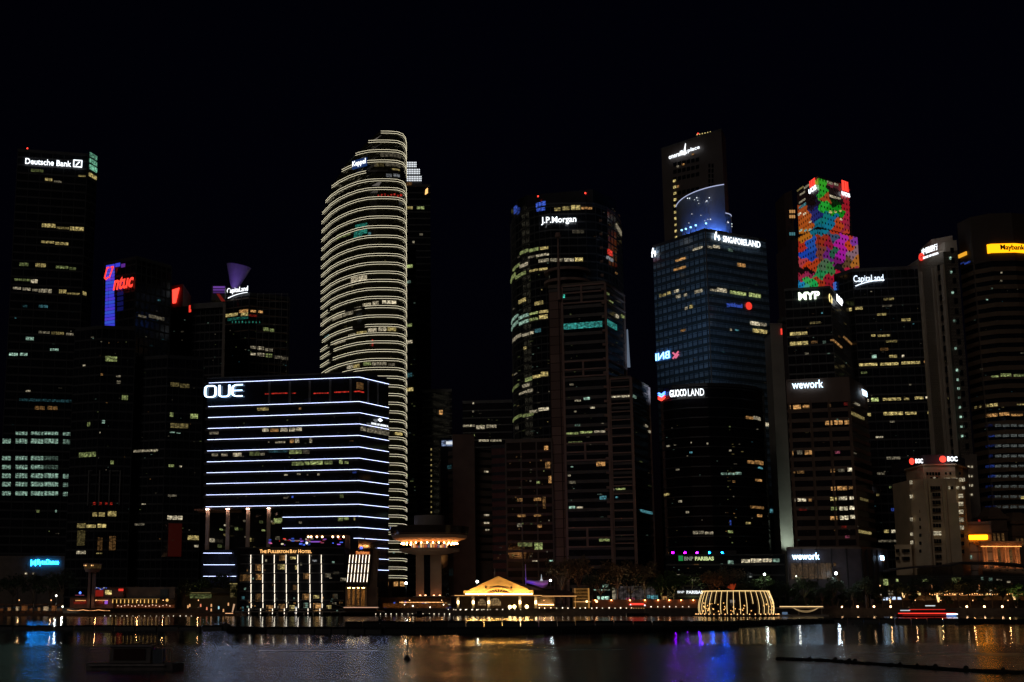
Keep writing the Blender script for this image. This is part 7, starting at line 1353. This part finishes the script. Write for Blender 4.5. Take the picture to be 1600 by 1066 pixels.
# shaded lamps added to throw warm light on the restaurant fronts
for i, (px, Y, e) in enumerate(((30, 498, 200), (80, 498, 200), (150, 508, 260), (215, 508, 260), (255, 508, 200), (310, 515, 160), (640, 520, 220), (690, 520, 160), (850, 510, 260), (1390, 525, 300), (1430, 525, 300), (1470, 525, 350), (1520, 525, 350), (1575, 523, 350), (1280, 523, 120))):
    X = WX(px, 938, Y); t = thing('table_lamp', 'small shaded warm lamp added on a thin post to light the waterfront restaurants', 'lamp', (X, Y, 2.5), 'added shaded warm lamps by the restaurants'); obj('post', MB().tube((X, Y, .5), (X, Y, 5.2), .05, k=5), BLK, t); obj('shade', MB().tube((X, Y, 5.5), (X, Y, 5.8), .4, .1, 8), BLK, t); obj('bulb', MB().sphere((X, Y, 5.35), .14, 5), glow('table_bulb', (1, .5, .2), 4), t)
    lp = bpy.data.lights.new('table_light', 'POINT'); lp.energy = e * .5; lp.color = (1, .45, .16); lp.shadow_soft_size = .15; lo = bpy.data.objects.new('table_light', lp); COL.objects.link(lo); lo.parent = t; lo.location = (0, -.4, 2.7)
# big orange quay lamps on the right
for i, x in enumerate((1315, 1340, 1365.5, 1391.5, 1510.5, 1538, 1566)):
    X, _, z = W(x, 948, 517); t = thing('quay_lamp', 'orange quay lamp in the row of %s' % ('four left of the red lit boat' if i < 4 else 'three right of the red lit boat'), 'lamp', (X, 517, .2), 'orange lamps on the right quay'); obj('post', MB().tube((X, 517, .2), (X, 517, z), .08), BLK, t); obj('head', MB().sphere((X, 516.9, z), .36, 7), glow('lamp_quay', (1, .55, .26), 9), t)
# small bollard lamps along the quay
bp = None
def bollard(px, py, Y, grp, lab, s=1.0):
    global bp
    X, _, z = W(px, py, Y)
    s *= random.uniform(.65, 1.2); px += random.uniform(-1, 1); X, _, z = W(px, py, Y)
    if bp is None:
        bp = thing('bollard_lamp', lab, 'bollard lamp', (X, Y, z), grp); obj('lamp_head', MB().sphere((X, Y, z + .001), .17, 6), glow('bollard_light', (1, .78, .55), 3.4), bp); obj('post', MB().tube((X, Y + .2, z - 1.1), (X, Y + .2, z), .06, k=5), BLK, bp)
        bp.scale = (s,) * 3
    else: dup(bp, (X, Y, z), 0, lab, grp, s)
for i in range(33):
    x = 8 + i * 9.1
    if 150 < x < 160 or 182 < x < 190: continue
    bollard(x, 963 if x > 150 else 963.8, 480, 'lamps on the left boardwalk', 'tiny white lamp in the row along the dark boardwalk left of the hotel', .95)
for i in range(22): bollard(587 + i * 8.3, 959.5 if i < 15 else 953, 512, 'lamps on the quay by the cafe', 'tiny white lamp in the row below the cafe and the round platform tower')
for i in range(14): bollard(700 + i * 9.5, 952.5, 513, 'lamps before the pier hall', 'tiny white lamp in the row before the pier hall columns', .8)
for i in range(17): bollard(842 + i * 9.1, 950 + (i % 2) * .4, 513, 'lamps on the quay right of the pier hall', 'tiny white lamp in the row between pier hall and red lit water taxi', 1.05)
for i in range(7): bollard(1017 + i * 9.9, 948.2, 515, 'lamps left of the round pavilion', 'tiny white lamp in the row just left of the round pavilion', 1)
# boardwalk on the left, a timber deck over water
def boardwalk():
    t = thing('boardwalk', 'dark timber boardwalk on piles running left of the hotel', 'boardwalk', (-60, 482, 0)); X0 = WX(-60, 966, 481); X1 = WX(374, 966, 481)
    obj('deck', MB().box(X0, X1, 481, 519.9, -.1, .55).box(X0, X1, 481, 481.4, .56, .9), WOOD, t)
    for i in range(40): x = X0 + (X1 - X0) * (i + .5) / 40; obj('pile', MB().tube((x, 481.4, -1.5), (x, 481.4, -.1), .2), BLK, t)
    rl = MB()
    for i in range(60): x = X0 + (X1 - X0) * i / 59; rl.box(x - .04, x + .04, 481.1, 481.18, .9, 1.7)
    rl.box(X0, X1, 481.1, 481.18, 1.7, 1.78); obj('railing', rl, BLK, t)
    rr = random.Random(23)
    # lantern lit stalls and string lights behind
    for i in range(46):
        x = rr.choice((rr.uniform(0, 100), rr.uniform(0, 100), rr.uniform(280, 345))); y = rr.uniform(946, 958); a = W(x, y, 505)
    for i in range(9):
        x = 2 + i * 11.5; a = WX(x, 950, 505); s = thing('market_stall', 'small amber lit stall in the row of stalls along the far left boardwalk', 'stall', (a, 505, .55), 'lit stalls on the far left boardwalk')
        obj('awning', MB().prism([(a - 1.3, 503.5), (a + 1.3, 503.5), (a + 1.3, 506.5), (a - 1.3, 506.5)], 3.6, 4.1, [(a - .3, 504.8), (a + .3, 504.8), (a + .3, 505.4), (a - .3, 505.4)]), solid('stall_cloth', (.18, .08, .04), .9), s)
        obj('counter', MB().box(a - 1.1, a + 1.1, 504, 504.6, .55, 1.5), WOOD, s); obj('backlight', MB().box(a - .9 + .3 * (i % 3), a + .4 + .25 * (i % 4), 505.9, 506, 1.6, 2.5 + .3 * (i % 4)), glow('stall_light%d' % (i % 4), [(1, .30, .08), (1, .45, .15), (1, .7, .4), (1, .35, .1)][i % 4], (.12, .3, .6, .2)[i % 4], True, 2.6), s)
        for px_ in (-1.2, 1.2): obj('post', MB().tube((a + px_, 503.7, .55), (a + px_, 503.7, 3.6), .06), BLK, s)
    g = thing('string_lights', 'amber string of bulbs along the far left boardwalk edge', 'string lights', (WX(20, 962, 484), 484, 1.7), None)
    for i in range(48): q = W(10 + i * 1.9, 961.5 + 1.2 * sin(i * .5), 484); obj('bulb', MB().sphere(q, .09, 4), glow('bulb_orange', (1, .35, .12), 1.4), g)
    obj('wire', MB().tube(W(10, 961.5, 484), W(100, 961.5, 484), .03, k=4), BLK, g)
    s = thing('landing_stage', 'low amber lit landing stage with a row of short lamps left of the hotel', 'landing stage', (WX(340, 963, 478), 478, 0)); obj('deck', MB().box(WX(310, 966, 478), WX(370, 966, 478), 474, 480.5, -.2, .45), WOOD, s)
    for i in range(12): q = W(312.5 + i * 3.2, 964.5, 475); obj('lamp', MB().tube(q, (q[0], q[1], q[2] + .7), .12, k=5), glow('stage_lamp', (1, .5, .22), 1.6), s)
    obj('light_strip', MB().box(WX(352, 964, 475), WX(364, 964, 475), 474.6, 474.9, .85, 1.0), glow('stage_lamp', (1, .5, .22), 1.6), s)
    for i in range(10):
        x = rr.uniform(282, 372); a = W(x, rr.uniform(946, 957), 508); k = rr.choice(((.5, .9, 1), (1, .5, .2), (1, .3, .15)))
        l = thing('lantern', 'small glowing lantern in the garden terrace left of the hotel', 'lantern', (a[0], 508, 2.5), 'lanterns in the garden left of the hotel'); obj('shade', MB().tube((a[0], 508, a[2]), (a[0], 508, a[2] + 1.0), .28, .2, 6), glow('lantern_%g' % k[1], k, .9), l); obj('post', MB().tube((a[0], 508, 2.5), (a[0], 508, a[2]), .05), BLK, l)
boardwalk()

# ------------------------------------------------------------------ boats, buoy and booms
def hull(mb, L, Wd, z0, z1, bow=.22, n=10):
    """pointed at +x; x from -L/2 to L/2"""
    st = []
    for i in range(n + 1):
        f = i / n; x = -L / 2 + L * f; w = Wd / 2 * (1 if f < 1 - bow * 2 else sqrt(max(0, 1 - ((f - (1 - bow * 2)) / (bow * 2)) ** 2))) * (.88 + .12 * min(1, f * 5)); sh = (f - .4) ** 2 * .35 * (z1 - z0)
        st.append([(x, -max(w, .02), z1 + sh), (x, -max(w * .7, .01), z0), (x, max(w * .7, .01), z0), (x, max(w, .02), z1 + sh)])
    b = len(mb.v)
    for s in st: mb.v += s
    for i in range(n):
        a = b + 4 * i; c = a + 4
        mb.f += [(a, a + 1, c + 1, c), (a + 1, a + 2, c + 2, c + 1), (a + 2, a + 3, c + 3, c + 2), (a, c, c + 3, a + 3)]
    mb.f.append((b, b + 3, b + 2, b + 1)); return mb
def shift(mb, x, y, z=0, rz=0, s=1):
    c, d = cos(rz), sin(rz); mb.v = [((p[0] * c - p[1] * d) * s + x, (p[0] * d + p[1] * c) * s + y, p[2] * s + z) for p in mb.v]; return mb
def tourboat():
    Y = 452; cx = WX(1446, 958, Y); t = thing('river_boat', 'long low river boat edged with red light lines, moving past the right quay', 'boat', (cx, Y, 0)); L = 92 * Y / F; Z = lambda y: WZ(y, Y)
    obj('hull', shift(hull(MB(), L, 3.6, -.3, .75), cx, Y), solid('boat_red', (.10, .015, .01), .5), t)
    cab = MB().prism([(-L * .32, -1.3), (L * .3, -1.3), (L * .3, 1.3), (-L * .32, 1.3)], .76, 1.9); obj('cabin', shift(cab, cx, Y), BLK, t); obj('canopy', shift(MB().box(-L * .3, L * .3, -1.6, 1.6, 2.2, 2.4), cx, Y), solid('boat_red', (.10, .015, .01), .5), t)
    for i in range(8):
        for s in (-1, 1): obj('post', shift(MB().tube((-L * .29 + i * L * .083, s * 1.5, .8), (-L * .29 + i * L * .083, s * 1.5, 2.2), .05), cx, Y), BLK, t)
    rd = em('r', 1.5); obj('light_strip', shift(MB().box(-L * .49, L * .46, -1.95, -1.85, Z(959) , Z(957.8)), cx, Y), rd, t); obj('light_strip', shift(MB().box(-L * .3, L * .3, -1.72, -1.62, 2.2, 2.38), cx, Y), em('r', .8), t); obj('light_strip', shift(MB().box(-L * .42, L * .42, -1.9, -1.8, .52, .62), cx, Y), em('r', .5), t)
    for x0, x1, y, m in ((1403, 1418, 953.8, em('k', .7)), (1442, 1457, 946.5, em('k', .9)), (1475, 1492, 959.5, em('k', 3))): obj('white_lamp', MB().box(WX(x0, y, Y), WX(x1, y, Y), Y - 2.3, Y - 2.05, Z(y + .8), Z(y - .5)), m, t)
    obj('blue_lamp', MB().box(WX(1475, 963, Y), WX(1490, 963, Y), Y - 2.3, Y - 2.05, Z(963), Z(961.8)), glow('boat_blue', (.15, .4, 1), 1.2), t); obj('mast', shift(MB().tube((0, 0, 2.4), (0, 0, Z(946)), .05), cx, Y), BLK, t)
    Y = 486; cx = WX(996, 945, Y); L = 25 * Y / F; t = thing('water_taxi', 'small water taxi glowing bright red under the orange terrace wall', 'boat', (cx, Y, 0)); Z = lambda y: WZ(y, Y)
    obj('hull', shift(hull(MB(), L * 1.4, 2.6, -.2, .9), cx, Y), BLK, t); obj('canopy', shift(MB().prism([(-L * .5, -1.2), (L * .5, -1.2), (L * .5, 1.2), (-L * .5, 1.2)], Z(945.5), Z(942.6), [(-L * .42, -.8), (L * .3, -.8), (L * .3, .8), (-L * .42, .8)]), cx, Y), em('r', 1.6), t)
    for s in (-1, 1):
        for x in (-.45, 0, .45): obj('post', shift(MB().tube((L * x, s * 1.1, .9), (L * x, s * 1.1, Z(945.5)), .05), cx, Y), BLK, t)
    obj('white_lamp', MB().sphere((WX(1006.5, 946, Y), Y - 1.2, Z(946)), .28, 5), em('k', 1.5), t); obj('white_lamp', MB().sphere((WX(984.5, 945, Y), Y - 1.2, Z(945)), .2, 5), em('k', 1.5), t)
    for i in range(6): obj('side_lamp', MB().sphere((WX(985 + i * 4, 950.5, Y), Y - 1.4, Z(950.5)), .12, 4), em('o', 1.2), t)
    Y = 476; cx = WX(658, 955, Y); t = thing('moored_boat', 'small moored boat with one round red lamp below the cafe', 'boat', (cx, Y, 0)); obj('hull', shift(hull(MB(), 7, 2.2, -.2, .7), cx, Y), BLK, t); obj('cabin', MB().box(cx - 1.5, cx + .2, Y - .7, Y + .7, .7, 1.7), GL, t); obj('red_lamp', MB().sphere((cx, Y - 1, WZ(967, Y) + .35), .42, 6), em('r', 1.6), t)
    # dark work boat in the foreground, left
    Y = 88; cx = WX(212, 1035, Y); t = thing('work_boat', 'unlit barge with a boxy cabin lying in the dark water at lower left', 'boat', (cx, Y, 0)); k = Y / F; hm = solid('barge_grey', (.16, .14, .14), .6, .3, 2); x = lambda p: WX(p, 1030, Y)
    mb = hull(MB(), 5.9, 2.0, -.15, .38, .1); obj('hull', shift(mb, cx + .05, Y), hm, t); obj('cabin', MB().prism([(x(174), Y - .7), (x(238), Y - .7), (x(238), Y + .7), (x(174), Y + .7)], .42, 1.42, [(x(177), Y - .65), (x(238), Y - .65), (x(238), Y + .65), (x(177), Y + .65)]), solid('cabin_panel', (.06, .05, .05), .6), t)
    obj('cabin_roof', MB().box(x(173), x(240), Y - .8, Y + .8, 1.425, 1.5), hm, t); obj('cabin_window', MB().box(x(181), x(230), Y - .76, Y - .71, .62, 1.3), solid('dark_maroon', (.03, .012, .01), .2), t); obj('engine_box', MB().box(x(241), x(256), Y - .6, Y + .6, .4, 1.25), solid('box_blue', (.03, .04, .06), .6), t)
    for p in (257, 261.5, 266, 271): obj('rail_post', MB().tube((x(p), Y - .75, .4), (x(p), Y - .75, 1.33), .03), hm, t)
    obj('rail', MB().tube((x(256), Y - .75, 1.33), (x(272), Y - .75, 1.33), .03), hm, t); obj('rub_rail', MB().box(x(145), x(262), Y - 1.06, Y - .98, .28, .38), hm, t)
    # buoy
    Y = 103; cx = WX(636, 1028, Y); t = thing('buoy', 'small black cone buoy with a thin post in the middle of the bay', 'buoy', (cx, Y, 0)); obj('float', MB().lathe((cx, Y, 0), [(.0, -.15), (.26, -.12), (.27, .06), (.2, .16), (.08, .38), (0, .38)], 18), BLK, t)
    obj('post', MB().tube((cx, Y, .35), (cx + .02, Y, 1.35), .055), BLK, t); obj('topmark', MB().lathe((cx + .02, Y, 1.3), [(0, 0), (.11, .05), (.08, .22), (0, .3)], 10), BLK, t); obj('bracket', MB().tube((cx - .06, Y, .7), (cx + .1, Y, .86), .03).tube((cx + .1, Y, .86), (cx, Y, 1.0), .03), BLK, t)
def boom(pts, rad, label, seed, step=.9, lumps=0, name='floating_boom'):
    """pts: (px, py) on the water surface"""
    r = random.Random(seed); P = []
    for px, py in pts:
        v = (CY - py) / F; u = (px - CX) / F; t_ = -H / (sin(PIT) + v * cos(PIT)); P.append(Vector((u * t_, (cos(PIT) - v * sin(PIT)) * t_, 0)))
    c = sum(P, Vector()) / len(P); t = thing(name, label, 'floating boom', (c.x, c.y, 0)); mb = MB(); lm = MB()
    for a, b in zip(P, P[1:]):
        L = (b - a).length; n = max(1, int(L / step)); d = (b - a) / n
        for i in range(n):
            p = a + d * i; q = p + d * .93; rr = rad * r.uniform(.9, 1.1); mb.tube((p.x, p.y, rad * .25), (q.x, q.y, rad * .25), rr, k=7)
            if r.random() < lumps: m = p + d * .5; lm.sphere((m.x, m.y + r.uniform(-.1, .1), rad * 1.15), r.uniform(.05, .15) * (1 + rad), 5)
    obj('float_line', mb, solid('wet_rubber', (.012, .012, .013), .6), t)
    if lm.v: obj('growth', lm, solid('weed', (.015, .014, .012), .9), t)
tourboat()
boom([(-40, 984), (180, 984), (350, 984.5)], .55, 'thin dark floating barrier across the water at the left', 1, 3)
boom([(352, 982), (360, 987), (420, 989), (600, 990.5), (850, 989.5), (1000, 987), (1150, 983)], .7, 'long curved dark floating barrier across the middle of the bay', 2, 2.5)
boom([(540, 979.5), (700, 979), (900, 979), (1080, 979)], .8, 'shorter dark barrier between the long curved one and the pier hall', 3, 3)
boom([(1040, 981), (1200, 977), (1300, 973), (1500, 973.5), (1640, 975)], .8, 'dark barrier in front of the right quay and the red lit boat', 4, 3)
boom([(1214, 1031), (1290, 1034), (1400, 1042), (1500, 1049), (1640, 1055)], .17, 'weedy dark log boom slanting into the lower right corner', 5, .8, .55)
boom([(1209, 1030), (1216, 1031)], .2, 'short end float of the slanting log boom', 6, .5) if False else None
def bits():
    for i, (px, py, s) in enumerate([(1065, 1066, 1.1), (1087, 1066.5, .6), (1122, 1066.5, .5), (554, 994, 1), (559, 994, 1), (515, 994, .6), (1496, 976.5, 1.2), (1330, 976, 1)]):
        v = (CY - py) / F; u = (px - CX) / F; t_ = -H / (sin(PIT) + v * cos(PIT)); X, Y = u * t_, (cos(PIT) - v * sin(PIT)) * t_; R = .18 * s * Y / 100
        lab = ['largest of three dark floats at the bottom edge, right of centre', 'middle one of three dark floats at the bottom edge', 'rightmost small dark float at the bottom edge', 'left float of the dark pair below the long curved barrier', 'right float of the dark pair below the long curved barrier', 'single small dark float below the long curved barrier under the hotel', 'dark float below the red lit boat', 'dark float left below the row of four orange quay lamps'][i]
        t = thing('mooring_float', lab, 'float', (X, Y, 0)); obj('float_body', MB().lathe((X, Y, 0), [(0, -R * .4), (R, 0), (R * .8, R * .6), (0, R * .8)], 12), BLK, t); obj('ring', MB().tube((X, Y, R * .7), (X, Y, R * 1.25), R * .15, k=6), BLK, t)
bits()
